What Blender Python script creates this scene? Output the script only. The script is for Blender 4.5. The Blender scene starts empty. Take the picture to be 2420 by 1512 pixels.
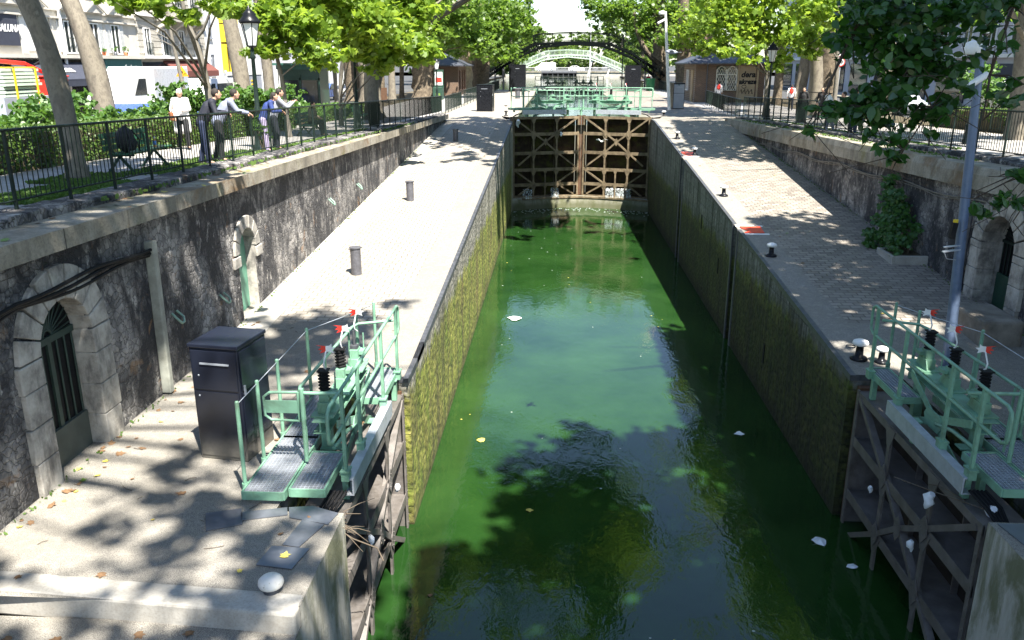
import bpy, bmesh, math, random
import numpy as np
from mathutils import Vector, Matrix
R = math.radians
scene = bpy.context.scene
col = scene.collection
# ------------------------------------------------------------------ camera, sky, sun, exposure
cam_d = bpy.data.cameras.new("camera"); cam = bpy.data.objects.new("camera", cam_d); col.objects.link(cam)
cam.location = (0, 0, 8.1)
cam.rotation_euler = (math.pi/2 - math.atan(606/1953), 0, math.atan(108/math.hypot(606, 1953)))
cam_d.lens = 36*1953/2420; cam_d.sensor_width = 36; cam_d.clip_end = 3000; cam_d.clip_start = 0.1
scene.camera = cam
SUN = Vector((0.30, -0.50, 1.0)).normalized()          # towards the sun
world = bpy.data.worlds.new("World"); scene.world = world; world.use_nodes = True
wn = world.node_tree.nodes; bgn = wn["Background"]
sky = wn.new("ShaderNodeTexSky"); sky.sky_type = 'NISHITA'; sky.sun_disc = False
sky.sun_elevation = math.asin(SUN.z); sky.sun_rotation = math.atan2(SUN.x, SUN.y)
sky.air_density = 1.0; sky.dust_density = 0.5; sky.ozone_density = 2.0
world.node_tree.links.new(sky.outputs[0], bgn.inputs[0]); bgn.inputs[1].default_value = 0.078
sl = bpy.data.lights.new("sun", 'SUN'); sl.energy = 5.0; sl.angle = R(0.53); sl.color = (1.0, 0.95, 0.86)
so = bpy.data.objects.new("sun", sl); col.objects.link(so)
so.rotation_euler = SUN.to_track_quat('Z', 'Y').to_euler()
scene.view_settings.view_transform = 'Standard'; scene.view_settings.look = 'None'
scene.view_settings.exposure = 1.88; scene.view_settings.gamma = 1.0
scene.cycles.max_bounces = 6; scene.cycles.transparent_max_bounces = 12
scene.cycles.diffuse_bounces = 3; scene.cycles.glossy_bounces = 3; scene.cycles.transmission_bounces = 4
scene.cycles.caustics_reflective = False; scene.cycles.caustics_refractive = False
scene.cycles.sample_clamp_indirect = 4.0

# ------------------------------------------------------------------ helpers
def link(o):
    col.objects.link(o); return o
def tag(o, label=None, cat=None, group=None, kind=None):
    if label: o['label'] = label
    if cat: o['category'] = cat
    if group: o['group'] = group
    if kind: o['kind'] = kind
    return o
def thing(name, label, cat, loc=(0, 0, 0), rotz=0.0, group=None):
    o = link(bpy.data.objects.new(name, None)); o.location = loc; o.rotation_euler = (0, 0, rotz)
    o.empty_display_size = 0.2
    return tag(o, label, cat, group)
def root_of(o):
    while o.parent: o = o.parent
    return o
class MB:
    """collects polygons in world (or local) coordinates; build() links them as ONE mesh object"""
    def __init__(s): s.v = []; s.f = []; s.sm = []
    def add(s, vs, fs, smooth=False):
        b = len(s.v); s.v += [tuple(p) for p in vs]
        for f in fs: s.f.append(tuple(b+i for i in f)); s.sm.append(smooth)
        return s
    def quad(s, a, b, c, d): return s.add([a, b, c, d], [(0, 1, 2, 3)])
    def poly(s, pts): return s.add(pts, [tuple(range(len(pts)))])
    def box(s, x0, x1, y0, y1, z0, z1):
        return s.add([(x0,y0,z0),(x1,y0,z0),(x1,y1,z0),(x0,y1,z0),(x0,y0,z1),(x1,y0,z1),(x1,y1,z1),(x0,y1,z1)],
                     [(0,3,2,1),(4,5,6,7),(0,1,5,4),(1,2,6,5),(2,3,7,6),(3,0,4,7)])
    def bar(s, p, q, w, h, up=(0, 0, 1)):
        p, q, up = Vector(p), Vector(q), Vector(up); d = (q-p)
        if d.length < 1e-6: return s
        d.normalize()
        if abs(d.dot(up)) > .98: up = Vector((0, 1, 0)) if abs(d.y) < .9 else Vector((1, 0, 0))
        a = d.cross(up).normalized()*w/2; b = a.cross(d).normalized()*h/2
        vs = [p-a-b, p+a-b, p+a+b, p-a+b, q-a-b, q+a-b, q+a+b, q-a+b]
        return s.add(vs, [(0,1,2,3),(7,6,5,4),(1,0,4,5),(2,1,5,6),(3,2,6,7),(0,3,7,4)])
    def tube(s, pts, r, n=8, cap=True):
        pts = [Vector(p) for p in pts]; m = len(pts)
        rs = r if isinstance(r, (list, tuple)) else [r]*m
        vs = []; prev = None
        for i, p in enumerate(pts):
            d = (pts[min(i+1, m-1)]-pts[max(i-1, 0)])
            d = d.normalized() if d.length > 1e-9 else Vector((0,0,1))
            if prev is None:
                ref = Vector((0, 0, 1)) if abs(d.z) < .9 else Vector((1, 0, 0))
                a = d.cross(ref).normalized()
            else:
                a = (prev - d*prev.dot(d)); a = a.normalized() if a.length > 1e-6 else d.orthogonal().normalized()
            prev = a; b = d.cross(a)
            for k in range(n):
                t = 2*math.pi*k/n; vs.append(p+(a*math.cos(t)+b*math.sin(t))*rs[i])
        fs = []
        for i in range(m-1):
            for k in range(n):
                k2 = (k+1) % n; fs.append((i*n+k, i*n+k2, (i+1)*n+k2, (i+1)*n+k))
        s.add(vs, fs, True)
        if cap:
            s.add(vs[:n], [tuple(reversed(range(n)))]); s.add(vs[-n:], [tuple(range(n))])
        return s
    def cyl(s, p, q, r, r2=None, n=12): return s.tube([p, q], [r, r if r2 is None else r2], n)
    def lathe(s, prof, c=(0, 0, 0), n=16, smooth=True):
        vs = []; cx, cy, cz = c; m = len(prof)
        for r, z in prof:
            for k in range(n):
                t = 2*math.pi*k/n; vs.append((cx+r*math.cos(t), cy+r*math.sin(t), cz+z))
        fs = [(i*n+k, i*n+(k+1) % n, (i+1)*n+(k+1) % n, (i+1)*n+k) for i in range(m-1) for k in range(n)]
        s.add(vs, fs, smooth)
        if prof[-1][0] > 1e-4: s.add(vs[-n:], [tuple(range(n))])
        return s
    def ell(s, c, r, n=10, m=7):
        vs = []; fs = []
        for i in range(m+1):
            ph = math.pi*i/m
            for k in range(n):
                t = 2*math.pi*k/n
                vs.append((c[0]+r[0]*math.sin(ph)*math.cos(t), c[1]+r[1]*math.sin(ph)*math.sin(t), c[2]+r[2]*math.cos(ph)))
        for i in range(m):
            for k in range(n): fs.append((i*n+k, (i+1)*n+k, (i+1)*n+(k+1) % n, i*n+(k+1) % n))
        return s.add(vs, fs, True)
    def prism(s, poly, d):
        """poly: 3-D planar outline, d: extrusion vector"""
        n = len(poly); d = Vector(d); a = [Vector(p) for p in poly]; b = [p+d for p in a]
        fs = [tuple(reversed(range(n))), tuple(range(n, 2*n))]+[(i, (i+1) % n, n+(i+1) % n, n+i) for i in range(n)]
        return s.add(a+b, fs)
    def xform(s, M):
        s.v = [tuple(M @ Vector(p)) for p in s.v]; return s
    def build(s, name, mat, parent=None, world=True, bevel=0.0, label=None):
        me = bpy.data.meshes.new(name)
        off = Vector((0, 0, 0))
        if parent is not None and world:
            p = parent
            while p: off = off + p.location; p = p.parent
        me.from_pydata([(x-off.x, y-off.y, z-off.z) for x, y, z in s.v], [], s.f)
        me.polygons.foreach_set("use_smooth", s.sm)
        bm = bmesh.new(); bm.from_mesh(me); bmesh.ops.recalc_face_normals(bm, faces=bm.faces); bm.to_mesh(me); bm.free()
        o = bpy.data.objects.new(name, me); link(o)
        if mat: me.materials.append(mat)
        if parent is not None: o.parent = parent
        if bevel:
            b = o.modifiers.new("bevel", 'BEVEL'); b.width = bevel; b.segments = 2; b.limit_method = 'ANGLE'; b.angle_limit = R(40)
        if label: o['label'] = label
        return o
def copy_tree(o, parent=None):
    c = o.copy(); col.objects.link(c)
    if parent is not None: c.parent = parent
    for ch in list(o.children): copy_tree(ch, c)
    return c
def lerp(a, b, t): return a+(b-a)*t

# ------------------------------------------------------------------ materials
class NT:
    def __init__(s, name):
        s.m = bpy.data.materials.new(name); s.m.use_nodes = True
        s.t = s.m.node_tree; s.n = s.t.nodes; s.b = s.n["Principled BSDF"]; s.co = s.n.new("ShaderNodeTexCoord").outputs["Object"]
    def N(s, t): return s.n.new(t)
    def L(s, a, b): s.t.links.new(a, b)
    def mapped(s, scale=(1, 1, 1), rot=(0, 0, 0), src=None):
        m = s.N("ShaderNodeMapping"); m.inputs["Scale"].default_value = scale; m.inputs["Rotation"].default_value = rot
        s.L(src or s.co, m.inputs[0]); return m.outputs[0]
    def noise(s, scale, detail=4, rough=.6, vec=None, dist=0.0):
        t = s.N("ShaderNodeTexNoise"); t.inputs["Scale"].default_value = scale; t.inputs["Detail"].default_value = detail
        t.inputs["Roughness"].default_value = rough; t.inputs["Distortion"].default_value = dist
        s.L(vec or s.co, t.inputs["Vector"]); return t.outputs["Fac"]
    def vor(s, scale, feat='F1', vec=None, out="Distance", rnd=1.0):
        t = s.N("ShaderNodeTexVoronoi"); t.feature = feat; t.inputs["Scale"].default_value = scale
        t.inputs["Randomness"].default_value = rnd
        s.L(vec or s.co, t.inputs["Vector"]); return t.outputs[out]
    def ramp(s, fac, stops, interp='LINEAR'):
        r = s.N("ShaderNodeValToRGB"); r.color_ramp.interpolation = interp; e = r.color_ramp.elements
        while len(e) < len(stops): e.new(0.5)
        for el, (p, c) in zip(e, stops):
            el.position = p; el.color = (c, c, c, 1) if isinstance(c, (int, float)) else (*c, 1)
        s.L(fac, r.inputs[0]); return r.outputs[0]
    def mix(s, fac, a, b, mode='MIX'):
        m = s.N("ShaderNodeMix"); m.data_type = 'RGBA'; m.blend_type = mode; m.clamp_factor = True
        for v, i in ((fac, 0), (a, 6), (b, 7)):
            if isinstance(v, (int, float)) and i == 0: m.inputs[0].default_value = v
            elif isinstance(v, (int, float)): m.inputs[i].default_value = (v, v, v, 1)
            elif isinstance(v, tuple): m.inputs[i].default_value = (*v, 1)
            else: s.L(v, m.inputs[i])
        return m.outputs[2]
    def math(s, op, a, b=0.0, clamp=False):
        m = s.N("ShaderNodeMath"); m.operation = op; m.use_clamp = clamp
        for v, i in ((a, 0), (b, 1)):
            if isinstance(v, (int, float)): m.inputs[i].default_value = v
            else: s.L(v, m.inputs[i])
        return m.outputs[0]
    def xyz(s, src=None):
        x = s.N("ShaderNodeSeparateXYZ"); s.L(src or s.co, x.inputs[0]); return x.outputs
    def bump(s, h, strength=.4, dist=.02, prev=None):
        b = s.N("ShaderNodeBump"); b.inputs["Strength"].default_value = strength; b.inputs["Distance"].default_value = dist
        s.L(h, b.inputs["Height"])
        if prev is not None: s.L(prev, b.inputs["Normal"])
        s.L(b.outputs[0], s.b.inputs["Normal"]); return b.outputs[0]
    def done(s, colr=None, rough=.6, metal=0.0, spec=None):
        if colr is not None:
            if isinstance(colr, tuple): s.b.inputs["Base Color"].default_value = (*colr, 1)
            else: s.L(colr, s.b.inputs["Base Color"])
        if isinstance(rough, (int, float)): s.b.inputs["Roughness"].default_value = rough
        else: s.L(rough, s.b.inputs["Roughness"])
        s.b.inputs["Metallic"].default_value = metal
        if spec is not None: s.b.inputs["Specular IOR Level"].default_value = spec
        return s.m
def plain(name, c, rough=.55, metal=0.0, var=.25, scale=6.0, dirt=0.0, bump=0.0):
    t = NT(name); n = t.noise(scale, 5, .65)
    lo = tuple(x*(1-var) for x in c); hi = tuple(min(1, x*(1+var*.7)) for x in c)
    cc = t.ramp(n, [(.3, lo), (.7, hi)])
    if dirt:
        d = t.ramp(t.noise(scale*.35, 6, .7, dist=.6), [(.48, 0.0), (.68, 1.0)])
        cc = t.mix(t.math('MULTIPLY', d, dirt), cc, (.07, .055, .035))
    if bump: t.bump(t.noise(scale*6, 4, .6), bump, .01)
    return t.done(cc, t.ramp(t.noise(scale*2, 3), [(.3, max(.05, rough-.1)), (.7, min(1, rough+.12))]), metal)
M = {}
def make_materials():
    # fine aggregate concrete
    t = NT("concrete"); g = t.vor(95); n = t.noise(1.1, 6, .62); n2 = t.noise(9, 5, .7)
    c = t.ramp(g, [(.05, (.44, .415, .365)), (.42, (.25, .234, .205)), (.75, (.12, .112, .10))])
    c = t.mix(t.ramp(n, [(.35, 0.0), (.7, .6)]), c, (.19, .172, .14)); c = t.mix(t.ramp(n2, [(.5, 0.0), (.75, .5)]), c, (.38, .35, .30))
    t.bump(g, .35, .006); M['concrete'] = t.done(c, .85)
    # smooth stone kerbs
    t = NT("smooth_stone"); n = t.noise(2.2, 6, .65); n2 = t.noise(40, 4, .7)
    c = t.ramp(n, [(.3, (.30, .28, .245)), (.55, (.42, .40, .36)), (.75, (.50, .48, .44))])
    c = t.mix(t.ramp(n2, [(.45, 0.0), (.75, .55)]), c, (.2, .18, .15)); t.bump(n2, .2, .006); M['smooth_stone'] = t.done(c, .8)
    # cobbles: staggered setts with wobble
    t = NT("cobbles"); w = t.N("ShaderNodeTexNoise"); w.inputs["Scale"].default_value = 1.6; t.L(t.co, w.inputs["Vector"])
    vm = t.N("ShaderNodeVectorMath"); vm.operation = 'SCALE'; vm.inputs[3].default_value = .12; t.L(w.outputs["Color"], vm.inputs[0])
    va = t.N("ShaderNodeVectorMath"); va.operation = 'ADD'; t.L(t.co, va.inputs[0]); t.L(vm.outputs[0], va.inputs[1])
    br = t.N("ShaderNodeTexBrick"); br.offset = .5; br.squash = 1.0; t.L(va.outputs[0], br.inputs["Vector"])
    for k, v in (("Scale", 1.0), ("Mortar Size", .016), ("Mortar Smooth", .35), ("Bias", 0.0), ("Brick Width", .27), ("Row Height", .17)): br.inputs[k].default_value = v
    br.inputs["Color1"].default_value = (.31, .275, .235, 1); br.inputs["Color2"].default_value = (.15, .13, .112, 1); br.inputs["Mortar"].default_value = (.055, .046, .034, 1)
    c = t.mix(t.ramp(t.noise(.7, 5, .6), [(.35, 0.0), (.7, .55)]), br.outputs["Color"], (.26, .235, .20))
    c = t.mix(t.ramp(t.noise(30, 4, .7), [(.5, 0.0), (.8, .4)]), c, (.1, .09, .075))
    h = t.math('SUBTRACT', 1.0, br.outputs["Fac"]); t.bump(t.math('ADD', h, t.math('MULTIPLY', t.noise(22, 3), .25)), .55, .02); M['cobbles'] = t.done(c, .72)
    M['cobbles_pale'] = M['cobbles'].copy(); M['cobbles_pale'].name = 'cobbles_pale'  # dusty paler setts for the left quay, sun glare also put into the colour
    bq = next(n for n in M['cobbles_pale'].node_tree.nodes if n.type == 'TEX_BRICK')
    bq.inputs['Color1'].default_value = (.38, .35, .305, 1); bq.inputs['Color2'].default_value = (.26, .235, .20, 1); bq.inputs['Mortar'].default_value = (.13, .11, .085, 1)
    # rubble masonry, soot-stained
    t = NT("rubble_stone"); sc = t.mapped((1, 1, 1.25))
    w = t.N("ShaderNodeTexNoise"); w.inputs["Scale"].default_value = 4.5; w.inputs["Detail"].default_value = 5; t.L(sc, w.inputs["Vector"])
    vm = t.N("ShaderNodeVectorMath"); vm.operation = 'SCALE'; vm.inputs[3].default_value = .22; t.L(w.outputs["Color"], vm.inputs[0])
    va = t.N("ShaderNodeVectorMath"); va.operation = 'ADD'; t.L(sc, va.inputs[0]); t.L(vm.outputs[0], va.inputs[1])
    e = t.vor(7.2, 'DISTANCE_TO_EDGE', va.outputs[0]); cid = t.vor(7.2, 'F1', va.outputs[0], "Color"); f1 = t.vor(13, 'F1', va.outputs[0])
    st = t.mix(t.ramp(t.N("ShaderNodeSeparateColor").outputs[0] if False else cid, [(0, 0.0), (1, 1.0)]), (.15, .145, .145), (.46, .43, .40))
    c = t.mix(t.ramp(e, [(.005, 0.0), (.05, 1.0)]), (.05, .047, .043), st)
    soot = t.noise(1.15, 9, .74, t.mapped((1, 1, .5)), .3); streak = t.noise(4.5, 8, .74, t.mapped((1, 1, .55)))
    c = t.mix(t.ramp(soot, [(.46, .97), (.62, .06)]), c, (.022, .022, .026))
    c = t.mix(t.ramp(streak, [(.57, 0.0), (.66, .85)]), c, (.52, .49, .45))
    c = t.mix(t.ramp(t.noise(1.9, 4, .6, dist=1.0), [(.62, 0.0), (.72, .5)]), c, (.30, .165, .07))
    hh = t.math('ADD', t.ramp(e, [(0, 0.0), (.14, 1.0)]), t.math('MULTIPLY', f1, .5)); b1 = t.bump(hh, .6, .03)
    t.bump(t.noise(35, 5, .7), .5, .02, b1); M['rubble'] = t.done(c, .85)
    # coping stone
    t = NT("coping_stone"); x = t.xyz(); n = t.noise(1.3, 6, .65); j = t.noise(28, 4, .7); lg = t.noise(.55, 5, .7, dist=.5)
    c = t.ramp(n, [(.3, (.16, .14, .10)), (.5, (.30, .27, .215)), (.72, (.42, .39, .33))])
    c = t.mix(t.ramp(lg, [(.55, 0.0), (.66, .8)]), c, (.17, .095, .035)); c = t.mix(t.ramp(t.noise(.9, 5, .7), [(.56, 0.0), (.70, .7)]), c, (.16, .155, .045))
    c = t.mix(t.ramp(j, [(.45, 0.0), (.7, .5)]), c, (.08, .07, .055)); c = t.mix(t.ramp(t.noise(3, 6, .6, t.mapped((1, 1, .2))), [(.5, 0.0), (.7, .6)]), c, (.09, .08, .065))
    y = t.math('FRACT', t.math('MULTIPLY', x[1], .62)); c = t.mix(t.ramp(y, [(.0, .8), (.012, 0.0)]), c, (.05, .045, .04))
    t.bump(j, .5, .02); M['coping'] = t.done(c, .88)
    # lock chamber wall: bare render above, weed below
    t = NT("lock_wall_stone"); x = t.xyz(); jag = t.math('MULTIPLY', t.math('SUBTRACT', t.noise(2.0, 6, .7, t.mapped((1, 1, .25))), .5), 1.5)
    zz = t.math('ADD', x[2], jag); n = t.noise(5, 6, .7); lump = t.vor(7.5, 'SMOOTH_F1', t.mapped((1, 1, 1.3)))
    dry = t.ramp(n, [(.3, (.16, .15, .13)), (.7, (.46, .44, .40))]); dry = t.mix(t.ramp(t.noise(3.2, 6, .6, t.mapped((1, 1, .1))), [(.46, 0.0), (.62, .85)]), dry, (.10, .095, .085))
    weed = t.ramp(t.noise(4.2, 9, .78), [(.30, (.015, .02, .006)), (.40, (.12, .145, .015)), (.54, (.32, .32, .06)), (.70, (.52, .43, .19))])
    weed = t.mix(t.ramp(t.noise(2.2, 6, .65, t.mapped((1, 1, .3))), [(.46, .0), (.62, .8)]), weed, (.13, .20, .015)); weed = t.mix(t.ramp(t.noise(.8, 6, .7, t.mapped((1, 1, .5))), [(.5, 0.0), (.66, .7)]), weed, (.13, .085, .04))
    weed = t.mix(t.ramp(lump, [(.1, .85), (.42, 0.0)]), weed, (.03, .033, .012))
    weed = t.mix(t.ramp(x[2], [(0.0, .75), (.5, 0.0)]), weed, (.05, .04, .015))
    c = t.mix(t.ramp(zz, [(.0, 0.0), (1.0, 1.0)]) if False else t.math('SMOOTH_MIN', t.math('MULTIPLY', t.math('SUBTRACT', zz, 2.52), 4.0, True), 1.0), weed, dry)
    cb = t.N("ShaderNodeCombineXYZ"); t.L(x[1], cb.inputs[0]); t.L(x[2], cb.inputs[1]); bk = t.N("ShaderNodeTexBrick"); t.L(cb.outputs[0], bk.inputs["Vector"])
    for k, v in (("Scale", 1.0), ("Mortar Size", .018), ("Mortar Smooth", .6), ("Brick Width", .72), ("Row Height", .36)): bk.inputs[k].default_value = v
    bk.inputs["Color1"].default_value = (1, 1, 1, 1); bk.inputs["Color2"].default_value = (.62, .62, .62, 1); bk.inputs["Mortar"].default_value = (.35, .35, .35, 1)
    c = t.mix(.75, c, bk.outputs["Color"], 'MULTIPLY'); c = t.mix(t.ramp(t.noise(1.6, 7, .7, t.mapped((1, 1, .13))), [(.52, 0.0), (.64, .75)]), c, (.028, .032, .012))
    b0 = t.bump(t.math('SUBTRACT', 1.0, bk.outputs["Fac"]), .5, .02)
    b1 = t.bump(lump, .8, .05, b0); t.bump(t.noise(26, 5, .75), .7, .03, b1); M['lockwall'] = t.done(c, .85)
    M['lockwall'].name = 'lock_wall_stone'
    W2 = M['lockwall'].copy(); W2.name = 'lock_wall_shaded'; M['lockwall_shaded'] = W2  # damp weed and the right wall's shade both put into this darker copy
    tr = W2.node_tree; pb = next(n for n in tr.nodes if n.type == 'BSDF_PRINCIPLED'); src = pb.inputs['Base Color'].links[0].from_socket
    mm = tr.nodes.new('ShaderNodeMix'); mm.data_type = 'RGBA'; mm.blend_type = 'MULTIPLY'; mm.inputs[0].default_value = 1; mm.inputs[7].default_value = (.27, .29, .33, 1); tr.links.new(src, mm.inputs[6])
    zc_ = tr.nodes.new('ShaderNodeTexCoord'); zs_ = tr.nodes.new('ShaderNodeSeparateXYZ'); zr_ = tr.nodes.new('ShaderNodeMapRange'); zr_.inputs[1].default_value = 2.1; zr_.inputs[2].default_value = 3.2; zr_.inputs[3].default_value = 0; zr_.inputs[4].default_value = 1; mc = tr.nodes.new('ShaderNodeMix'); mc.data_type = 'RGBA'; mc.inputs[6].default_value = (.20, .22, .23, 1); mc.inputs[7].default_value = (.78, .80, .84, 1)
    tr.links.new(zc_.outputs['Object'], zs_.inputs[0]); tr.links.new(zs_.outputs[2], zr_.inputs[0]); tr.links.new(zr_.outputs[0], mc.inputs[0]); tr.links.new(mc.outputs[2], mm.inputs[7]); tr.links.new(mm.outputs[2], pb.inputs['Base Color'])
    # pale stained concrete wall
    t = NT("pale_render"); n = t.noise(3.5, 6, .7, t.mapped((1, 1, .18))); x = t.xyz()
    c = t.ramp(n, [(.3, (.20, .19, .13)), (.5, (.42, .40, .34)), (.72, (.55, .53, .48))]); c = t.mix(t.ramp(t.noise(1.4, 6, .7, t.mapped((1, 1, .4)), .8), [(.5, 0.0), (.64, .8)]), c, (.11, .12, .045))
    c = t.mix(t.ramp(x[2], [(.2, .9), (2.2, 0.0)]), c, (.055, .06, .02)); t.bump(t.noise(12, 6, .7), .6, .03); M['pale_render'] = t.done(c, .85)
    t = NT("arch_stone"); n = t.noise(2.4, 6, .7); c = t.ramp(n, [(.32, (.13, .12, .11)), (.5, (.36, .335, .295)), (.72, (.54, .51, .46))]); c = t.mix(t.ramp(t.noise(4, 5, .65, t.mapped((1, 1, .3))), [(.52, 0.0), (.68, .8)]), c, (.10, .095, .09)); t.bump(t.noise(24, 5, .7), .55, .02); M['arch_stone'] = t.done(c, .85)
    # promenade paving
    t = NT("paving"); br = t.N("ShaderNodeTexBrick"); t.L(t.co, br.inputs["Vector"])
    for k, v in (("Scale", 1.0), ("Mortar Size", .008), ("Brick Width", .30), ("Row Height", .18)): br.inputs[k].default_value = v
    br.inputs["Color1"].default_value = (.40, .385, .37, 1); br.inputs["Color2"].default_value = (.29, .28, .27, 1); br.inputs["Mortar"].default_value = (.13, .12, .11, 1)
    c = t.mix(t.ramp(t.noise(1.2, 5, .6), [(.35, 0.0), (.75, .6)]), br.outputs["Color"], (.25, .225, .19)); t.bump(t.noise(30, 4), .25, .008); M['paving'] = t.done(c, .8)
    t = NT("asphalt"); c = t.ramp(t.noise(60, 4, .7), [(.3, .035), (.7, .075)]); t.bump(t.noise(90, 3), .3, .006); M['asphalt'] = t.done(c, .85)
    t = NT("earth"); c = t.ramp(t.noise(7, 6, .7), [(.3, (.05, .04, .022)), (.7, (.13, .105, .06))]); t.bump(t.noise(30, 5), .5, .02); M['earth'] = t.done(c, .95)
    # water
    def water(name, deep, paler, rip, bs):  # two water tones mixed at random by noise
        t = NT(name); v = t.mapped((1.0, .55, 1))
        a = t.noise(3.4, 3, .55, v, .6); b = t.noise(9, 3, .6, v, .3); cc = t.noise(.9, 2, .5, v)
        h = t.math('ADD', t.math('ADD', t.math('MULTIPLY', a, .55), t.math('MULTIPLY', b, .22)), t.math('MULTIPLY', cc, .7))
        t.bump(h, rip, bs); t.b.inputs["IOR"].default_value = 1.55
        return t.done(t.ramp(t.noise(.35, 5, .6), [(.3, deep), (.7, paler)]), .035)
    M['water'] = water("lock_water", (.006, .026, .005), (.019, .056, .012), .20, .045)
    M['water_far'] = water("basin_water", (.03, .05, .035), (.045, .07, .05), .45, .05)
    # metals, paints
    M['green'] = plain("pale_green_paint", (.19, .37, .255), .45, 0, .16, 7, .45)
    M['dkgreen'] = plain("dark_green_paint", (.018, .055, .035), .4, 0, .3, 8)
    M['fence'] = plain("black_green_paint", (.014, .024, .020), .38, 0, .3, 14)
    M['black'] = plain("black_paint", (.010, .011, .014), .3, 0, .35, 5)
    M['rubber'] = plain("black_rubber", (.012, .012, .013), .6)
    t = NT("cabinet_black"); x = t.xyz(); n = t.noise(3, 6, .7); c = t.mix(t.math('MULTIPLY', t.ramp(x[2], [(0.0, 1.0), (.42, 0.0)]), t.ramp(n, [(.3, .35), (.7, 1.0)])), (.012, .015, .026), (.20, .185, .15)); M['cab_black'] = t.done(c, .22)
    M['cab_grey'] = plain("cabinet_grey", (.30, .32, .37), .45, 0, .1, 3)
    M['steel'] = plain("galvanised", (.46, .49, .54), .4, .35, .2, 9)
    M['bluepole'] = plain("galvanised_blue", (.13, .18, .28), .4, .3, .18, 7)
    M['gate_steel'] = plain("muddy_gate_steel", (.155, .14, .13), .55, .15, .35, 5, .5, .4)
    M['gate_far'] = plain("mossy_gate_steel", (.20, .155, .10), .7, 0, .5, 4, .7, .5)
    t = NT("gate_plate"); n = t.noise(2.2, 6, .7); c = t.ramp(n, [(.3, (.012, .010, .007)), (.5, (.045, .03, .018)), (.62, (.055, .06, .012)), (.78, (.12, .075, .04))]); t.bump(t.noise(18, 5), .4, .02); M['gate_plate'] = t.done(c, .75)
    t = NT("gate_plate_near"); n = t.noise(2.0, 6, .7); c = t.ramp(n, [(.3, (.010, .009, .009)), (.58, (.04, .032, .027)), (.74, (.14, .075, .02))]); M['gate_plate2'] = t.done(c, .6)
    M['white'] = plain("white_paint", (.78, .78, .76), .45, 0, .08, 7, .08)
    M['red'] = plain("red_paint", (.62, .035, .022), .4, 0, .12)
    M['redplate'] = plain("red_plate", (.70, .075, .035), .5, 0, .1, 3)
    M['iron'] = plain("cast_iron", (.12, .12, .135), .5, .3, .3, 8, .3)
    M['darkiron'] = plain("edge_iron", (.10, .105, .12), .5, .4, .4, 8, .3)
    M['checker'] = plain("checker_plate", (.19, .205, .235), .38, .55, .2, 5, .2)
    M['slate'] = plain("slate_roof", (.055, .06, .075), .5, 0, .35, 4)
    M['yellow'] = plain("yellow_paint", (.75, .52, .02), .45, 0, .1)
    M['orange'] = plain("orange_paint", (.85, .28, .02), .45, 0, .1)
    M['wood'] = plain("bench_green_wood", (.022, .10, .045), .45, 0, .25, 12)
    M['brown'] = plain("brown_wood", (.10, .05, .025), .6, 0, .3, 9)
    t = NT("dark_glass"); M['glass'] = t.done((.03, .035, .04), .06)
    t = NT("pale_glass"); M['paleglass'] = t.done((.42, .45, .48), .15)
    t = NT("lantern_glass"); M['lantern'] = t.done((.70, .72, .70), .35)
    M['cream'] = plain("cream_facade", (.56, .525, .46), .8, 0, .12, 1.2, .12)
    M['stonef'] = plain("stone_facade", (.46, .43, .37), .8, 0, .15, 1.2, .15)
    M['whitef'] = plain("white_facade", (.72, .72, .71), .75, 0, .06, 1)
    M['shutter'] = plain("shutter_white", (.66, .66, .64), .6, 0, .06)
    M['lilac'] = plain("pale_facade", (.50, .50, .54), .8, 0, .1, 1)
    M['blueblack'] = plain("slate_canvas", (.035, .04, .06), .7, 0, .2)
    M['teal'] = plain("teal_shopfront", (.035, .12, .115), .5, 0, .2)
    M['maroon'] = plain("maroon_canvas", (.14, .045, .035), .8, 0, .2)
    M['terra'] = plain("terracotta", (.45, .13, .05), .8)
    t = NT("brown_brick"); br = t.N("ShaderNodeTexBrick"); mp = t.mapped((1, 1, 1), (R(90), 0, 0)); t.L(mp, br.inputs["Vector"])
    for k, v in (("Scale", 1.0), ("Mortar Size", .01), ("Brick Width", .22), ("Row Height", .075)): br.inputs[k].default_value = v
    br.inputs["Color1"].default_value = (.16, .085, .05, 1); br.inputs["Color2"].default_value = (.10, .055, .035, 1); br.inputs["Mortar"].default_value = (.2, .17, .13, 1)
    M['brick'] = t.done(br.outputs[0], .85)
    M['brick_pale'] = plain("buff_render", (.38, .29, .18), .85, 0, .2, 2)
    M['paper'] = plain("litter_white", (.75, .77, .80), .6, 0, .1)
    M['dryleaf'] = plain("dry_leaf", (.19, .11, .055), .8, 0, .4, 3)
    M['yleaf'] = plain("yellow_leaf", (.55, .45, .09), .7, 0, .3, 3)
    M['gleaf'] = plain("green_leaf", (.13, .22, .04), .6, 0, .3, 3)
    M['twig'] = plain("twig_wood", (.11, .085, .06), .85, 0, .3, 9)
    t = NT("falling_water"); al = t.ramp(t.noise(26, 4, .7, t.mapped((1, 1, .12))), [(.46, 0.0), (.62, .75)]); t.b.inputs["Base Color"].default_value = (.62, .68, .68, 1); t.b.inputs["Roughness"].default_value = .3; t.L(al, t.b.inputs["Alpha"]); M['falling'] = t.m
    M['froth'] = plain("white_froth", (.45, .50, .48), .5, 0, .2, 12)
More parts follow.
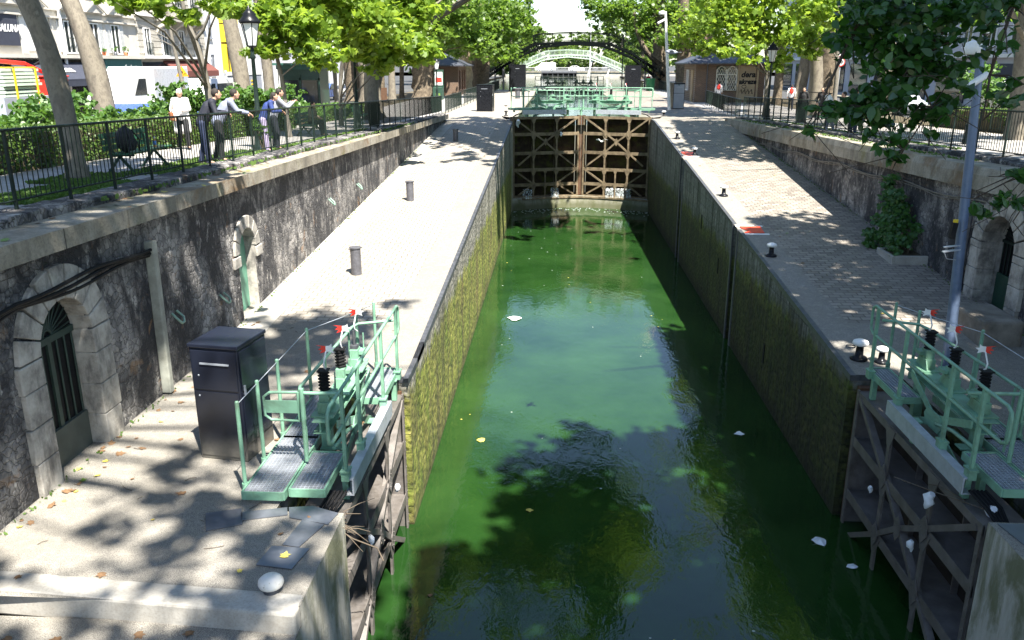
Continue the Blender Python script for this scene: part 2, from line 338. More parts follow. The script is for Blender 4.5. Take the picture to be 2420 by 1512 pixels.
    # foliage
    def leaf(name, a, b, tr, tfac=.45, rough=.45):
        t = NT(name); g = t.N("ShaderNodeNewGeometry"); rc = t.ramp(g.outputs["Random Per Island"], [(0, a), (1, b)])
        t.L(rc, t.b.inputs["Base Color"]); t.b.inputs["Roughness"].default_value = rough
        tl = t.N("ShaderNodeBsdfTranslucent"); tc = t.mix(t.ramp(g.outputs["Random Per Island"], [(0, .0), (1, .5)]), tr, tuple(x*1.35 for x in tr)); t.L(tc, tl.inputs[0])
        mx = t.N("ShaderNodeMixShader"); mx.inputs[0].default_value = tfac; t.L(t.b.outputs[0], mx.inputs[1]); t.L(tl.outputs[0], mx.inputs[2])
        t.L(mx.outputs[0], t.n["Material Output"].inputs[0]); M[name] = t.m
    leaf('leaf_plane', (.10, .18, .022), (.165, .25, .035), (.36, .50, .05), .5)
    leaf('leaf_old', (.065, .125, .02), (.115, .185, .03), (.22, .36, .04), .5)
    leaf('leaf_far', (.085, .15, .03), (.14, .21, .045), (.28, .40, .06), .45)
    leaf('leaf_dark', (.022, .068, .014), (.045, .115, .022), (.05, .18, .015), .35, .28)
    leaf('leaf_hedge', (.045, .095, .018), (.095, .16, .03), (.13, .23, .025), .35)
    leaf('leaf_shrub', (.05, .12, .025), (.11, .20, .045), (.14, .28, .03), .35)
    leaf('leaf_ivy', (.025, .085, .018), (.06, .15, .03), (.06, .17, .02), .3)
    leaf('grass', (.055, .12, .02), (.11, .18, .035), (.1, .2, .02), .3, .6)
    t = NT("plane_bark"); v = t.mapped((1, 1, .55)); a = t.noise(3.6, 6, .68, v, .15); b = t.vor(5, 'F1', v, "Color")
    c = t.ramp(a, [(.34, (.10, .086, .066)), (.44, (.145, .125, .097)), (.54, (.20, .175, .133)), (.62, (.135, .117, .09)), (.72, (.26, .235, .18))], 'EASE')
    t.bump(t.noise(14, 5, .7), .4, .02); M['bark'] = t.done(c, .85)
    t = NT("old_bark"); c = t.ramp(t.noise(4, 6, .7), [(.3, (.055, .045, .035)), (.55, (.15, .12, .085)), (.75, (.27, .22, .15))]); t.bump(t.noise(5, 6, .7), .9, .08); M['oldbark'] = t.done(c, .9)
    t = NT("grey_bark"); c = t.ramp(t.noise(10, 5, .7, t.mapped((1, 1, .3))), [(.3, (.09, .08, .065)), (.7, (.2, .18, .15))]); t.bump(t.noise(20, 5), .4, .02); M['greybark'] = t.done(c, .85)
    # people
    for n, c in dict(skin=(.50, .29, .20), hair=(.02, .015, .012), hairw=(.72, .70, .68), navy=(.012, .014, .025), denim=(.02, .03, .07), greyc=(.24, .25, .29),
                     stripe=(.20, .22, .30), blue=(.02, .04, .16), whitec=(.75, .74, .73), blackc=(.012, .012, .014), lav=(.38, .32, .48), khaki=(.2, .17, .11), bagbrown=(.22, .08, .03), redc=(.5, .03, .03)).items():
        M[n] = plain("cloth_"+n if n not in ('skin', 'hair', 'hairw') else n, c, .75, 0, .18, 9)
make_materials()
for n_ in ('fence', 'black', 'gate_far', 'gate_plate', 'gate_plate2', 'oldbark', 'rubber'):
    next(q for q in M[n_].node_tree.nodes if q.type == 'BSDF_PRINCIPLED').inputs['Specular IOR Level'].default_value = .18
# ------------------------------------------------------------------ levels
def zl(y): return 2.9 if y < 14 else min(2.9+.0605*(y-14), 5.05)
def zr(y): return 2.81 if y < 14 else min(2.81+.0715*(y-14), 5.12)
def zp(y): return max(6.43-.026*y, 5.1)
LX, RX = -2.5, 5.28            # chamber faces
LW, RW = -6.4, 9.3             # retaining wall faces
def sheet(name, mat, xs, ys, zf, dz=0.0, kind='structure', holes=()):
    m = MB(); nx = len(xs)
    for y in ys:
        for x in xs: m.v.append((x, y, zf(y)+dz))
    for i in range(len(ys)-1):
        for k in range(nx-1):
            cx, cy = (xs[k]+xs[k+1])/2, (ys[i]+ys[i+1])/2
            if any(a < cx < b and c < cy < d for a, b, c, d in holes): continue
            m.f.append((i*nx+k, i*nx+k+1, (i+1)*nx+k+1, (i+1)*nx+k)); m.sm.append(False)
    o = m.build(name, mat); return tag(o, kind=kind)
def ys_(a, b, st=1.0, extra=()):
    return sorted(set([round(v, 3) for v in list(np.arange(a, b, st))+[b]+[e for e in extra if a < e < b]]))
# water
def waterplane(name, mat, x0, x1, y0, y1, z):
    o = MB().quad((x0, y0, z), (x1, y0, z), (x1, y1, z), (x0, y1, z)).build(name, mat); return tag(o, kind='structure')
waterplane('water', M['water'], -3.6, 6.4, -14, 49.8, 0.0)
waterplane('water', M['water_far'], -2.6, 5.4, 49.0, 104.5, 4.72)
waterplane('water', M['water_far'], -14, 16, 104.5, 224, 4.70)
# quays (top sheets); the gate recesses are left open
GR = (8.75, 13.3)              # left recess in y
GQ = (9.1, 14.05)              # right recess in y
sheet('left_quay', M['concrete'], [-6.6, -5.75, -3.35, LX], ys_(6.95, 50.5, 1, (8.75, 13.3, 14, 49.5)), zl, holes=[(-3.35, LX, *GR)])
sheet('left_quay', M['cobbles_pale'], [-5.72, -3.3], ys_(16.0, 49.9, 1, (49.5,)), zl, .004)
sheet('left_quay', M['smooth_stone'], [-6.45, -5.75], ys_(14.6, 47, 1), zl, .004)
sheet('lower_landing', M['concrete'], [-6.7, LX], ys_(-6, 6.94, 2), lambda y: 2.67)
sheet('left_quay', M['cobbles_pale'], [-7.3, LX], [50.5, 60, 80, 104.4], lambda y: 5.05)
sheet('right_quay', M['concrete'], [RX, 6.15, 9.5], ys_(2, 52, 1, (9.1, 14.05, 14, 46.3)), zr, holes=[(RX, 6.15, *GQ)])
sheet('right_quay', M['cobbles'], [6.05, 9.45], ys_(16.6, 49.5, 1, (46.3,)), zr, .004)
sheet('right_quay', M['cobbles'], [RX, 9.5], [52, 104.4], lambda y: 5.12)
sheet('right_quay', M['cobbles'], [9.5, 10.4], [46.5, 60, 104.4], lambda y: 5.11)
# promenades, streets and the ground to the horizon
sheet('left_promenade', M['paving'], [-12.6, -7.3], ys_(-8, 51, 3)+[60, 104], zp)
sheet('left_promenade', M['earth'], [-16.5, -12.6], ys_(-8, 51, 3)+[60, 104], zp, -.02)
sheet('street', M['asphalt'], [-24.4, -16.5], [-10, 51, 104], lambda y: 5.0)
sheet('pavement', M['paving'], [-27.2, -24.4], [-10, 51, 104], lambda y: 5.12)
sheet('right_promenade', M['paving'], [10.4, 16.5], ys_(-8, 51, 3)+[60, 104], zp)
sheet('right_promenade', M['earth'], [16.5, 20.5], ys_(-8, 51, 3)+[60, 104], zp, -.02)
sheet('street', M['asphalt'], [20.5, 28], [-10, 51, 104], lambda y: 5.0)
sheet('pavement', M['paving'], [28, 31], [-10, 51, 104], lambda y: 5.12)
sheet('ground', M['asphalt'], [-900, -14], [104, 150, 900], lambda y: 5.02)
sheet('ground', M['asphalt'], [16, 900], [104, 150, 900], lambda y: 5.02)
sheet('ground', M['asphalt'], [-900, 900], [226, 900], lambda y: 5.9)
# cut ends of the promenade ground behind the retaining walls: step between prom and street
def strip(name, mat, pts, d, kind='structure'):
    return tag(MB().prism(pts, d).build(name, mat), kind=kind)
# ------------------------------------------------------------------ lock chamber walls
def wall_path(path, top, bot=-1.2, step=1.0):
    m = MB()
    for (a, b) in zip(path[:-1], path[1:]):
        n = max(1, int(round(math.dist(a, b)/step)))
        for i in range(n):
            p = (lerp(a[0], b[0], i/n), lerp(a[1], b[1], i/n)); q = (lerp(a[0], b[0], (i+1)/n), lerp(a[1], b[1], (i+1)/n))
            m.quad((*p, bot), (*q, bot), (*q, top(q[1])-.002), (*p, top(p[1])-.002))
    return m
lw = thing('lock_wall', "long left wall of the lock chamber, sunlit and overgrown with yellow-green weed", 'lock wall', (LX, 30, 0))
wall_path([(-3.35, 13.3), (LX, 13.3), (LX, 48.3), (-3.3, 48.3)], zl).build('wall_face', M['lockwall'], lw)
m = MB()
for y in ys_(13.2, 47.8, 1, (14,))[:-1]:
    y2 = min(y+1, 47.8) if y != 13.2 else 14
    if y2 <= y: continue
    m.quad((LX+.012, y, zl(y)-.10), (LX+.012, y2, zl(y2)-.10), (LX+.012, y2, zl(y2)+.012), (LX+.012, y, zl(y)+.012))
    m.quad((LX+.012, y, zl(y)+.012), (LX+.012, y2, zl(y2)+.012), (LX-.08, y2, zl(y2)+.012), (LX-.08, y, zl(y)+.012))
m.quad((-3.3, 13.288, 2.80), (LX+.012, 13.288, 2.80), (LX+.012, 13.288, 2.912), (-3.3, 13.288, 2.912))
m.build('edge_iron', M['darkiron'], lw)
m = MB()
for y in (46.9, 47.9):  # gate groove
    m.box(LX-.05, LX+.02, y, y+.12, -1, zl(y)-.11)
m.build('groove_rail', M['smooth_stone'], lw)
ln = thing('lock_wall', "near left lock wall end in pale stained concrete beside the open gate recess", 'lock wall', (LX, 6, 0))
wall_path([(LX, -6), (LX, 6.95)], lambda y: 2.66, step=13).build('lower_face', M['pale_render'], ln)
wall_path([(LX, 6.95), (LX, 8.75), (-3.35, 8.75)], zl).build('wall_face', M['pale_render'], ln)
wall_path([(-3.35, 8.75), (-3.35, 13.3)], zl).build('recess_face', M['lockwall'], ln)
# step front of the upper landing, skewed stone lip
m = MB().prism([(-6.6, 7.10, 2.60), (LX-.006, 6.80, 2.60), (LX-.006, 6.80, 2.908), (-6.6, 7.10, 2.908)], (0, .34, 0)); m.build('step_stone', M['smooth_stone'], ln, bevel=.03)
rw = thing('lock_wall', "long right wall of the lock chamber in deep shade with dark weed below a grey band", 'lock wall', (RX, 30, 0))
G1, G2 = 24.3, 35.3           # grooves for stop planks
wall_path([(6.15, 14.05), (RX, 14.05), (RX, 23.9), (5.62, 23.9), (5.62, 24.5), (RX, 24.5), (RX, 34.9), (5.55, 34.9), (5.55, 35.6), (RX, 35.6), (RX, 48.3), (6.1, 48.3)], zr).build('wall_face', M['lockwall_shaded'], rw)
m = MB()
for a, b in ((14.0, 23.88), (24.52, 34.88), (35.62, 47.9)):
    ys = ys_(a, b, 1, (46.3,))
    for y, y2 in zip(ys[:-1], ys[1:]):
        m.quad((RX-.012, y, zr(y)-.10), (RX-.012, y2, zr(y2)-.10), (RX-.012, y2, zr(y2)+.012), (RX-.012, y, zr(y)+.012))
        m.quad((RX-.012, y, zr(y)+.012), (RX-.012, y2, zr(y2)+.012), (RX+.09, y2, zr(y2)+.012), (RX+.09, y, zr(y)+.012))
m.quad((6.15, 14.03, 2.71), (RX-.012, 14.03, 2.71), (RX-.012, 14.03, 2.822), (6.15, 14.03, 2.822))
m.build('edge_iron', M['darkiron'], rw)
m = MB()
for y0 in (23.78, 24.5, 34.78, 35.6): m.box(RX-.03, RX+.02, y0, y0+.12, -.5, zr(y0)+.01)
m.build('groove_frame', M['iron'], rw)
m = MB()
for yy, zz in ((26.3, 1.6), (19.8, .9), (29.8, 2.4)): m.box(RX-.02, RX+.03, yy, yy+.14, zz, zz+.5)
m.build('ladder_slot', M['rubber'], rw)
# cobble patch colours round the red cover plates
rn = thing('lock_wall', "near right lock wall end in grey concrete below the checker plates", 'lock wall', (RX, 6, 0))
wall_path([(RX, -6), (RX, 9.1), (6.15, 9.1)], lambda y: 2.81).build('wall_face', M['pale_render'], rn)
wall_path([(6.15, 9.1), (6.15, 14.05)], zr).build('recess_face', M['lockwall_shaded'], rn)
# sill under the far gates, curved in plan, with the wet apron
sill = thing('gate_sill', "curved masonry sill under the closed far lock gates, wet and grey", 'sill', (1.4, 48, 0))
arc = [(LX+.01+(RX-LX-.02)*i/14, 47.4+1.35*math.sin(math.pi*i/14)) for i in range(15)]
m = MB()
for (a, b) in zip(arc[:-1], arc[1:]):
    m.quad((a[0], a[1]-.25, -.3), (b[0], b[1]-.25, -.3), (b[0], b[1], .62), (a[0], a[1], .62))
    m.quad((a[0], a[1], .62), (b[0], b[1], .62), (b[0], 50.5, .62), (a[0], 50.5, .62))
m.build('sill_face', M['pale_render'], sill)
m = MB()
for (a, b) in zip(arc[1:-1], arc[2:]): m.bar((a[0], a[1]-.02, .60), (b[0], b[1]-.02, .60), .12, .1)
m.build('sill_lip', M['gate_far'], sill)

# ------------------------------------------------------------------ retaining walls with arched doorways
def arch_outline(yc, w, z0, zs, n=14):
    """outline of an arched opening in (y,z): jambs w wide from z0 to springing zs and a half circle"""
    r = w/2
    return [(yc-r, z0), (yc-r, zs)]+[(yc-r*math.cos(math.pi*i/n), zs+r*math.sin(math.pi*i/n)) for i in range(1, n)]+[(yc+r, zs), (yc+r, z0)]
def retaining(X, nx, arches, y0, y1, zb, zt, mat, parent):
    """vertical face at X seen from the canal; columns of quads, split round the arches"""
    m = MB(); ys = set(ys_(y0, y1, 1.0))
    for yc, w, zs in arches:
        for i in range(15): ys.add(round(yc-w/2*math.cos(math.pi*i/14), 4))
    ys = sorted(ys)
    for a, b in zip(ys[:-1], ys[1:]):
        c = (a+b)/2; za, zbb = zb(a)-.3, zb(b)-.3
        for yc, w, zs in arches:
            if abs(c-yc) < w/2:
                za = zs+math.sqrt(max(0, (w/2)**2-(a-yc)**2)); zbb = zs+math.sqrt(max(0, (w/2)**2-(b-yc)**2))
        if zt(a) > za or zt(b) > zbb: m.quad((X, a, za), (X, b, zbb), (X, b, max(zt(b), zbb)), (X, a, max(zt(a), za)))
    rv = MB(); bk = MB()
    for yc, w, zs in arches:      # reveals
        o = arch_outline(yc, w, zb(yc)-.3, zs)
        for p, q in zip(o[:-1], o[1:]): rv.quad((X, *p), (X, *q), (X-.75*nx, *q), (X-.75*nx, *p))
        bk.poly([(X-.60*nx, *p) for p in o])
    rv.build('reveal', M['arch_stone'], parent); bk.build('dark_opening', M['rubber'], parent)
    return m.build('wall_face', mat, parent)
def surround(X, nx, yc, w, zs, bw, zb, proud, parent, jambs=True, joints=9):
    """voussoirs and jamb blocks as one part; slightly proud of the wall, joints left as gaps"""
    m = MB(); r0, r1 = w/2-.012, w/2+bw
    for i in range(joints):
        a0 = math.pi*i/joints+.018; a1 = math.pi*(i+1)/joints-.018; pts = []
        for k in range(4): a = lerp(a0, a1, k/3); pts.append((X, yc-r1*math.cos(a), zs+r1*math.sin(a)*1.02))
        for k in range(4): a = lerp(a1, a0, k/3); pts.append((X, yc-r0*math.cos(a), zs+r0*math.sin(a)))
        m.prism([(X-.3*nx, p[1], p[2]) for p in pts], (nx*(.3+proud), 0, 0))
    if jambs:
        for s in (-1, 1):
            z = zb-.3; k = 0
            while z < zs-.05:
                h = min(.46 if k else .75, zs-z); e = .03 if k % 2 else 0
                y = sorted((yc+s*r0, yc+s*(r1+e))); m.box(min(X-.3*nx, X+proud*nx), max(X-.3*nx, X+proud*nx), y[0], y[1], z+.002, z+h-.006); z += h; k += 1
    else:
        for s in (-1, 1):
            y = sorted((yc+s*(r0-.0), yc+s*(r1+.09))); m.box(min(X, X+(proud+.04)*nx), max(X, X+(proud+.01)*nx), y[0], y[1], zs-.24, zs-.02)
    return m.build('arch_surround', M['arch_stone'], parent, bevel=.015)
def rail_fan(m, X, yc, zc, r, n=15, t=.012):
    for i in range(n):
        a = math.pi*(i+.5)/n; m.tube([(X, yc-.16*math.cos(a)*r, zc+.16*math.sin(a)*r), (X, yc-r*math.cos(a), zc+r*math.sin(a))], t, 5)
    m.tube([(X, yc-.18*math.cos(math.pi*i/10)*r, zc+.18*math.sin(math.pi*i/10)*r) for i in range(11)], .02, 5)
zcl = lambda y: 6.05-.02*y
wl = thing('retaining_wall', "left retaining wall of soot-stained rubble stone with two arched doorways, under the promenade fence", 'wall', (LW, 10, 2.9))
A1 = (9.92, 1.18, 4.62); A2 = (16.52, .94, 4.40)
retaining(LW, 1, [A1, A2], -6, 48.6, zl, zcl, M['rubble'], wl)
surround(LW, 1, *A1, .42, 2.9, .07, wl); surround(LW, 1, *A2, .24, 3.0, .05, wl, jambs=False, joints=7)
m = MB()
for a in ys_(-6, 47.6, 1.6)[:-1]:
    b = a+1.6; m.add([(LW-.5, a, zcl(a)), (LW+.2, a, zcl(a)), (LW+.2, a, zcl(a)+.26), (LW+.14, a, zp(a)-.06), (LW-.5, a, zp(a)-.05),
                      (LW-.5, b-.012, zcl(b)), (LW+.2, b-.012, zcl(b)), (LW+.2, b-.012, zcl(b)+.26), (LW+.14, b-.012, zp(b)-.06), (LW-.5, b-.012, zp(b)-.05)],
                     [(0, 1, 6, 5), (1, 2, 7, 6), (2, 3, 8, 7), (3, 4, 9, 8), (0, 4, 3, 2, 1), (5, 6, 7, 8, 9)])
m.build('coping', M['coping'], wl)
m = MB()
random.seed(3)
for a in ys_(-6, 52, .8)[:-1]:
    j = random.uniform(-.02, .03); m.box(-7.42, -6.86+random.uniform(-.03, .03), a, a+.785, zp(a)-.3, zp(a+.4)+.06+j)
m.build('kerb_stones', M['rubble'], wl, bevel=.03)
# big lattice door
d = MB().box(LW-.24, LW-.18, 9.36, 10.48, 2.7, 3.42)
d1 = d.build('door', plain("weathered_green_door", (.075, .09, .08), .7, 0, .45, 3, .4), wl)
m = MB()
for i in range(7): y = 9.40+i*.175; m.tube([(LW-.22, y, 3.42), (LW-.22, y, 4.66)], .016, 5)
m.box(LW-.25, LW-.19, 9.36, 10.48, 4.60, 4.69); m.box(LW-.24, LW-.20, 9.88, 9.96, 3.4, 4.62)
rail_fan(m, LW-.22, 9.92, 4.68, .54); MB().poly([(LW-.235, y, z) for y, z in arch_outline(9.92, 1.16, 3.4, 4.62)]).build('mesh_screen', M['rubber'], wl); m.build('grille', plain("grille_green", (.035, .06, .048), .6), d1)
m = MB().box(LW-.02, LW-.0, 9.2, 9.23, 3, 3.01)
m = MB().prism([(LW-.21, 16.05, 2.9), (LW-.21, 16.99, 2.9)]+[(LW-.21, 16.52+.46*math.cos(math.pi*i/10), 4.40+.46*math.sin(math.pi*i/10)) for i in range(11)], (-.05, 0, 0))
m.build('door', plain("green_door", (.12, .30, .21), .5, 0, .1), wl)
MB().bar((LW+.07, 12.36, 2.92), (LW+.07, 12.40, 5.45), .16, .13).build('drain_pipe', plain("pipe_grey", (.30, .31, .27), .6, 0, .3, 5, .3), wl, bevel=.02)
m = MB()
for k in range(3):
    pts = []
    for i in range(24):
        y = 7.2+i*.225; pts.append((LW+.06+.02*k, y, 5.30-.02*(y-9)+.06*k+.035*math.sin(y*2.3+k)-(.0 if y > 9 else .16*(9-y))))
    m.tube(pts, .026, 6)
m.build('cable', M['rubber'], wl)
m = MB()
for y, z in ((15.0, 3.72), (13.0, 3.95), (26.4, 4.25), (23.0, 4.3)):
    m.tube([(LW+.02, y-.09, z+.16), (LW+.13, y-.10, z+.05), (LW+.16, y-.04, z-.02), (LW+.16, y+.04, z-.02), (LW+.13, y+.10, z+.05), (LW+.02, y+.09, z+.16)], .022, 6)
m.build('mooring_hook', plain("hook_green", (.22, .34, .27), .5), wl)

zcr = lambda y: 6.0-.028*y
wr = thing('retaining_wall', "right retaining wall of dark stained rubble with an arched gateway, under the right promenade fence", 'wall', (RW, 17, 2.9))
B1 = (17.45, 1.34, 4.42)
retaining(RW, -1, [B1], 2, 46.5, zr, zcr, M['rubble'], wr)
surround(RW, -1, *B1, .42, 2.9, .09, wr)
m = MB()
for a in ys_(2, 46, 1.6)[:-1]:
    b = a+1.6; m.add([(RW+.65, a, zcr(a)), (RW-.2, a, zcr(a)), (RW-.2, a, zcr(a)+.32), (RW-.14, a, zp(a)+.02), (RW+.65, a, zp(a)+.02),
                      (RW+.65, b-.012, zcr(b)), (RW-.2, b-.012, zcr(b)), (RW-.2, b-.012, zcr(b)+.32), (RW-.14, b-.012, zp(b)+.02), (RW+.65, b-.012, zp(b)+.02)],
                     [(0, 1, 6, 5), (1, 2, 7, 6), (2, 3, 8, 7), (3, 4, 9, 8), (0, 4, 3, 2, 1), (5, 6, 7, 8, 9)])
m.build('coping', M['coping'], wr)
m = MB()
for a in ys_(2, 47.5, .9)[:-1]: m.box(RW+.66+random.uniform(-.03, .03), 10.45, a, a+.885, zp(a)-.3, zp(a+.4)+.10+random.uniform(-.02, .03))
m.build('kerb_stones', M['rubble'], wr, bevel=.03)
m = MB().box(RW+.36, RW+.42, 16.8, 18.1, 2.8, 3.75); d2 = m.build('gate', M['dkgreen'], wr)
m = MB()
for i in range(9): y = 16.86+i*.15; m.tube([(RW+.39, y, 3.7), (RW+.39, y, 4.5)], .016, 5)
m.box(RW+.36, RW+.42, 16.8, 18.1, 4.42, 4.48); m.box(RW+.36, RW+.42, 17.4, 17.5, 2.9, 5.05); MB().poly([(RW+.41, y, z) for y, z in arch_outline(17.45, 1.32, 3.6, 4.42)]).build('mesh_screen', M['rubber'], wr); rail_fan(m, RW+.39, 17.45, 4.48, .64, 13); m.build('grille', M['fence'], d2)
m = MB().box(RW-.06, RW+.04, 15.15, 16.1, 3.95, 5.15); v = m.build('window', M['white'], wr)
m = MB()
for i in range(16): m.bar((RW-.075, 15.22, 4.03+i*.07), (RW-.075, 16.03, 4.03+i*.07), .03, .045)
m.build('louvre', M['shutter'], v)
MB().tube([(RW-.06, 18.75, 3.1), (RW-.06, 18.75, 5.0), (RW-.06, 18.7, 5.25)], .035, 8).build('drain_pipe', M['darkiron'], wr)
m = MB(); pts = [(RW-.05, y, zcr(y)-.28-.05*math.sin(y*1.3)) for y in np.arange(16, 40, .6)]; m.tube(pts, .02, 5); m.tube([(x, y, z-.05+.02*math.sin(3*y)) for x, y, z in pts], .014, 5); m.build('cable', plain("cable_grey", (.2, .18, .15), .7), wr)

# steel checker plates let into the left landing, concrete patch, red plates on the right quay
def plate(name, pts, z, mat, label, cat, grp=None, th=.012):
    o = MB().prism([(x, y, z) for x, y in pts], (0, 0, th)).build(name, mat); return tag(o, label, cat, grp)
# ------------------------------------------------------------------ lock gates with their walkways
class Loc:
    def __init__(s, o, u, w):
        s.o, s.u, s.w = Vector(o), Vector(u).normalized(), Vector(w).normalized()
        s.M = Matrix(((s.u.x, s.w.x, 0, s.o.x), (s.u.y, s.w.y, 0, s.o.y), (0, 0, 1, s.o.z), (0, 0, 0, 1)))
def grating(m, u0, u1, w0, w1, z, sp=.047):
    n = int((u1-u0)/sp)
    for i in range(n+1): u = u0+(u1-u0)*i/n; m.box(u-.003, u+.003, w0, w1, z-.022, z)
    n = int((w1-w0)/sp)
    for i in range(n+1): w = w0+(w1-w0)*i/n; m.box(u0, u1, w-.0035, w+.0035, z-.018, z+.003)
def frame(m, u0, u1, w0, w1, z):
    for a in (w0, w1): m.box(u0, u1, a-.012, a+.012, z-.09, z+.02)
    for a in (u0, u1): m.box(a-.012, a+.012, w0+.012, w1-.012, z-.089, z+.019)
def starflag(m, mw, u, w, z, s=.115):
    pts = [(-1.1, .55), (-.45, .3), (-.9, -.05), (-.4, -.1), (-.75, -.5), (.0, -.32)]
    m.prism([(u+a*s, w, z+b*s) for a, b in pts+[(0, .38)]], (0, .006, 0))
    mw.prism([(u+a*s, w, z+b*s) for a, b in [(0, .38), (.45, .42), (.7, .65), (.72, .2), (1.15, .15), (.75, -.1), (.9, -.5), (.35, -.3), (0, -.32)]], (0, .006, 0))
def lock_gate(origin, ud, wd, H, L, label, pal, group=None, zdeck=True, flags=True, bellows=(1, 1, 0), plate=None, dark=False):
    T = Loc(origin, ud, wd); g = thing('lock_gate', label, 'lock gate', tuple(origin), group=group)
    mt, pt, gp, bm_, gr_ = pal
    def B(m, name, mat, parent=None, bevel=0.0): return m.xform(T.M).build(name, mat, parent or g, bevel=bevel)
    fr = [0, .205, .44, .65, .84, 1.0]; zf = lambda f: -H*f
    m = MB(); m.box(.05, L-.05, -.62, -.60, -H, -.02); B(m, 'skin_plate', pt)
    m = MB()
    for f in fr:
        z = zf(f); m.box(0, L, -.60, -.02, z-.03, z-.012); m.box(0, L, -.02, 0.0, z-.13 if f < 1 else z-.05, z+.0)
        if f: m.box(0, L, -.02, -.001, z, z+.05)
    for u in (0, L): m.box(u-.09 if u else u, u+.09 if not u else u, -.019, .012, -H-.02, .02); m.box(u-.02, u+.02, -.60, -.018, -H, -.01)
    for f in (.31, .66):
        u = L*f; m.box(u-.05, u+.05, -.03, .008, -H, -.02); m.box(u-.012, u+.012, -.60, -.5, -H, -.03)
        for k in fr[:-1]:
            z = zf(k); m.prism([(u-.19, .014, z-.02), (u+.19, .014, z-.02), (u+.06, .014, z-.34), (u-.06, .014, z-.34)], (0, -.012, 0))
    u = L*.49; m.box(u-.04, u+.04, -.03, .006, -H, -.65*H)
    for k in (.65, .84): m.prism([(u-.15, .013, zf(k)-.02), (u+.15, .013, zf(k)-.02), (u+.05, .013, zf(k)-.26), (u-.05, .013, zf(k)-.26)], (0, -.012, 0))
    for k in range(int(H/.16)):
        for u in (.03, L-.03): m.ell((u, .013, -.1-k*.16), (.012, .01, .012), 6, 4)
    B(m, 'frame', mt)
    D = [((.97, .02), (.66, .20)), ((.66, .20), (.49, .31)), ((.49, .31), (.31, .44)), ((.31, .44), (.08, .60)), ((.03, .02), (.31, .20)), ((.31, .20), (.49, .31)), ((.49, .31), (.66, .44)), ((.66, .44), (.95, .63)),
         ((.96, .67), (.66, .84)), ((.66, .84), (.93, .98)), ((.04, .67), (.31, .84)), ((.31, .84), (.08, .98))]
    for a, b in D:
        m = MB().bar((a[0]*L, .022, zf(a[1])), (b[0]*L, .022, zf(b[1])), .085, .014, up=(0, 1, 0)) if False else MB()
        p, q = Vector((a[0]*L, .022, zf(a[1]))), Vector((b[0]*L, .022, zf(b[1]))); d = (q-p).normalized(); nrm = Vector((-d.z, 0, d.x))*.045
        m.prism([p-nrm, q-nrm, q+nrm, p+nrm], (0, -.018, 0)); m.prism([p-nrm*.9+Vector((0, -.018, 0)), q-nrm*.9+Vector((0, -.018, 0)), q-nrm*.6+Vector((0, -.018, 0)), p-nrm*.6+Vector((0, -.018, 0))], (0, -.09, 0))
        B(m, 'brace', mt)
    for a, b in ((.49, .31), (.66, .20), (.31, .20), (.31, .44), (.66, .44), (.66, .84), (.31, .84)):
        m = MB(); u, z = a*L, zf(b); s = .15
        m.prism([(u-s*.75, .036, z-s*.5), (u, .036, z-s*1.5), (u+s*.75, .036, z-s*.5), (u+s*.75, .036, z+s*.5), (u, .036, z+s*1.5), (u-s*.75, .036, z+s*.5)], (0, -.013, 0))
        for k in range(8):
            t = 2*math.pi*k/8; m.ell((u+.075*math.cos(t), .037, z+.12*math.sin(t)), (.011, .008, .011), 6, 4)
        B(m, 'gusset_plate', mt)
    m = MB().box(L+.0, L+.13, -.46, -.03, -H, .04); B(m, 'timber_post', M['brown'] if not dark else mt)
    if not zdeck: return g
    zd = .45
    for u0, u1, w0, w1 in ((0.0, 1.6, -1.2, -.68), (1.6, 3.2, -1.2, -.68), (.1, 1.15, -.64, -.2), (3.05, 4.4, -.42, -.08)):
        m = MB(); frame(m, u0, u1, w0, w1, zd); fo = B(m, 'deck_frame', gp)
        m = MB(); grating(m, u0+.012, u1-.012, w0+.012, w1-.012, zd); B(m, 'grating', gr_, fo)
    m = MB(); m.box(.9, 3.2, -.9, -.84, .3, .36)
    for u, w in ((.75, -.1), (4.1, -.1), (2.4, -.1), (.3, -.95), (3.0, -.95), (.95, -.4)): m.box(u-.05, u+.05, w-.04, w+.04, 0 if w > -.5 else .22, .36); m.box(u-.09, u+.09, w-.06, w+.06, .36, .375)
    B(m, 'deck_legs', gp)
    m = MB(); m.box(.55, 3.15, .03, .05, .14, .38); m.box(.55, 3.15, -.08, .03, .36, .38); m.box(.55, 3.15, -.08, .03, .14, .155); B(m, 'channel_beam', M['steel'] if not dark else mt)
    zt, zm = 1.6, 1.12; w = -.05; r = .024
    loop = lambda u, s: [(u+s*.10, w, zt), (u, w, zt-.05), (u-s*.02, w, zt-.12), (u-s*.02, w, zm+.12), (u, w, zm+.05), (u+s*.10, w, zm)]
    m = MB(); a = loop(-.05, 1); b = loop(4.42, -1)
    m.tube([b[0]]+a+[b[-1]], r, 8); m.tube(b, r, 8); B(m, 'guardrail', gp)
    for u in (.6, 1.45, 3.0, 4.2):
        m = MB().bar((u, w, zd+.05), (u, w, zt), .055, .045); m.box(u-.09, u+.09, w-.06, w+.06, zd+.03, zd+.05); m.box(u-.07, u+.07, w-.05, w+.05, zd-.1, zd+.03); B(m, 'rail_post', gp)
    m = MB(); m.tube([(4.0, w, 1.45), (3.95, -.62, 1.4), (3.8, -.7, 1.38), (1.0, -.7, 1.46), (.86, -.66, 1.47), (.80, -.58, 1.46), (1.0, w, 1.38)], r, 8)
    for u in (1.1, 2.2, 3.6): m.tube([(u, -.7, 1.42), (u, -.7, .5)], .02, 6)
    B(m, 'inner_handrail', gp)
    MB().xform(T.M); m = MB().tube([(.80, -.62, .5), (.80, -.62, 1.52)], .03, 8); B(m, 'swing_gate_post', gp)
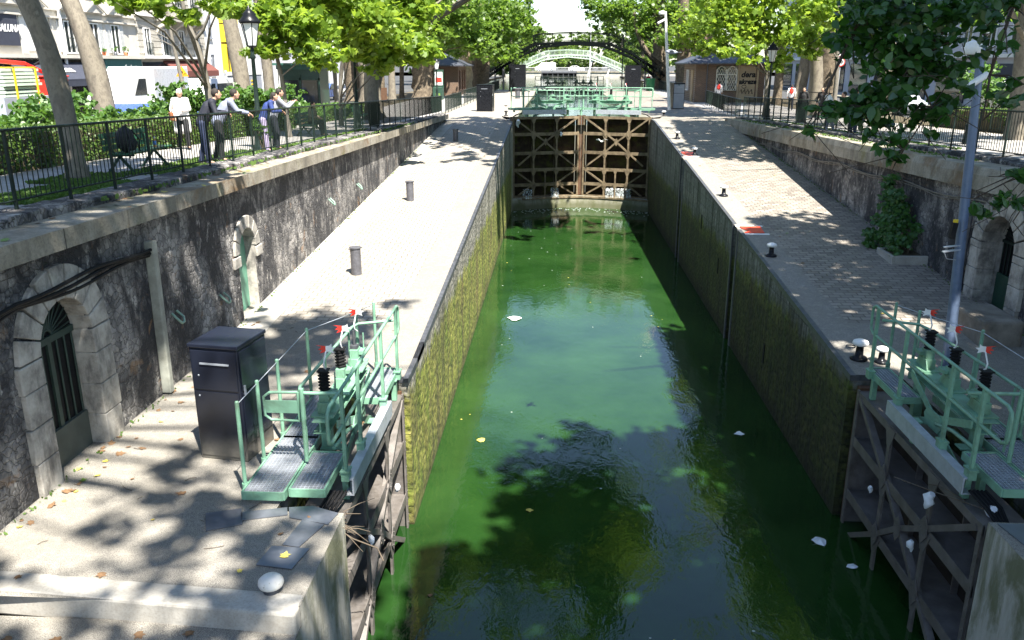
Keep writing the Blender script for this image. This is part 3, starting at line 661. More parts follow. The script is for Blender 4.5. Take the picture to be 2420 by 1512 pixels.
    m = MB(); q = [(.8, -.67, 1.47), (.8, -1.04, 1.46), (.8, -1.12, 1.40), (.8, -1.12, 1.14), (.8, -1.04, 1.08), (.8, -.67, 1.07)]; m.tube(q+[q[0]], .02, 8); sg = B(m, 'swing_gate', gp)
    m = MB().box(.79, .81, -1.11, -.66, 1.18, 1.35); B(m, 'sign_panel', gp, sg)
    tops = []
    for u, w2 in ((.2, -1.23), (.9, -1.23), (1.7, -1.23), (3.12, -1.23), (4.15, -.7), (4.62, -.5)):
        m = MB(); m.tube([(u, w2, zd-.08), (u, w2, zd+1.12)], .027, 8); m.tube([(u, w2, zd-.06), (u, w2, zd+.03)], .042, 8); m.ell((u, w2, zd+1.12), (.027, .027, .02), 8, 4); B(m, 'stanchion', gp); tops.append((u, w2, zd+1.09))
    m = MB().tube(tops, .006, 5); B(m, 'wire_rope', M['steel'] if not dark else mt)
    # winch bench, X brace
    m = MB(); m.box(1.2, 3.75, -.64, -.42, .86, .875); m.box(1.2, 3.75, -.545, -.525, .72, .86); m.box(1.2, 3.75, -.64, -.42, .70, .715)
    for u in (1.5, 3.4): m.box(u-.06, u+.06, -.60, -.46, 0, .70); m.box(u-.09, u+.09, -.62, -.3, .36, .38)
    B(m, 'winch_bench', gp)
    m = MB()
    for a, b in (((1.3, .02), (2.2, .36)), ((3.3, .02), (2.4, .36)), ((1.3, .82), (2.2, .48)), ((3.3, .82), (2.4, .48))):
        m.prism([(a[0]-.05, -.30, a[1]-.06), (b[0], -.30, b[1]-.06), (b[0], -.30, b[1]+.06), (a[0]-.05, -.30, a[1]+.06)], (0, -.02, 0))
    m.prism([(2.1, -.285, .28), (2.5, -.285, .28), (2.6, -.285, .42), (2.5, -.285, .56), (2.1, -.285, .56), (2.0, -.285, .42)], (0, -.015, 0))
    m.tube([(2.2, -.3, .4), (1.7, -.3, .52), (1.2, -.36, .5)], .03, 6); B(m, 'cross_brace', gp)
    for k, u in enumerate((1.55, 2.45, 3.3)):
        m = MB(); m.box(u-.22, u+.22, -.70, -.38, .875, .90); m.box(u-.13, u+.13, -.62, -.46, .90, 1.06); m.box(u-.10, u+.10, -.60, -.47, 1.06, 1.2); m.box(u-.02, u+.17, -.50, -.40, 1.10, 1.16); m.tube([(u+.12, -.42, 1.16), (u+.12, -.42, 1.42)], .012, 5)
        m.prism([(u-.22, -.46, .90), (u-.13, -.46, .90), (u-.13, -.46, 1.06)], (0, -.02, 0)); m.prism([(u+.22, -.46, .90), (u+.13, -.46, .90), (u+.13, -.46, 1.06)], (0, -.02, 0)); wi = B(m, 'winch', gp, bevel=.004)
        if dark: m = MB().tube([(u, -.54, -.9), (u, -.54, 1.9 if k == 0 else 1.55)], .04, 8); m.ell((u, -.54, -.5), (.09, .09, .07), 8, 5); B(m, 'screw_rod', mt, wi)
        elif bellows[k]:
            m = MB()
            for j in range(6): m.lathe([(.06, 0), (.085, .012), (.085, .03), (.06, .045)], (u, -.54, 1.2+j*.047), 4, False)
            m.box(u-.075, u+.075, -.615, -.465, 1.482, 1.5); B(m, 'bellows', M['rubber'], wi)
        else: m = MB().tube([(u, -.54, 1.2), (u, -.54, 1.5)], .02, 6); m.box(u-.06, u+.06, -.6, -.48, 1.2, 1.26); B(m, 'screw_rod', M['darkiron'], wi)
        if flags:
            m = MB().tube([(u+.1, -.5, 1.45), (u, -.52, 1.52), (u-.02, -.52, 1.6), (u+.05, -.5, 1.75)], .012, 5); rd = B(m, 'indicator_rod', M['white'], wi)
            mr, mw = MB(), MB(); starflag(mr, mw, u+.05, -.5, 1.78)
            # turned to face along the canal
            rot = Matrix.Translation((u+.05, -.5, 0)) @ Matrix.Rotation(R(80), 4, 'Z') @ Matrix.Translation((-u-.05, .5, 0))
            mr.xform(rot); mw.xform(rot); B(mr, 'red_flag', M['red'], wi); B(mw, 'white_flag', M['white'], wi)
    # black cable bundle from the hinge
    m = MB()
    for k in range(5):
        m.tube([(.55, -.05-.05*k, .2), (.25, -.12-.05*k, .12), (.0, -.22-.03*k, -.05), (-.25, -.45-.03*k, -.02-.03*k), (-.45, -.75-.02*k, -.0)], .022, 6)
    B(m, 'hose_bundle', M['rubber'])
    return g
PN = (M['gate_steel'], M['gate_plate2'], M['green'], None, M['steel'])
PF = (M['gate_far'], M['gate_plate'], M['green'], None, M['steel'])
PB = (M['fence'], M['fence'], M['fence'], None, M['fence'])
gl = lock_gate((-2.6, 8.9, 2.6), (0, 1, 0), (1, 0, 0), 4.4, 4.35, "open left lock gate leaf in dappled sun with pale green walkway, beside the black cabinet", PN)
gr = lock_gate((5.38, 9.35, 2.6), (0, 1, 0), (-1, 0, 0), 4.4, 4.5, "open right lock gate leaf in deep shade, green walkway beside the blue-grey pole", PN, bellows=(1, 1, 1))
cx, cy = 1.42, 49.25
gfl = lock_gate((LX+.02, 48.05, 5.2), (cx-LX-.02, cy-48.05, 0), (cy-48.05, -(cx-LX), 0), 4.55, math.hypot(cx-LX-.1, cy-48.05)-.05, "closed far lock gate leaf on the left, in shade under a dull green walkway", PF, flags=False, bellows=(0, 0, 0))
gfr = lock_gate((RX-.02, 48.05, 5.2), (cx-RX+.02, cy-48.05, 0), (-(cy-48.05), (cx-RX), 0), 4.55, math.hypot(RX-cx-.1, cy-48.05)-.05, "closed far lock gate leaf on the right, rusty and sunlit under a bright green walkway", PF)
lock_gate((LX+.02, 101, 5.1), (cx-LX, 1.2, 0), (1.2, -(cx-LX), 0), 1.6, 4.0, "distant black lock gate leaf with three screw rods, left half below the black footbridge", PB, flags=False, dark=True)
lock_gate((RX-.02, 101, 5.1), (cx-RX, 1.2, 0), (-1.2, (cx-RX), 0), 1.6, 4.0, "distant black lock gate leaf with three screw rods, right half below the black footbridge", PB, flags=False, dark=True)
# water spilling through the far gates and froth below
random.seed(8)
for n_, (x0, x1, y) in enumerate(((-1.9, -1.35, 47.9), (-.3, .2, 48.5), (2.9, 3.35, 48.55), (3.45, 3.95, 48.4), (4.05, 4.35, 48.3))):
    m = MB()
    for i in range(8):
        xa, xb = lerp(x0, x1, i/8), lerp(x0, x1, (i+1)/8); h = .55
        for (ya, za), (yb, zb) in (((y, .62+h), (y-.10, .62+h*.75)), ((y-.10, .62+h*.75), (y-.17, .62+h*.3)), ((y-.17, .62+h*.3), (y-.2, .61))): m.quad((xa, ya, za), (xb, ya, za), (xb, yb, zb), (xa, yb, zb))
    tag(m.build('water_jet', M['falling']), "white leaking water jet spilling over the far sill, "+["first", "second", "third", "fourth", "fifth"][n_]+" from the left", "water jet", 'water jets below the far gates')
m = MB()
for i in range(170):
    t = random.random(); x = lerp(-2.4, 5.2, t); y = 47.15+1.3*math.sin(math.pi*t)-abs(random.gauss(0, .7)); s = random.uniform(.012, .04); m.ell((x, y, .005), (s*1.6, s, .008), 6, 3)
tag(m.build('foam', M['froth']), kind='stuff')
MB()
# checker plates on the left landing and their frame strips
z0 = 2.905
plate('checker_plate', [(-4.16, 8.63), (-3.77, 8.77), (-3.63, 8.42), (-4.0, 8.25)], z0, M['checker'], "slate-grey steel checker plate farthest left on the near landing", 'steel plate')
plate('checker_plate', [(-3.745, 8.68), (-3.22, 8.82), (-3.16, 8.65), (-3.67, 8.5)], z0, M['checker'], "narrow steel checker strip joining two plates in front of the left walkway", 'steel plate')
plate('checker_plate', [(-3.2, 8.82), (-2.92, 8.87), (-2.56, 8.72), (-2.62, 8.46), (-3.12, 8.59)], z0, M['checker'], "five-sided steel checker plate at the hinge corner of the left gate", 'steel plate')
plate('checker_plate', [(-2.95, 8.55), (-2.66, 8.45), (-2.82, 7.97), (-3.02, 8.01)], z0, M['checker'], "steel checker strip along the wall edge on the left landing", 'steel plate')
plate('checker_plate', [(-3.18, 7.61), (-3.13, 7.98), (-2.69, 7.95), (-2.77, 7.55)], z0, M['checker'], "steel checker plate with a yellow leaf on it, near the white mushroom bollard", 'steel plate')
plate('checker_plate', [(5.36, 9.05), (5.5, 8.2), (6.3, 8.3), (6.5, 9.05)], 2.815, M['checker'], "dull checker plate at the hinge corner of the right gate, strewn with green bits", 'steel plate')
for y0, y1, lab in ((23.5, 24.2, "orange-red cover plate on the right quay edge, nearer one with a dark notch"), (35.8, 36.6, "orange-red cover plate on the right quay edge, farther one by a white cleat")):
    za = zr((y0+y1)/2)
    o = MB().prism([(RX+.28, y0+.2, zr(y0+.2)+.008), (RX+.10, y0, zr(y0)+.008), (RX+.66, y0, zr(y0)+.008), (RX+.70, y1, zr(y1)+.008), (RX+.10, y1, zr(y1)+.008), (RX+.12, y0+.45, zr(y0+.45)+.008)], (0, 0, .02)).build('cover_plate', M['redplate']); tag(o, lab, 'cover plate')
    m = MB()
    for ya in (y0-.16, y1+.02): m.add([(RX, ya, zr(ya)+.006), (RX+.78, ya, zr(ya)+.006), (RX+.78, ya+.14, zr(ya+.14)+.006), (RX, ya+.14, zr(ya+.14)+.006)], [(0, 1, 2, 3)])
    o2 = m.build('white_border', M['white']); o2.parent = o; o2.name = 'white_border'
# ------------------------------------------------------------------ cabinets
def cabinet(loc, w, d, h, rz, label, mat, front, doormat=None):
    t = thing('metal_cabinet', label, 'cabinet', loc, rz)
    m = MB().box(-w/2, w/2, -d/2, d/2, 0, h); m.build('body', mat, t, world=False, bevel=.012)
    m = MB().box(-w/2-.015, w/2+.015, -d/2-.02, d/2+.015, h, h+.05); m.build('lid', mat, t, world=False, bevel=.008)
    fy = -d/2
    dm = doormat or mat
    dr = MB().box(-w/2+.03, w/2-.03, fy-.012, fy-.001, .06, h*.62).build('door', dm, t, world=False, bevel=.004)
    d2 = MB().box(-w/2+.03, w/2-.03, fy-.012, fy-.001, h*.635, h-.04).build('door', dm, t, world=False, bevel=.004)
    MB().box(-.2, .22, fy-.03, fy-.012, h*.86, h*.873).build('handle', M['steel'], d2, world=False)
    m = MB()
    for x, z in ((-.24, h*.76), (-.26, h*.58)): m.ell((x, fy-.013, z), (.014, .008, .014), 6, 4)
    m.build('lock', M['steel'], d2, world=False)
    for s in (1, -1):
        if front == s or front == 2:
            sd = MB().box(*sorted((s*w/2, s*(w/2+.012))), -d/2+.03, d/2-.03, .25, h*.62).build('door', dm, t, world=False, bevel=.004)
            MB().box(*sorted((s*(w/2+.0), s*(w/2+.012))), -d/2+.03, d/2-.03, h*.635, h-.04).build('door', dm, t, world=False, bevel=.004)
            m = MB().box(*sorted((s*(w/2+.012), s*(w/2+.03))), -d/2+.06, -d/2+.09, h*.60, h*.68); m.build('latch', M['steel'], sd, world=False)
    return t
cabinet((-4.42, 10.42, 2.9), .70, .75, 1.62, R(-9), "large glossy black metal cabinet on the near left landing, dusty at its foot", M['cab_black'], 1)
cabinet((-4.78, 56.9, 5.05), 1.05, .8, 1.68, R(-6), "black metal cabinet on the left quay beside the far gates' left end", M['black'], 1)
cabinet((8.25, 59.4, 5.11), .78, .8, 1.68, R(8), "light grey metal cabinet with a dark flank beside the white camera pole", M['black'], 0, M['cab_grey'])
o = MB().prism([(8.18, 58.93, 6.74), (8.36, 58.96, 6.74), (8.27, 58.94, 6.66)], (0, -.015, 0)).build('sticker', M['teal'])
o.parent = col.objects['metal_cabinet.002'] if 'metal_cabinet.002' in col.objects else None
if o.parent: o.matrix_parent_inverse = Matrix.LocRotScale(o.parent.location, o.parent.rotation_euler, None).inverted()
cabinet((-4.55, 98, 5.05), 1.9, .9, 2.9, 0, "tall black cabinet left of the distant black gate screw rods", M['black'], 0)
cabinet((8.4, 97, 5.12), 1.75, .9, 2.75, 0, "tall black cabinet right of the distant black gate, beside the green bin", M['black'], 0)
# ------------------------------------------------------------------ bollards
def can_bollard(x, y, h, label):
    z = zl(y); t = thing('bollard', label, 'bollard', (x, y, z), group=None)
    r = .125
    m = MB().lathe([(r, 0), (r, h-.03), (r+.02, h-.03), (r+.02, h-.005), (r-.01, h), (.0, h+.01)], (x, y, z), 20, False); m.build('body', M['iron'], t)
    m = MB()
    for a in (-2.4, .75): m.ell((x+(r+.03)*math.cos(a), y+(r+.03)*math.sin(a), z+h-.035), (.028, .028, .02), 8, 5)
    m.build('horn', M['iron'], t)
can_bollard(-4.79, 19.25, .68, "grey iron cylinder bollard nearest the camera on the sunlit left quay")
can_bollard(-4.86, 27.42, .66, "grey iron cylinder bollard in the middle of the sunlit left quay")
can_bollard(-4.88, 40.66, .58, "dark cylinder bollard in broken shade at the upper end of the left quay")
def mushroom(x, y, z, s, label, ring=False, white=True):
    t = thing('mooring_bollard', label, 'mooring bollard', (x, y, z))
    m = MB().lathe([(.16*s, 0), (.16*s, .03*s), (.13*s, .06*s), (.075*s, .075*s), (.065*s, .25*s), (.075*s, .29*s)], (x, y, z), 16); m.build('stem', M['black'], t)
    m = MB().lathe([(.07*s, .28*s), (.13*s, .285*s), (.145*s, .32*s), (.13*s, .36*s), (.07*s, .385*s), (0.001, .39*s)], (x, y, z), 18); m.build('cap', M['white'] if white else M['black'], t)
    if ring: MB().tube([(x-.17+.08*math.cos(a*.5), y+.08*math.sin(a*.5), z+.25) for a in range(14)], .012, 6).build('ring', M['darkiron'], t)
mushroom(5.66, 14.75, 2.86, 1.0, "white-capped mooring bollard with an iron ring by the right gate corner", True)
mushroom(6.02, 14.62, 2.85, .8, "small white-capped mooring bollard half behind the right green guardrail")
mushroom(5.60, 21.28, zr(21.28), .9, "white-capped mooring bollard in dappled shade just nearer than the orange-red plate")
mushroom(5.66, 28.23, zr(28.23), .95, "mooring bollard glaring white in the sunlit patch of the right quay")
mushroom(5.85, 35.9, zr(35.9), .9, "white-capped mooring bollard standing by the farther orange-red plate")
mushroom(5.70, 40.3, zr(40.3), .95, "white-capped mooring bollard in shade between far plate and far gates")
mushroom(6.3, 50.6, 5.1, .9, "pale mooring bollard at the right end of the far green walkway")
mushroom(-3.1, 51.8, 5.05, .8, "small dark mooring bollard at the left end of the far green walkway", white=False)
t = thing('mooring_bollard', "chipped white mushroom head bollard on the near left landing edge", 'mooring bollard', (-2.86, 7.17, 2.9))
MB().lathe([(.085, 0), (.085, .03), (.09, .06)], (-2.86, 7.17, 2.9), 18).build('stem', M['darkiron'], t)
t2 = NT("chipped_white"); n_ = t2.noise(9, 5, .7); cc_ = t2.ramp(n_, [(.34, (.10, .06, .04)), (.40, (.72, .69, .62)), (.7, (.82, .80, .76))]); t2.bump(n_, .3, .01)
MB().lathe([(.08, .05), (.12, .075), (.132, .105), (.125, .14), (.095, .17), (.05, .182), (0.001, .185)], (-2.86, 7.17, 2.9), 24).build('cap', t2.done(cc_, .5), t)
t = thing('iron_post', "squat round iron post on the far left quay beyond the black cabinet", 'bollard', (-3.6, 78, 5.05))
MB().lathe([(.22, 0), (.22, .8), (.3, .82), (.3, .9), (.0, .93)], (-3.6, 78, 5.05), 16, False).build('body', M['iron'], t)
# stone block
o = MB().box(8.15, 8.95, 15.45, 16.75, 2.79, 3.42).build('stone_block', plain("old_stone", (.22, .20, .17), .9, 0, .4, 3, .5, .5), bevel=.06); tag(o, "long rough stone block lying on the right quay below the louvred window", "stone block")
# poles
t = thing('camera_pole', "tall blue-grey galvanised pole on the right quay carrying a dome and a tube camera", 'pole', (7.16, 14.5, 2.81), group=None)
P0, P1 = Vector((7.16, 14.5, 2.81)), Vector((6.86, 14.5, 8.45)); at = lambda z: P0.lerp(P1, (z-2.81)/5.64)
MB().tube([P0, P1], [.105, .065], 8).build('pole', M['bluepole'], t)
q = at(5.45)
sg = MB().bar((q.x-.2, q.y-.1, 5.22), (q.x-.17, q.y-.1, 5.5), .085, .085).build('signal_head', M['rubber'], t, bevel=.01); MB().cyl((q.x-.17, q.y-.1, 5.5), (q.x-.17, q.y-.1, 5.55), .04).build('beacon', M['yellow'], sg)
m = MB().bar((q.x-.28, q.y-.05, 5.06), (q.x, q.y-.05, 5.09), .05, .02); m.bar((q.x-.3, q.y-.08, 4.98), (q.x, q.y-.05, 5.02), .06, .02); m.tube([(q.x-.28, q.y-.1, 4.97), (q.x-.22, q.y-.1, 4.86), (q.x-.05, q.y-.08, 4.84)], .006, 4); m.build('bracket', M['steel'], t)
q = at(8.05)
MB().tube([(q.x+.1, q.y-.08, 7.93), (q.x-.3, q.y-.22, 7.70)], .055, 10).build('tube_camera', M['white'], t)
m = MB().bar((q.x, q.y, 8.34), (q.x-.14, q.y-.1, 8.36), .06, .06); m.lathe([(.03, .22), (.12, .18), (.135, .02), (.11, 0)], (q.x-.2, q.y-.12, 8.24), 14); dc = m.build('dome_camera', M['white'], t); MB().ell((q.x-.2, q.y-.12, 8.24), (.085, .085, .09), 12, 6).build('dome', M['glass'], dc)
t = thing('camera_pole', "slim white camera pole on the far right quay beside the grey cabinet", 'pole', (7.55, 57.8, 5.1))
MB().tube([(7.55, 57.8, 5.1), (6.95, 57.8, 11.35)], [.12, .085], 10).build('pole', M['white'], t)
m = MB().tube([(6.95, 57.8, 11.3), (6.75, 57.7, 11.35)], .05, 8); m.lathe([(.02, .22), (.17, .16), (.18, .0), (.13, -.02)], (6.68, 57.6, 11.15), 12); dc = m.build('dome_camera', M['white'], t); MB().ell((6.68, 57.6, 11.12), (.12, .12, .12), 10, 6).build('dome', M['glass'], dc)
MB().tube([(6.95, 57.7, 10.85), (6.45, 57.4, 10.6)], .07, 10).build('tube_camera', M['white'], t)
# ------------------------------------------------------------------ fences
def fence(pts, label, step, zf, h=1.05, base=.0, nb=10, rail=.022, sag=0.0):
    """railing along a polyline: posts are parts, each bay of bars is a part"""
    P = [Vector((x, y, zf(y)+base)) for x, y in pts]; t = thing('railing', label, 'railing', tuple(P[0]))
    Q = []
    for a, b in zip(P[:-1], P[1:]):
        n = max(1, round((b-a).length/step))
        for i in range(n): p = a.lerp(b, i/n); p.z = zf(p.y)+base; Q.append(p)
    Q.append(P[-1]); up = Vector((0, 0, 1))
    m = MB(); m.tube([p+up*h for p in Q], rail, 6); m.build('top_rail', M['fence'], t)
    m = MB(); m.tube([p+up*.14 for p in Q], .014, 4); m.build('bottom_rail', M['fence'], t)
    pm = None; bm_ = None
    for i, p in enumerate(Q):
        m = MB().bar(p-up*.06, p+up*h, .038, .038, up=(0, 1, 0)); m.build('post', M['fence'], t)
        if i < len(Q)-1:
            q = Q[i+1]; m = MB()
            for k in range(1, nb): c = p.lerp(q, k/nb); m.tube([c+up*.13, c+up*(h-.01)], .0085, 4, False)
            m.build('bars', M['fence'], t)
    return t
fence([(-7.15, 4.2), (-7.15, 52.6)], "long black-green railing along the left promenade above the stone coping", 1.27, zp, base=.07, nb=11)
fence([(-7.1, 54), (-7.02, 62.5)], "short black-green railing bay behind the black cabinet on the left quay", 1.4, lambda y: 5.08, nb=10)
fence([(-7.0, 64), (-7.0, 103)], "distant left railing running on towards the black footbridge", 2.4, lambda y: 5.1, h=1.1, nb=12)
fence([(10.25, 4.0), (10.25, 47.5)], "long black-green railing along the right promenade, partly behind dark leaves", 1.3, zp, base=.11, nb=11)
fence([(10.35, 48.8), (10.55, 54.5), (11.35, 66)], "short black-green railing in front of the brown brick lock house", 1.45, lambda y: 5.12, nb=10)
fence([(11.7, 80), (12.3, 117)], "distant right railing behind the white camera pole", 2.4, lambda y: 5.1, h=1.1, nb=12)
fence([(16.9, 6), (16.9, 34)], "second railing at the far side of the right promenade by the shrubs", 1.6, zp, h=.95, nb=10)

# ------------------------------------------------------------------ leaves
def tmpl(shape):
    if shape == 'plane':
        a = [(-.08, -.5), (-.42, -.36), (-.30, -.1), (-.55, .12), (-.22, .16), (0, .55), (.22, .16), (.55, .12), (.30, -.1), (.42, -.36), (.08, -.5)]
        return np.array([(x, y, -.35*x*x+.06*y) for x, y in a])
    if shape == 'oval':
        a = [(0, -.5), (-.2, -.3), (-.29, -.02), (-.2, .25), (0, .58), (.2, .25), (.29, -.02), (.2, -.3)]
        return np.array([(x, y, .35*abs(x)-.3*y*y) for x, y in a])
    if shape == 'round':
        return np.array([(.45*math.cos(k*math.pi/3), .45*math.sin(k*math.pi/3), .05*(k % 2)) for k in range(6)])
    return np.array([(-.3, -.15, 0), (0, -.5, .03), (.3, -.1, 0), (.12, .5, .05), (-.2, .4, 0)])
def leaf_object(name, mat, pos, size, rng, parent, shape='plane', flat=.6, var=.35, off=(0, 0, 0), fixn=None):
    n = len(pos); T = tmpl(shape); k = len(T)
    nr = rng.normal(size=(n, 3)); nr /= np.linalg.norm(nr, axis=1)[:, None]
    N = nr*(1-flat)+np.array([0, 0, 1.])*flat
    if fixn is not None: N = fixn*flat+nr*(1-flat)
    N /= np.linalg.norm(N, axis=1)[:, None]+1e-9
    r2 = rng.normal(size=(n, 3)); U = np.cross(N, r2); U /= np.linalg.norm(U, axis=1)[:, None]+1e-9; V = np.cross(N, U)
    s = size*(1+var*rng.uniform(-1, 1, n))
    vs = pos[:, None, :]+s[:, None, None]*(T[None, :, 0, None]*U[:, None, :]+T[None, :, 1, None]*V[:, None, :]+T[None, :, 2, None]*N[:, None, :])
    vs = vs.reshape(-1, 3)-np.array(off)
    me = bpy.data.meshes.new(name); me.vertices.add(n*k); me.loops.add(n*k); me.polygons.add(n)
    me.vertices.foreach_set("co", vs.astype(np.float32).ravel())
    me.loops.foreach_set("vertex_index", np.arange(n*k, dtype=np.int32))
    me.polygons.foreach_set("loop_start", np.arange(0, n*k, k, dtype=np.int32))
    me.update(calc_edges=True); me.validate()
    me.materials.append(mat); o = link(bpy.data.objects.new(name, me))
    if parent is not None: o.parent = parent
    return o
def clump_points(clumps, n, rng, shell=.55, sub=None):
    """leaf positions: small twigs-full of leaves gathered into the clumps, so that gaps remain"""
    C = np.array([c[:3] for c in clumps]); Rr = np.array([c[3:6] for c in clumps]); w = Rr.prod(axis=1)**.72; w /= w.sum()
    nt = max(1, n//(sub or 14)); idx = rng.choice(len(C), nt, p=w)
    d = rng.normal(size=(nt, 3)); d /= np.linalg.norm(d, axis=1)[:, None]
    tw = C[idx]+d*(rng.uniform(0, 1, nt)**shell)[:, None]*Rr[idx]
    j = rng.integers(0, nt, n); sc = np.minimum(Rr[idx[j]].min(axis=1)*.42, .55)
    return tw[j]+rng.normal(size=(n, 3))*(sc[:, None]*np.array([.55, .55, .28]))
def tree(name, label, cat, base, path, radii, clumps, n, size, mat, bark, seed, limbs=(), shape='plane', flat=.5, mask=None, knob=0.0, group=None, sub=None, nseg=12):
    rng = np.random.default_rng(seed); t = thing(name, label, cat, base, group=group)
    pts = [Vector(p) for p in path]; P = []; Rd = []
    for i in range(len(pts)-1):                                        # smooth the path
        q = 5
        for k in range(q):
            u = k/q; p0 = pts[max(i-1, 0)]; p1 = pts[i]; p2 = pts[i+1]; p3 = pts[min(i+2, len(pts)-1)]
            P.append(.5*((2*p1)+(p2-p0)*u+(2*p0-5*p1+4*p2-p3)*u*u+(3*p1-p0-3*p2+p3)*u**3)); Rd.append(lerp(radii[i], radii[i+1], u))
    P.append(pts[-1]); Rd.append(radii[-1])
    m = MB().tube(P, Rd, nseg)
    for i, v in enumerate(m.v[:len(P)*nseg]):
        k = i//nseg; c = P[k]; d = Vector(v)-c
        f = 1+.06*math.sin(i*2.1+seed)+.05*math.sin(i*5.3)+knob*rng.normal()*.5
        if k == 0: f *= 1.25
        if k == 1: f *= 1.08
        m.v[i] = tuple(c+d*f)
    for L, r0, r1 in limbs: m.tube([Vector(p) for p in L], [lerp(r0, r1, i/(len(L)-1)) for i in range(len(L))], 7)
    if clumps:
        for c in clumps[:40]:                                          # limbs that carry the clumps
            c = Vector(c[:3]); k = min(range(len(P)), key=lambda i: abs(P[i].z-(c.z-.45*(c-P[i]).length*.8))); a = P[k]
            if (c-a).length > .6 and (c-a).length < 14:
                mid = a.lerp(c, .5)+Vector((0, 0, .08*(c-a).length)); r = min(Rd[k]*.45, .02+.012*(c-a).length); m.tube([a, a.lerp(mid, .5), mid, mid.lerp(c, .55), c], [r, r*.85, r*.65, r*.45, r*.2], 5, False)
    m.build('trunk', bark, t)
    if clumps and n:
        pos = clump_points(clumps, n, rng, sub=sub)
        if mask is not None: pos = pos[mask(pos, rng)]
        leaf_object('crown', mat, pos, size, rng, t, shape, flat, off=base)
    return t
# parts of the ground that the sun reaches in the photograph: crowns are shaped for that light, shading leaves cut out
LIT = [(-6.4, -2.4, 17, 33.5, 3.6, .0), (-3.4, -2.4, 12.5, 17, 3, .1), (-2.5, 3.0, 17.5, 39, 0, .0), (-2.5, -1.2, 12.3, 17.5, 0, .05), (2.4, 4.6, 25.5, 38, 0, .1), (1.5, 5.2, 40, 50, 2.2, .05),
       (5.2, 9.4, 25.5, 35.2, 4, .0), (5.2, 9.4, 47.0, 54, 5, .1), (-6.4, -2.4, 33.5, 50, 4.5, .45), (-6.4, -2.6, 6.5, 14, 2.9, .20), (-3.4, -1.2, 13.2, 24, 1.5, .0), (-3.2, -1.8, 13.2, 24, .5, .0), (-3.3, -2.0, 8.6, 13.5, 1.3, .15), (-3.9, -2.4, 8.6, 13.6, 3.6, .25), (-12, -7, 21.5, 36, 5.7, .3), (5.2, 9.4, 14, 25.5, 3, .62), (10, 17, 8, 60, 5.5, .55), (-30, -10.8, 6, 80, 6, .0), (-2.6, 5.4, 50, 100, 4.7, .1), (17, 40, 0, 90, 6, .2)]
def sunmask(pos, rng):
    keep = np.ones(len(pos), bool); nz = 1.1*np.sin(pos[:, 0]*1.9+pos[:, 1]*.7)*np.sin(pos[:, 1]*1.3-pos[:, 2]*.8)
    patch = .5+.5*np.sin(pos[:, 0]*1.35+1.7*np.sin(pos[:, 1]*.8))*np.sin(pos[:, 1]*1.15+1.4*np.sin(pos[:, 0]*.9+pos[:, 2]*.5))
    for x0, x1, y0, y1, zg, dens in LIT:
        h = pos[:, 2]-zg; gx = pos[:, 0]-.30*h; gy = pos[:, 1]+.50*h
        ins = (gx > x0-.15) & (gx < x1+.15) & (gy+nz*.6 > y0) & (gy+nz*.6 < y1)
        keep &= ~(ins & (patch > dens))
    # nothing hangs into the frame from the shade canopy
    keep &= pos[:, 2] > 8.7+.078*pos[:, 1]
    return keep
G = lambda cx, cy, cz, r, n, seed, rz=None: [(cx+r*.75*math.cos(a*2.4+seed)*math.sqrt((a+.5)/n), cy+r*.75*math.sin(a*2.4+seed)*math.sqrt((a+.5)/n), cz+(rz or r*.6)*math.sin(a*1.7+seed), r*.36, r*.36, r*.26) for a in range(n)]
LP, LO, LF = M['leaf_plane'], M['leaf_old'], M['leaf_far']
# --- left bank
tree('plane_tree', "dark leaning plane trunk behind the railing next to the green bench", 'tree', (-8.83, 14.95, 6.0), [(-8.83, 14.95, 6.0), (-8.9, 14.95, 7.2), (-9.05, 14.95, 8.4), (-9.4, 14.95, 9.8), (-9.6, 15, 12)], [.19, .17, .17, .165, .13],
     G(-7.4, 11.8, 13.6, 3.8, 16, 1), 5200, .30, LO, M['bark'], 11, mask=sunmask)
tree('plane_tree', "mottled sunlit plane trunk between the black awning and the white truck", 'tree', (-18.6, 34.2, 5.0), [(-18.55, 34.2, 5.0), (-18.7, 34.2, 7), (-19.0, 34.2, 9), (-19.7, 34.2, 11.5), (-20, 34, 15)], [.44, .40, .37, .30, .22],
     G(-20, 33, 16, 4.5, 10, 2), 2200, .34, LO, M['bark'], 12, mask=sunmask)
CL0 = [(-11.64,23.98,9.65,1.00,0.80,0.28),(-10.46,23.96,9.39,0.71,0.57,0.26),(-9.82,25.15,9.72,0.86,0.69,0.29),(-11.87,22.94,9.71,0.51,0.41,0.20),(-10.94,24.13,10.01,1.41,1.13,0.29)]
tree('young_plane_tree', "young forked plane tree behind the shrubs, in front of the maroon awning", 'tree', (-12.2, 29.4, 5.6), [(-12.1, 29.4, 5.6), (-12.2, 29.4, 7), (-12.35, 29.4, 8.3), (-12.7, 29.4, 9.6), (-12.8, 29.2, 11)], [.15, .12, .115, .08, .05],
     CL0, 1500, .22, LP, M['greybark'], 13, limbs=[([(-12.45, 29.4, 8.9), (-12.1, 29.3, 9.2), (-11.7, 29.2, 9.9), (-11.6, 29, 11)], .06, .03), ([(-12.7, 29.4, 9.5), (-13.3, 28.5, 9.7), (-12.6, 26.5, 9.6), (-11.6, 24.2, 9.7)], .045, .02)])
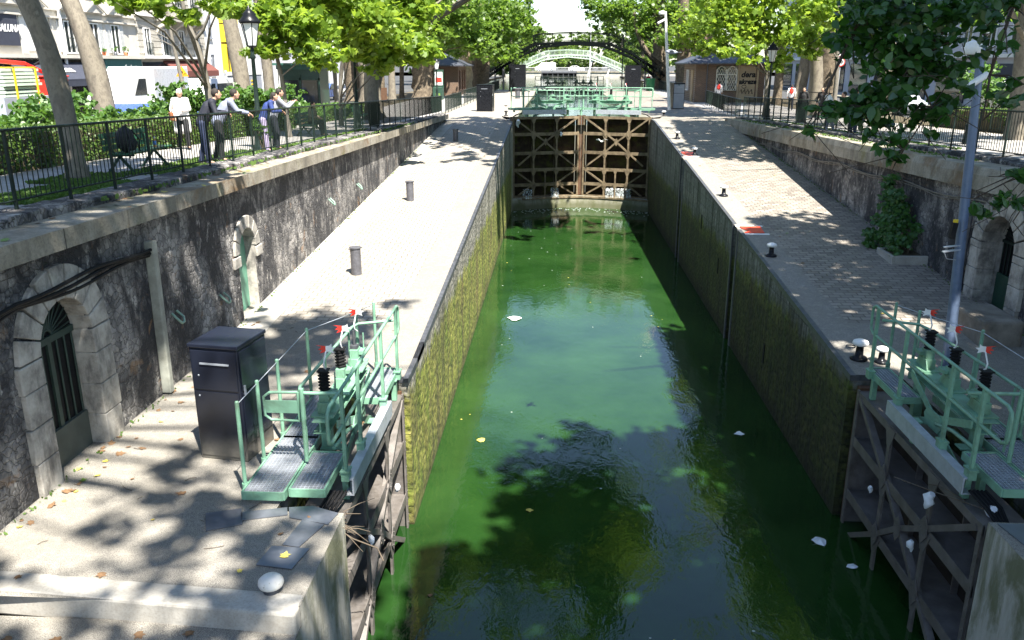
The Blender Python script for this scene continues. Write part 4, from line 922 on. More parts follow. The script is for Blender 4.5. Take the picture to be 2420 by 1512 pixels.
tree('bare_sapling', "thin bare sapling with dead twigs left of the road works sign", 'tree', (-13.9, 31.4, 5.6), [(-13.8, 31.4, 5.6), (-14.0, 31.4, 7.5), (-14.2, 31.4, 9.2), (-14.3, 31.4, 10.6)], [.085, .07, .06, .03], [], 0, .1, LP, M['greybark'], 14,
     limbs=[([(-14.15, 31.4, 8.7), (-14.6, 31.3, 8.95), (-15.3, 31.2, 9.2)], .02, .006), ([(-14.2, 31.4, 8.9), (-14.9, 31.3, 9.3), (-15.4, 31.3, 9.5)], .018, .006), ([(-14.2, 31.4, 8.6), (-13.8, 31.3, 8.8), (-13.7, 31.2, 9.2)], .02, .008)])
tree('plane_tree', "tall sunlit plane trunk in front of the yellow-framed building", 'tree', (-16.7, 44.7, 5.0), [(-16.6, 44.7, 5.0), (-16.75, 44.7, 8), (-17.0, 44.7, 10), (-17.3, 44.7, 12.5), (-17.5, 44.5, 16)], [.46, .42, .40, .35, .25],
     G(-17, 43, 17, 4.5, 10, 3), 2200, .34, LO, M['bark'], 15, mask=sunmask)
CL1 = [(-8.55,28.27,9.42,1.24,1.00,0.83),(-9.37,27.95,8.52,0.86,0.69,0.41),(-7.71,28.00,8.43,0.97,0.77,0.47),(-6.97,30.52,9.66,1.48,1.19,0.89),(-9.94,28.30,9.75,0.83,0.66,0.48),(-8.60,29.67,10.56,2.15,1.72,0.72),(-10.50,28.47,10.41,0.97,0.77,0.55)]
tree('young_plane_tree', "slender young plane tree with bright yellow-green leaves behind the photographing pair", 'tree', (-9.2, 28.55, 5.68), [(-9.15, 28.55, 5.68), (-9.25, 28.55, 7.4), (-9.4, 28.55, 8.8), (-9.2, 28.8, 10.5)], [.085, .07, .06, .035], CL1, 6200, .25, LP, M['greybark'], 16, flat=.45)
CL1b = [(-6.78,32.14,8.10,0.76,0.61,0.41),(-6.00,32.42,8.86,1.27,1.02,0.79),(-5.05,32.38,8.55,0.71,0.57,0.51),(-5.89,33.82,9.98,1.47,1.18,0.98),(-7.19,31.26,8.69,0.77,0.61,0.49),(-6.39,34.09,10.92,1.97,1.57,0.82)]
tree('young_plane_tree', "young plane tree whose bright leaves hang lowest over the left quay", 'tree', (-9.4, 36.6, 5.5), [(-9.4, 36.6, 5.5), (-9.3, 36.6, 7.6), (-8.6, 36, 9.6), (-7.4, 35, 11)], [.10, .085, .07, .04], CL1b, 5400, .25, LP, M['greybark'], 17, flat=.45)
tree('plane_tree', "straight pale plane trunk seen right behind the left street lamp", 'tree', (-17.3, 50.9, 5.0), [(-17.3, 50.9, 5.0), (-17.4, 50.9, 9), (-17.6, 50.9, 13), (-17.6, 50.8, 16)], [.33, .30, .27, .2], G(-17.5, 50, 17, 4, 8, 4), 1500, .34, LO, M['bark'], 18, mask=sunmask)
tree('young_plane_tree', "thin grey trunk standing against the right side of the green kiosk", 'tree', (-13.6, 52, 5.1), [(-13.6, 52, 5.1), (-13.6, 52, 7.6), (-13.9, 52, 10), (-14, 52, 12)], [.13, .11, .09, .05], [(-13.9, 51, 10.2, 1.6, 1.2, .8), (-12.2, 51, 9.4, 1.3, 1, .6), (-15.3, 51, 10.3, 1.4, 1, .8)], 2200, .26, LP, M['greybark'], 19)
tree('old_plane_tree', "broad shaded old plane trunk just right of the green kiosk", 'tree', (-17.6, 73, 5.05), [(-17.5, 73, 5.05), (-17.6, 73, 7), (-17.7, 73, 9.5), (-18, 73, 14)], [.72, .62, .55, .4], [(-18.7,81.8,11.5,3.59,2.88,2.40),(-18.9,73.5,11.9,2.87,2.29,1.79)], 3600, .36, LO, M['oldbark'], 20, knob=.16)
tree('plane_tree', "light brown plane trunk in the middle of the left promenade, behind a litter bin", 'tree', (-16.0, 71, 5.05), [(-15.9, 71, 5.05), (-15.95, 71, 8), (-16.1, 71, 12), (-16.1, 71, 15)], [.60, .54, .50, .35], [(-13.1,84.7,13.2,2.87,2.29,2.05)], 1500, .36, LO, M['bark'], 21, knob=.05)
tree('plane_tree', "brown plane trunk half hidden behind the light one on the left promenade", 'tree', (-17.0, 82, 5.05), [(-17, 82, 5.05), (-17, 82, 8), (-17.1, 82, 12)], [.40, .36, .3], [], 0, .3, LO, M['oldbark'], 22, knob=.1)
tree('young_plane_tree', "slim dark trunk left of the big knobbly tree by the left lock house", 'tree', (-13.9, 76, 5.05), [(-13.9, 76, 5.05), (-13.8, 76, 8), (-13.6, 76, 11)], [.24, .2, .15], [], 0, .3, LO, M['oldbark'], 23)
tree('plane_tree', "tall plane tree of the left bank shading the left lock house", 'tree', (-13.2, 68, 5.1), [(-13.2, 68, 5.1), (-13.1, 68, 9), (-12.5, 68.5, 14), (-11, 70, 18)], [.3, .27, .22, .12], G(-8.6, 77, 17.5, 5, 20, 9), 5200, .36, LO, M['bark'], 49, mask=sunmask)
tree('old_plane_tree', "huge knobbly plane trunk in shade in front of the left lock house", 'tree', (-11.9, 75.4, 5.05), [(-11.9, 75.4, 5.05), (-11.9, 75.4, 7), (-11.6, 75.4, 9), (-11.0, 75.4, 13)], [1.02, .88, .80, .55], [(-9.93,76.17,11.97,3.32,2.65,2.21),(-7.52,77.64,9.75,2.27,1.82,1.42),(-11.43,73.75,11.18,2.15,1.72,1.79)], 4600, .34, LO, M['oldbark'], 24, knob=.2)
tree('old_plane_tree', "knobbly plane trunk glowing pale in full sun right of the left lock house", 'tree', (-10.4, 96, 5.05), [(-10.4, 96, 5.05), (-10.4, 96, 8), (-10.3, 96, 11), (-10, 96, 15)], [.9, .82, .75, .5], [(-8.32,90.65,11.24,2.64,2.11,2.20)], 1500, .38, LO, plain("pale_bark", (.40, .32, .21), .9, 0, .4, 4, .15, .6), 25, knob=.22)
tree('old_plane_tree', "massive dark plane trunk where the black footbridge lands on the left", 'tree', (-8.9, 99, 5.05), [(-8.9, 99, 5.05), (-8.9, 99, 8), (-8.8, 99, 11), (-8.6, 99, 16)], [1.12, 1.0, .9, .6], [(-7.19,93.36,12.83,4.06,3.24,2.70),(-6.23,92.34,9.39,2.48,1.98,1.58),(-4.45,97.69,12.82,2.12,1.70,2.83)], 6200, .36, LO, M['oldbark'], 26, knob=.22)
# --- right bank
tree('old_plane_tree', "dark twin-stemmed plane with a long bent limb reaching over the black footbridge", 'tree', (12.3, 104.5, 5.1), [(12.3, 104.5, 5.1), (12.2, 104.5, 8), (12.0, 104.5, 11), (11.8, 104.5, 17)], [1.0, .85, .75, .5],
     [(8.01,105.19,14.57,4.27,3.41,1.76),(5.13,106.72,13.23,1.79,1.43,1.28),(4.08,107.19,14.95,1.79,1.43,1.28),(11.05,104.68,12.41,3.01,2.41,2.01)], 4200, .36, LO, M['oldbark'], 31, limbs=[([(12.2, 104, 8.2), (11.0, 104, 9.0), (10.0, 104, 10.2), (9.2, 104, 12), (8.8, 104, 14)], .42, .2)], knob=.15)
tree('old_plane_tree', "dark plane trunk immediately behind the white camera pole", 'tree', (14.4, 100, 5.1), [(14.4, 100, 5.1), (14.4, 100, 9), (14.1, 100, 13), (13.8, 100, 17)], [.85, .72, .62, .5], [(14.03,105.43,14.33,4.01,3.21,2.51),(13.66,101.05,10.6,2.43,1.95,1.36)], 3400, .36, LO, M['oldbark'], 32, knob=.12)
tree('old_plane_tree', "slimmer dark plane trunk between the camera pole and the right lock house", 'tree', (15.3, 96, 5.1), [(15.2, 96, 5.1), (15.3, 96, 9), (15.5, 96, 13), (15.6, 96, 16)], [.58, .5, .44, .3], [(14.75,96.37,12.06,2.76,2.21,2.76),(16.53,91.42,12.67,3.05,2.44,2.61)], 3600, .36, LP, M['oldbark'], 33, knob=.1)
CR2 = [(9.42,49.39,10.24,1.88,1.51,1.30),(11.30,49.53,10.35,1.88,1.51,1.30),(9.93,46.86,8.75,1.24,0.99,0.63),(11.52,46.76,8.14,0.95,0.76,0.59),(12.96,49.40,9.67,1.41,1.13,1.18),(8.50,48.92,8.89,1.06,0.85,0.59),(10.34,49.90,11.70,2.83,2.26,0.94)]
tree('young_plane_tree', "young plane tree with bright leaves hanging in front of the right lock house roof", 'tree', (11.9, 49.5, 5.1), [(11.9, 49.5, 5.1), (11.85, 49.5, 7.5), (11.6, 49.4, 9), (11.2, 49.4, 11)], [.13, .10, .085, .05], CR2, 5600, .27, LP, M['greybark'], 34, flat=.45)
CR3 = [(12.50,42.93,9.18,0.92,0.74,0.82),(13.53,45.58,10.77,1.72,1.38,1.08),(16.43,47.74,10.47,2.03,1.62,1.13)]
tree('young_plane_tree', "slender right-bank young plane tree beside the lantern with a leafy top", 'tree', (14.3, 45, 5.3), [(14.3, 45, 5.3), (14.3, 45, 7.5), (14.1, 45, 9.5), (14, 45, 11)], [.12, .1, .085, .05], CR3, 3000, .27, LP, M['greybark'], 35, flat=.45)
tree('plane_tree', "brown plane trunk just right of the right lock house", 'tree', (17.0, 67.2, 5.1), [(17, 67.2, 5.1), (17, 67.2, 8), (16.9, 67.2, 11)], [.36, .31, .26], [], 0, .3, LO, M['oldbark'], 36)
tree('plane_tree', "sunlit mottled plane trunk behind the people on the right promenade", 'tree', (18.8, 67.3, 5.1), [(18.6, 67.3, 5.1), (18.9, 67.3, 8), (19.1, 67.3, 11), (19.2, 67, 14)], [.52, .42, .38, .3], G(17.2, 63.5, 17.5, 5.2, 22, 5), 6500, .34, LO, M['bark'], 37, mask=sunmask)
tree('plane_tree', "straight grey plane trunk right of the sunlit one on the right promenade", 'tree', (17.2, 58.9, 5.1), [(17.1, 58.9, 5.1), (17.2, 58.9, 8), (17.4, 58.9, 12)], [.26, .22, .18], [], 0, .3, LO, M['greybark'], 38)
tree('old_plane_tree', "stout dark plane trunk under the foreground leaves on the right promenade", 'tree', (20, 65.3, 5.1), [(20, 65.3, 5.1), (20, 65.3, 8), (20.1, 65.3, 11), (20.2, 65, 14)], [.68, .6, .5, .4], G(20, 64, 16, 4, 8, 6), 1500, .34, LO, M['oldbark'], 39, mask=sunmask, knob=.12)
CR4 = [(23.40,56.71,11.15,2.93,2.34,1.20),(26.34,54.73,11.03,2.30,1.84,1.15)]
tree('plane_tree', "grey plane trunk at the right edge behind the second railing", 'tree', (15.2, 28.9, 5.68), [(15.2, 28.9, 5.68), (15.1, 28.9, 8), (14.9, 28.9, 10), (14.6, 28.7, 13)], [.30, .27, .25, .18], G(13.5, 27, 14.5, 6, 26, 7)+CR4, 9000, .34, LO, M['bark'], 40, mask=None if False else (lambda p, r: sunmask(p, r) | (p[:, 0] > 20)))
# --- crowns overhead, outside the picture, that throw the shade
SH = [("spreading plane tree overhanging the right quay beside the viewer", (13.2, 4.5), (10.5, 5.0, 18.0, 6.6), 11500, 41), ("wide plane tree at the right promenade nearest the footbridge", (12.6, -4), (6.5, -2.5, 17.5, 7), 10000, 42), ("plane tree behind the arched gateway of the right bank", (13.8, 15.5), (11.5, 13.0, 18.0, 6.2), 10500, 43),
      ("plane tree of the right bank beyond the ivy planter", (14.2, 38), (11.2, 37.0, 16.0, 6.0), 9000, 44), ("large plane tree of the left bank nearest the viewer", (-10.5, 1.5), (2.0, -.6, 25.0, 6.5), 9000, 45), ("left bank plane tree shading the far end of the left quay", (-9.6, 44), (-4.8, 38.0, 15.4, 4.6), 5200, 46), ("right bank plane tree shading the far gates' right end", (15.5, 52.5), (11.5, 51, 17.5, 6.0), 7000, 47)]
SH += [("left bank plane tree stretching high limbs over the middle of the canal", (-9.9, 46.5), (1.2, 38.8, 16.2, 5.2), 9500, 48)]
for lab, (bx, by), (cx_, cy_, cz_, r_), n_, sd in SH:
    zb = zp(by); tree('plane_tree', lab, 'tree', (bx, by, zb), [(bx, by, zb), (bx*.99+cx_*.01, by, zb+2.5), (lerp(bx, cx_, .3), lerp(by, cy_, .3), cz_-3), (lerp(bx, cx_, .7), lerp(by, cy_, .7), cz_+1)], [.42, .36, .28, .12], G(cx_, cy_, cz_, r_, 30, sd, 2.2)+([(2.2, 43.9, 13.0, 1.9, 1.5, .7), (3.2, 42.6, 14.8, 2.0, 1.6, 1.2), (1.0, 44.4, 12.9, 1.3, 1.2, .5)]+G(1.2, 34.5, 21.0, 4.2, 18, 50, 3.0)+G(1.6, 30.0, 18.0, 3.0, 10, 51, 2.0) if sd == 48 else []), int(n_*(2.2 if sd == 48 else 1)), .34, LO, M['bark'], sd, mask=sunmask)
# --- far trees past the footbridge
far = [(-12.5,199.7,11.8,4.4,3.5,4.9),(-9.65,252.6,12.8,5.5,4.4,5.5),(-4.2,305.4,13.1,8.2,6.5,5.2),(12.5,316.9,13.7,10,8,5.8),(17.8,244,14.3,6.5,5.2,6.5),(17.5,180.7,13.1,4.8,3.8,5.2),(4.5,347.5,11.6,8.5,6.8,4.5),(-8.4,158.9,14.7,3.8,3.1,4.6)]
fl = ["far bank tree left of the white footbridge", "far tree behind the left end of the white footbridge", "distant round tree left of the sky gap", "distant round tree right of the sky gap", "far tree behind the right end of the white footbridge", "far right bank tree seen under the bent limb", "farthest low tree closing the canal view", "tall left bank tree just past the black footbridge"]
for i, (c, lab) in enumerate(zip(far, fl)):
    x, y, z, rx, ry, rz = c; b = (x, y, 5.0)
    cl = [(x+rx*.62*math.cos(k*2.4+i), y+ry*.5*math.sin(k*2.4), z-.8+rz*.85*(math.sin(k*1.9+i)), rx*.46, ry*.42, rz*.36) for k in range(20)]
    tree('far_tree', lab, 'tree', b, [b, (x, y, lerp(5, z, .5)), (x, y, z)], [.45, .38, .2], cl, 6000, .75 if y > 220 else .6, LF, M['oldbark'], 60+i, shape='quad', flat=.35)
for i, (x, y) in enumerate(((-19, 128), (-22, 150), (-24, 178), (21, 128), (24, 150), (23, 205), (-21, 222))):
    b = (x, y, 5.0); cl = [(x+4*math.cos(k*2.4+i)*.7, y+4*math.sin(k*2.4)*.6, 12.5+4.6*math.sin(k*1.9+i), 2.4, 2.2, 1.8) for k in range(16)]
    tree('far_tree', ["left bank", "right bank"][x > 0]+" tree row beyond the footbridge, "+["first", "second", "third", "first", "second", "third", "fourth"][i]+" from the lock", 'tree', b, [b, (x, y, 9), (x, y, 13)], [.5, .42, .25], cl, 5000, .62, LF, M['oldbark'], 80+i, shape='quad', flat=.35, group='trees along the basin beyond the footbridge')
# --- dark foreground branches
FD = [(3.03,8.68,8.53,0.39,0.50,0.29),(3.56,8.71,8.53,0.37,0.50,0.29),(3.81,8.33,8.62,0.35,0.50,0.19),(3.28,8.57,8.14,0.39,0.50,0.29),(3.67,8.58,8.10,0.29,0.50,0.29),(2.93,9.01,8.26,0.19,0.40,0.26),(3.25,8.45,7.75,0.37,0.40,0.23),(2.99,8.63,7.70,0.25,0.30,0.17),(2.72,8.60,7.64,0.23,0.25,0.09),(2.47,8.54,7.50,0.12,0.15,0.10),(3.17,8.35,7.43,0.29,0.30,0.16),(3.29,8.29,7.24,0.18,0.20,0.09),(3.58,8.42,7.59,0.23,0.30,0.16),(3.82,8.48,7.75,0.14,0.30,0.16)]
FS = [(3.94,7.86,8.42,0.18,0.40,0.29),(3.97,7.70,7.92,0.13,0.30,0.22),(3.92,8.10,8.21,0.15,0.30,0.23)]
FD2 = [(3.73,7.00,7.04,0.16,0.25,0.10),(3.59,7.06,6.94,0.14,0.20,0.07),(3.81,7.04,7.17,0.10,0.20,0.09)]
rng = np.random.default_rng(5)
mt_ = thing('mulberry_tree', "dark broad-leaved tree reaching in from the upper right with hanging leafy branches", 'tree', (11.2, 5.0, 6.3))
m = MB(); m.tube([(11.2, 5, 6.3), (11.1, 5.1, 7.6), (10.4, 5.6, 8.8), (9.3, 6.2, 9.5)], [.2, .17, .13, .1], 10)
hub = [((9.3, 6.2, 9.5), (6.5, 7.6, 9.6), (4.6, 8.3, 9.25)), ((9.3, 6.2, 9.5), (6.8, 6.8, 8.7), (4.9, 7.2, 7.75), (4.1, 7.1, 7.3)), ((4.6, 8.3, 9.25), (3.9, 8.5, 8.7), (3.4, 8.5, 8.1), (3.1, 8.5, 7.6)), ((4.6, 8.3, 9.25), (4.1, 8.2, 8.6), (3.95, 8.1, 8.0), (3.9, 8.0, 7.6)), ((4.6, 8.3, 9.25), (3.6, 8.6, 8.85), (2.9, 8.8, 8.4), (2.6, 8.6, 7.7), (2.45, 8.5, 7.48)), ((3.4, 8.5, 8.1), (3.6, 8.4, 7.7), (3.35, 8.3, 7.3))]
for k, h in enumerate(hub): m.tube(h, [lerp((.06, .05, .03, .022, .03, .014)[k], .006, i/(len(h)-1)) for i in range(len(h))], 6)
for c in FD+FS+FD2:
    for k in range(4):
        a = Vector(c[:3])+Vector(rng.normal(size=3))*.12; b = a+Vector((rng.normal()*.25, rng.normal()*.2, -.15+rng.normal()*.12)); s = min((Vector(p) for h in hub for p in h[1:]), key=lambda q: (q-a).length); m.tube([s, s.lerp(a, .6)+Vector((0, 0, .03)), a, b], [.008, .006, .005, .003], 4, False)
m.build('branches', M['twig'] if False else plain("dark_twig", (.05, .035, .025), .8, 0, .3), mt_)
pos = np.concatenate([clump_points(FD, 2500, rng, sub=7), clump_points(FS, 110, rng, sub=6), clump_points(FD2, 95, rng, sub=6)])
fix = np.tile(np.array([-.15, -.55, .75]), (len(pos), 1))
leaf_object('leaves', M['leaf_dark'], pos, .108, rng, mt_, 'oval', .55, off=(11.2, 5.0, 6.3), fixn=fix)
# --- hedges, shrubs, grass, climbers
def hedge(name, x0, x1, y0, y1, h, label, mat, size, dens, seed, cat='hedge'):
    rng = np.random.default_rng(seed); t = thing(name, label, cat, (x0, y0, zp(y0)))
    m = MB(); ys = ys_(y0, y1, 2)
    for a, b in zip(ys[:-1], ys[1:]): m.add([(x0+.07, a, zp(a)), (x1-.07, a, zp(a)), (x1-.07, a, zp(a)+h-.07), (x0+.07, a, zp(a)+h-.07), (x0+.07, b, zp(b)), (x1-.07, b, zp(b)), (x1-.07, b, zp(b)+h-.07), (x0+.07, b, zp(b)+h-.07)], [(0, 3, 7, 4), (1, 5, 6, 2), (3, 2, 6, 7), (0, 1, 2, 3), (4, 7, 6, 5)])
    m.build('twigs', M['earth'], t)
    L = y1-y0; A = [(L*h, 0), (L*(x1-x0), 1), (L*h*.3, 2)]; P = []; N = []
    for area, f in A:
        n = int(area*dens); y = rng.uniform(y0, y1, n); zz = np.array([zp(v) for v in y])
        if f == 0: p = np.stack([x1+rng.normal(0, .03, n), y, zz+rng.uniform(0.02, h, n)], 1); nn = (.8, 0, .4)
        elif f == 1: p = np.stack([rng.uniform(x0, x1, n), y, zz+h+rng.normal(0, .03, n)], 1); nn = (.1, -.1, 1)
        else: p = np.stack([x0+rng.normal(0, .03, n), y, zz+rng.uniform(.3, h, n)], 1); nn = (-.8, 0, .4)
        P.append(p); N.append(np.tile(np.array(nn), (n, 1)))
    leaf_object('foliage', mat, np.concatenate(P), size, rng, t, 'quad', .5, off=(x0, y0, zp(y0)), fixn=np.concatenate(N)); return t
hedge('hedge', -11.9, -10.75, 4, 34.5, .80, "clipped low hedge along the back of the left promenade", M['leaf_hedge'], .075, 420, 70)
hedge('hedge', -12.3, -11.3, 37.5, 50, .7, "clipped hedge farther along the left promenade near the kiosk", M['leaf_hedge'], .09, 220, 71)
hedge('hedge', 17.1, 18.2, 8, 40, .8, "low hedge behind the second railing of the right promenade", M['leaf_hedge'], .09, 220, 72)
def shrub(name, x, y, z, rx, ry, h, n, size, seed, label, mat='leaf_shrub', shape='quad', cat='shrub', group=None, lean=0):
    rng = np.random.default_rng(seed); t = thing(name, label, cat, (x, y, z), group=group)
    cl = [(x+rx*.6*math.cos(k*2.4+seed), y+ry*.6*math.sin(k*2.4+seed), z+h*(.35+.5*((k*.618+seed*.3) % 1)), rx*.45, ry*.45, h*.2) for k in range(9)]+[(x, y, z+h*.5, rx*.55, ry*.55, h*.35)]
    m = MB()
    for c in cl: m.tube([(x+(c[0]-x)*.1, y+(c[1]-y)*.1, z), (lerp(x, c[0], .6), lerp(y, c[1], .6), z+h*.3), c[:3]], [.025, .018, .006], 5, False)
    m.build('stems', M['twig'], t); leaf_object('foliage', M[mat], clump_points(cl, n, rng, sub=9), size, rng, t, shape, .45, off=(x, y, z)); return t
SHL = ["leftmost pale-leaved shrub behind the hedge, under the stacked boards", "shrub left of the leaning plane trunk, below the red crane arm", "tall leafy shrub right of the leaning plane trunk", "shrub below the black awning's right end", "bright shrub in front of the white truck", "low shrub below the truck's mirror", "shrub in front of the road works sign", "shrub directly behind the woman in white", "rounded shrub behind the two leaning men", "dark shrub left of the street lamp", "shrub between lamp and the green kiosk"]
for i, (x, y, rx, h, n) in enumerate(((-13.3, 15.6, 1.3, 1.25, 800), (-13.0, 18.0, 1.2, 1.3, 800), (-13.1, 20.4, 1.3, 1.5, 900), (-13.4, 22.9, 1.3, 1.45, 850), (-13.6, 25.2, 1.3, 1.15, 750), (-13.4, 27.2, 1.2, 1.05, 650), (-13.6, 29.8, 1.3, 1.9, 900), (-12.9, 31.8, 1.2, 1.6, 850), (-12.6, 34.4, 1.4, 1.9, 1000), (-12.4, 37.2, 1.2, 1.7, 800), (-12.6, 40.5, 1.3, 1.2, 700))):
    shrub('shrub', x, y, zp(y)-.02, rx, 1.25, h, n*2, .17, 100+i, SHL[i], group='shrubs behind the left hedge')
for i, (x, y, lab) in enumerate(((-12.3, 44.5, "feathery fern clump at the left foot of the kiosk"), (-10.9, 43.2, "feathery fern clump at the right foot of the kiosk"), (-9.9, 34.4, "pale fern right of the photographing pair"))):
    rng = np.random.default_rng(130+i); z = zp(y); t = thing('fern', lab, 'fern', (x, y, z)); P = []
    m = MB()
    for k in range(26):
        a = k*2.4; L = .8+.5*((k*.618) % 1); pts = [Vector((x, y, z))+Vector((math.cos(a)*L*u*.75, math.sin(a)*L*u*.75, L*1.25*u*(1.15-.62*u))) for u in (0, .25, .5, .75, 1)]; m.tube(pts, .008, 4, False)
        for u in np.linspace(.2, 1, 14):
            q = Vector((x, y, z))+Vector((math.cos(a)*L*u*.75, math.sin(a)*L*u*.75, L*1.25*u*(1.15-.62*u)))
            for s in (-1, 1): P.append(q+Vector((-math.sin(a), math.cos(a), -.2))*s*.08*(1.15-u))
    m.build('stems', M['gleaf'], t); leaf_object('fronds', M['leaf_shrub'], np.array([tuple(p) for p in P]), .15, rng, t, 'quad', .6, off=(x, y, z))
shrub('tall_weed', -7.75, 21.9, zp(21.9), .25, .3, 1.05, 420, .09, 140, "tall weedy plant growing at the railing by the street lamp", cat='plant')
for i, (x, y) in enumerate(((18.9, 14), (19, 19), (19.2, 23.5), (18.8, 28), (19.1, 33), (18.9, 38.5))): shrub('shrub', x, y, zp(y), 1.3, 1.3, 2.2+.3*(i % 3), 1300, .17, 150+i, "flowering shrub at the back of the right promenade, "+["nearest", "second", "third", "fourth", "fifth", "farthest"][i]+" from the viewer", group='shrubs behind the right railing')
# climbing shrub in a stone planter at the right wall
pl = thing('planter', "low stone planter box at the foot of the right retaining wall", 'planter', (8.9, 21.1, 3.3))
m = MB(); zz = zr(21); m.box(8.42, 8.5, 20.65, 21.7, zz-.05, zz+.2); m.box(8.5, RW+.02, 20.65, 20.73, zz-.05, zz+.2); m.box(8.5, RW+.02, 21.62, 21.7, zz-.05, zz+.2); m.build('box', M['smooth_stone'], pl, bevel=.01); MB().box(8.5, RW, 20.73, 21.62, zz, zz+.15).build('soil', M['earth'], pl)
rng = np.random.default_rng(9); iv = thing('climbing_shrub', "dense green climbing shrub in the planter against the right wall", 'shrub', (8.9, 21.5, zz))
cl = [(8.75, 21.6, zz+.45, .36, .75, .38), (8.85, 22.1, zz+.9, .36, .8, .42), (8.95, 22.4, zz+1.35, .30, .65, .35), (9.0, 22.9, zz+1.75, .2, .35, .28), (8.5, 22.3, zz+.3, .25, .5, .28), (9.1, 21.2, zz+.75, .14, .35, .3), (8.6, 21.0, zz+.35, .2, .3, .25)]
m = MB()
for c in cl:
    for k in range(3): m.tube([(9.0, 21.2+.15*k, zz), (lerp(9, c[0], .6), lerp(21.3, c[1], .6), zz+(c[2]-zz)*.6), c[:3]], [.02, .014, .006], 5, False)
m.build('stems', M['twig'], iv); fixp = clump_points(cl, 2600, rng, sub=9); leaf_object('foliage', M['leaf_ivy'], fixp, .10, rng, iv, 'round', .55, off=(8.9, 21.5, zz), fixn=np.tile(np.array([-.6, -.5, .5]), (len(fixp), 1)))
# grass along the kerbs and round the tree foot
rng = np.random.default_rng(21); P = []
for x0, x1, y0, y1, n in ((-8.7, -7.45, 11.6, 14.6, 2600), (-9.4, -8.2, 14.2, 15.8, 1500), (-8.6, -7.5, 15.8, 22, 1700), (-7.9, -7.45, 22, 34, 1200), (10.5, 11.3, 24, 46, 2600), (-6.86, -6.7, 12, 40, 260), (9.45, 9.95, 20, 44, 600)):
    y = rng.uniform(y0, y1, n); z = np.array([zp(v) for v in y])+.03; P.append(np.stack([x0+(x1-x0)*rng.beta(1.4, 1.4, n), y, z], 1))
P = np.concatenate(P); nn = rng.normal(size=(len(P), 3))*.6; nn[:, 2] = .1
o = leaf_object('grass', M['grass'], P, .085, rng, None, 'quad', .75, fixn=nn); tag(o, kind='stuff')
rng = np.random.default_rng(22); n = 500
P = np.concatenate([np.stack([np.full(n, LW+.03)+rng.uniform(0, .1, n), rng.uniform(8, 40, n), np.zeros(n)], 1), np.stack([np.full(n, RW-.03)-rng.uniform(0, .1, n), rng.uniform(16, 44, n), np.zeros(n)], 1)])
P[:n, 2] = [zl(v)+.02 for v in P[:n, 1]]; P[n:, 2] = [zr(v)+.02 for v in P[n:, 1]]
o = leaf_object('moss', M['grass'], P, .045, rng, None, 'quad', .3); tag(o, kind='stuff')
# ------------------------------------------------------------------ buildings
def text_mesh(name, s, size, mat, parent, M4, depth=.01, shear=0.0, bold=.0):
    cu = bpy.data.curves.new(name, 'FONT'); cu.body = s; cu.size = size; cu.extrude = depth; cu.shear = shear; cu.offset = bold; cu.align_x = 'CENTER'; cu.align_y = 'CENTER'; cu.resolution_u = 3
    o = bpy.data.objects.new(name, cu); me = bpy.data.meshes.new_from_object(o); bpy.data.objects.remove(o); bpy.data.curves.remove(cu)
    me.transform(M4); me.name = name; me.materials.clear(); me.materials.append(mat)
    ob = link(bpy.data.objects.new(name, me)); ob.parent = parent
    off = Vector(); p = parent
    while p: off += p.location; p = p.parent
    me.transform(Matrix.Translation(-off)); return ob
def fM(X, y, z, nx=1):
    """text on a wall facing +x (nx=1) or -x"""
    return Matrix(((0, 0, nx, X), (nx, 0, 0, y), (0, 1, 0, z), (0, 0, 0, 1)))
def window(b, X, nx, y0, y1, z0, z1, fm, shutters=None, rail=False, bars=1, glass='glass', depth=.0):
    fx = lambda a, c: tuple(sorted((X+nx*a, X+nx*c)))
    t = .07; m = MB(); m.box(*fx(0, .09), y0, y0+t, z0, z1); m.box(*fx(0, .09), y1-t, y1, z0, z1); m.box(*fx(0, .09), y0+t, y1-t, z1-t, z1); m.box(*fx(0, .12), y0-.05, y1+.05, z0-.08, z0)
    for k in range(bars): c = lerp(y0, y1, (k+1)/(bars+1)); m.box(*fx(0, .07), c-.035, c+.035, z0, z1-t)
    w = m.build('window', fm, b); MB().box(*fx(0.0, .03), y0+t, y1-t, z0, z1-t).build('pane', M[glass], w)
    if shutters:
        for s in (-1, 1):
            a = y0-.03 if s < 0 else y1+.03; bb = a+s*shutters; ya, yb = sorted((a, bb)); m = MB(); m.box(*fx(.0, .03), ya, yb, z0, z1)
            n = int((z1-z0)/.075)
            for i in range(n): zz = z0+.03+i*(z1-z0-.06)/n; m.box(*fx(.03, .06), ya+.04, yb-.04, zz, zz+.04)
            m.build('shutter', M['shutter'], w)
    if rail:
        m = MB(); m.tube([(X+nx*.2, y0, z0+.75), (X+nx*.2, y1, z0+.75)], .02, 4)
        for i in range(9): y = lerp(y0, y1, i/8); m.tube([(X+nx*.2, y, z0), (X+nx*.2, y, z0+.75)], .014, 4)
        m.build('window_rail', M['fence'], w)
    return w
FX = -27.0
b1 = thing('apartment_building', "cream building with louvred shutters and little gable hoods over its windows", 'building', (FX, 42, 5.1))
MB().box(FX-10, FX, 28, 54.6, 5, 21).build('wall', M['cream'], b1)
m = MB(); m.box(FX, FX+.38, 28, 54.6, 8.38, 8.56); m.box(FX, FX+.18, 28, 54.6, 10.42, 10.52); m.box(FX, FX+.12, 28, 54.6, 10.82, 10.9)
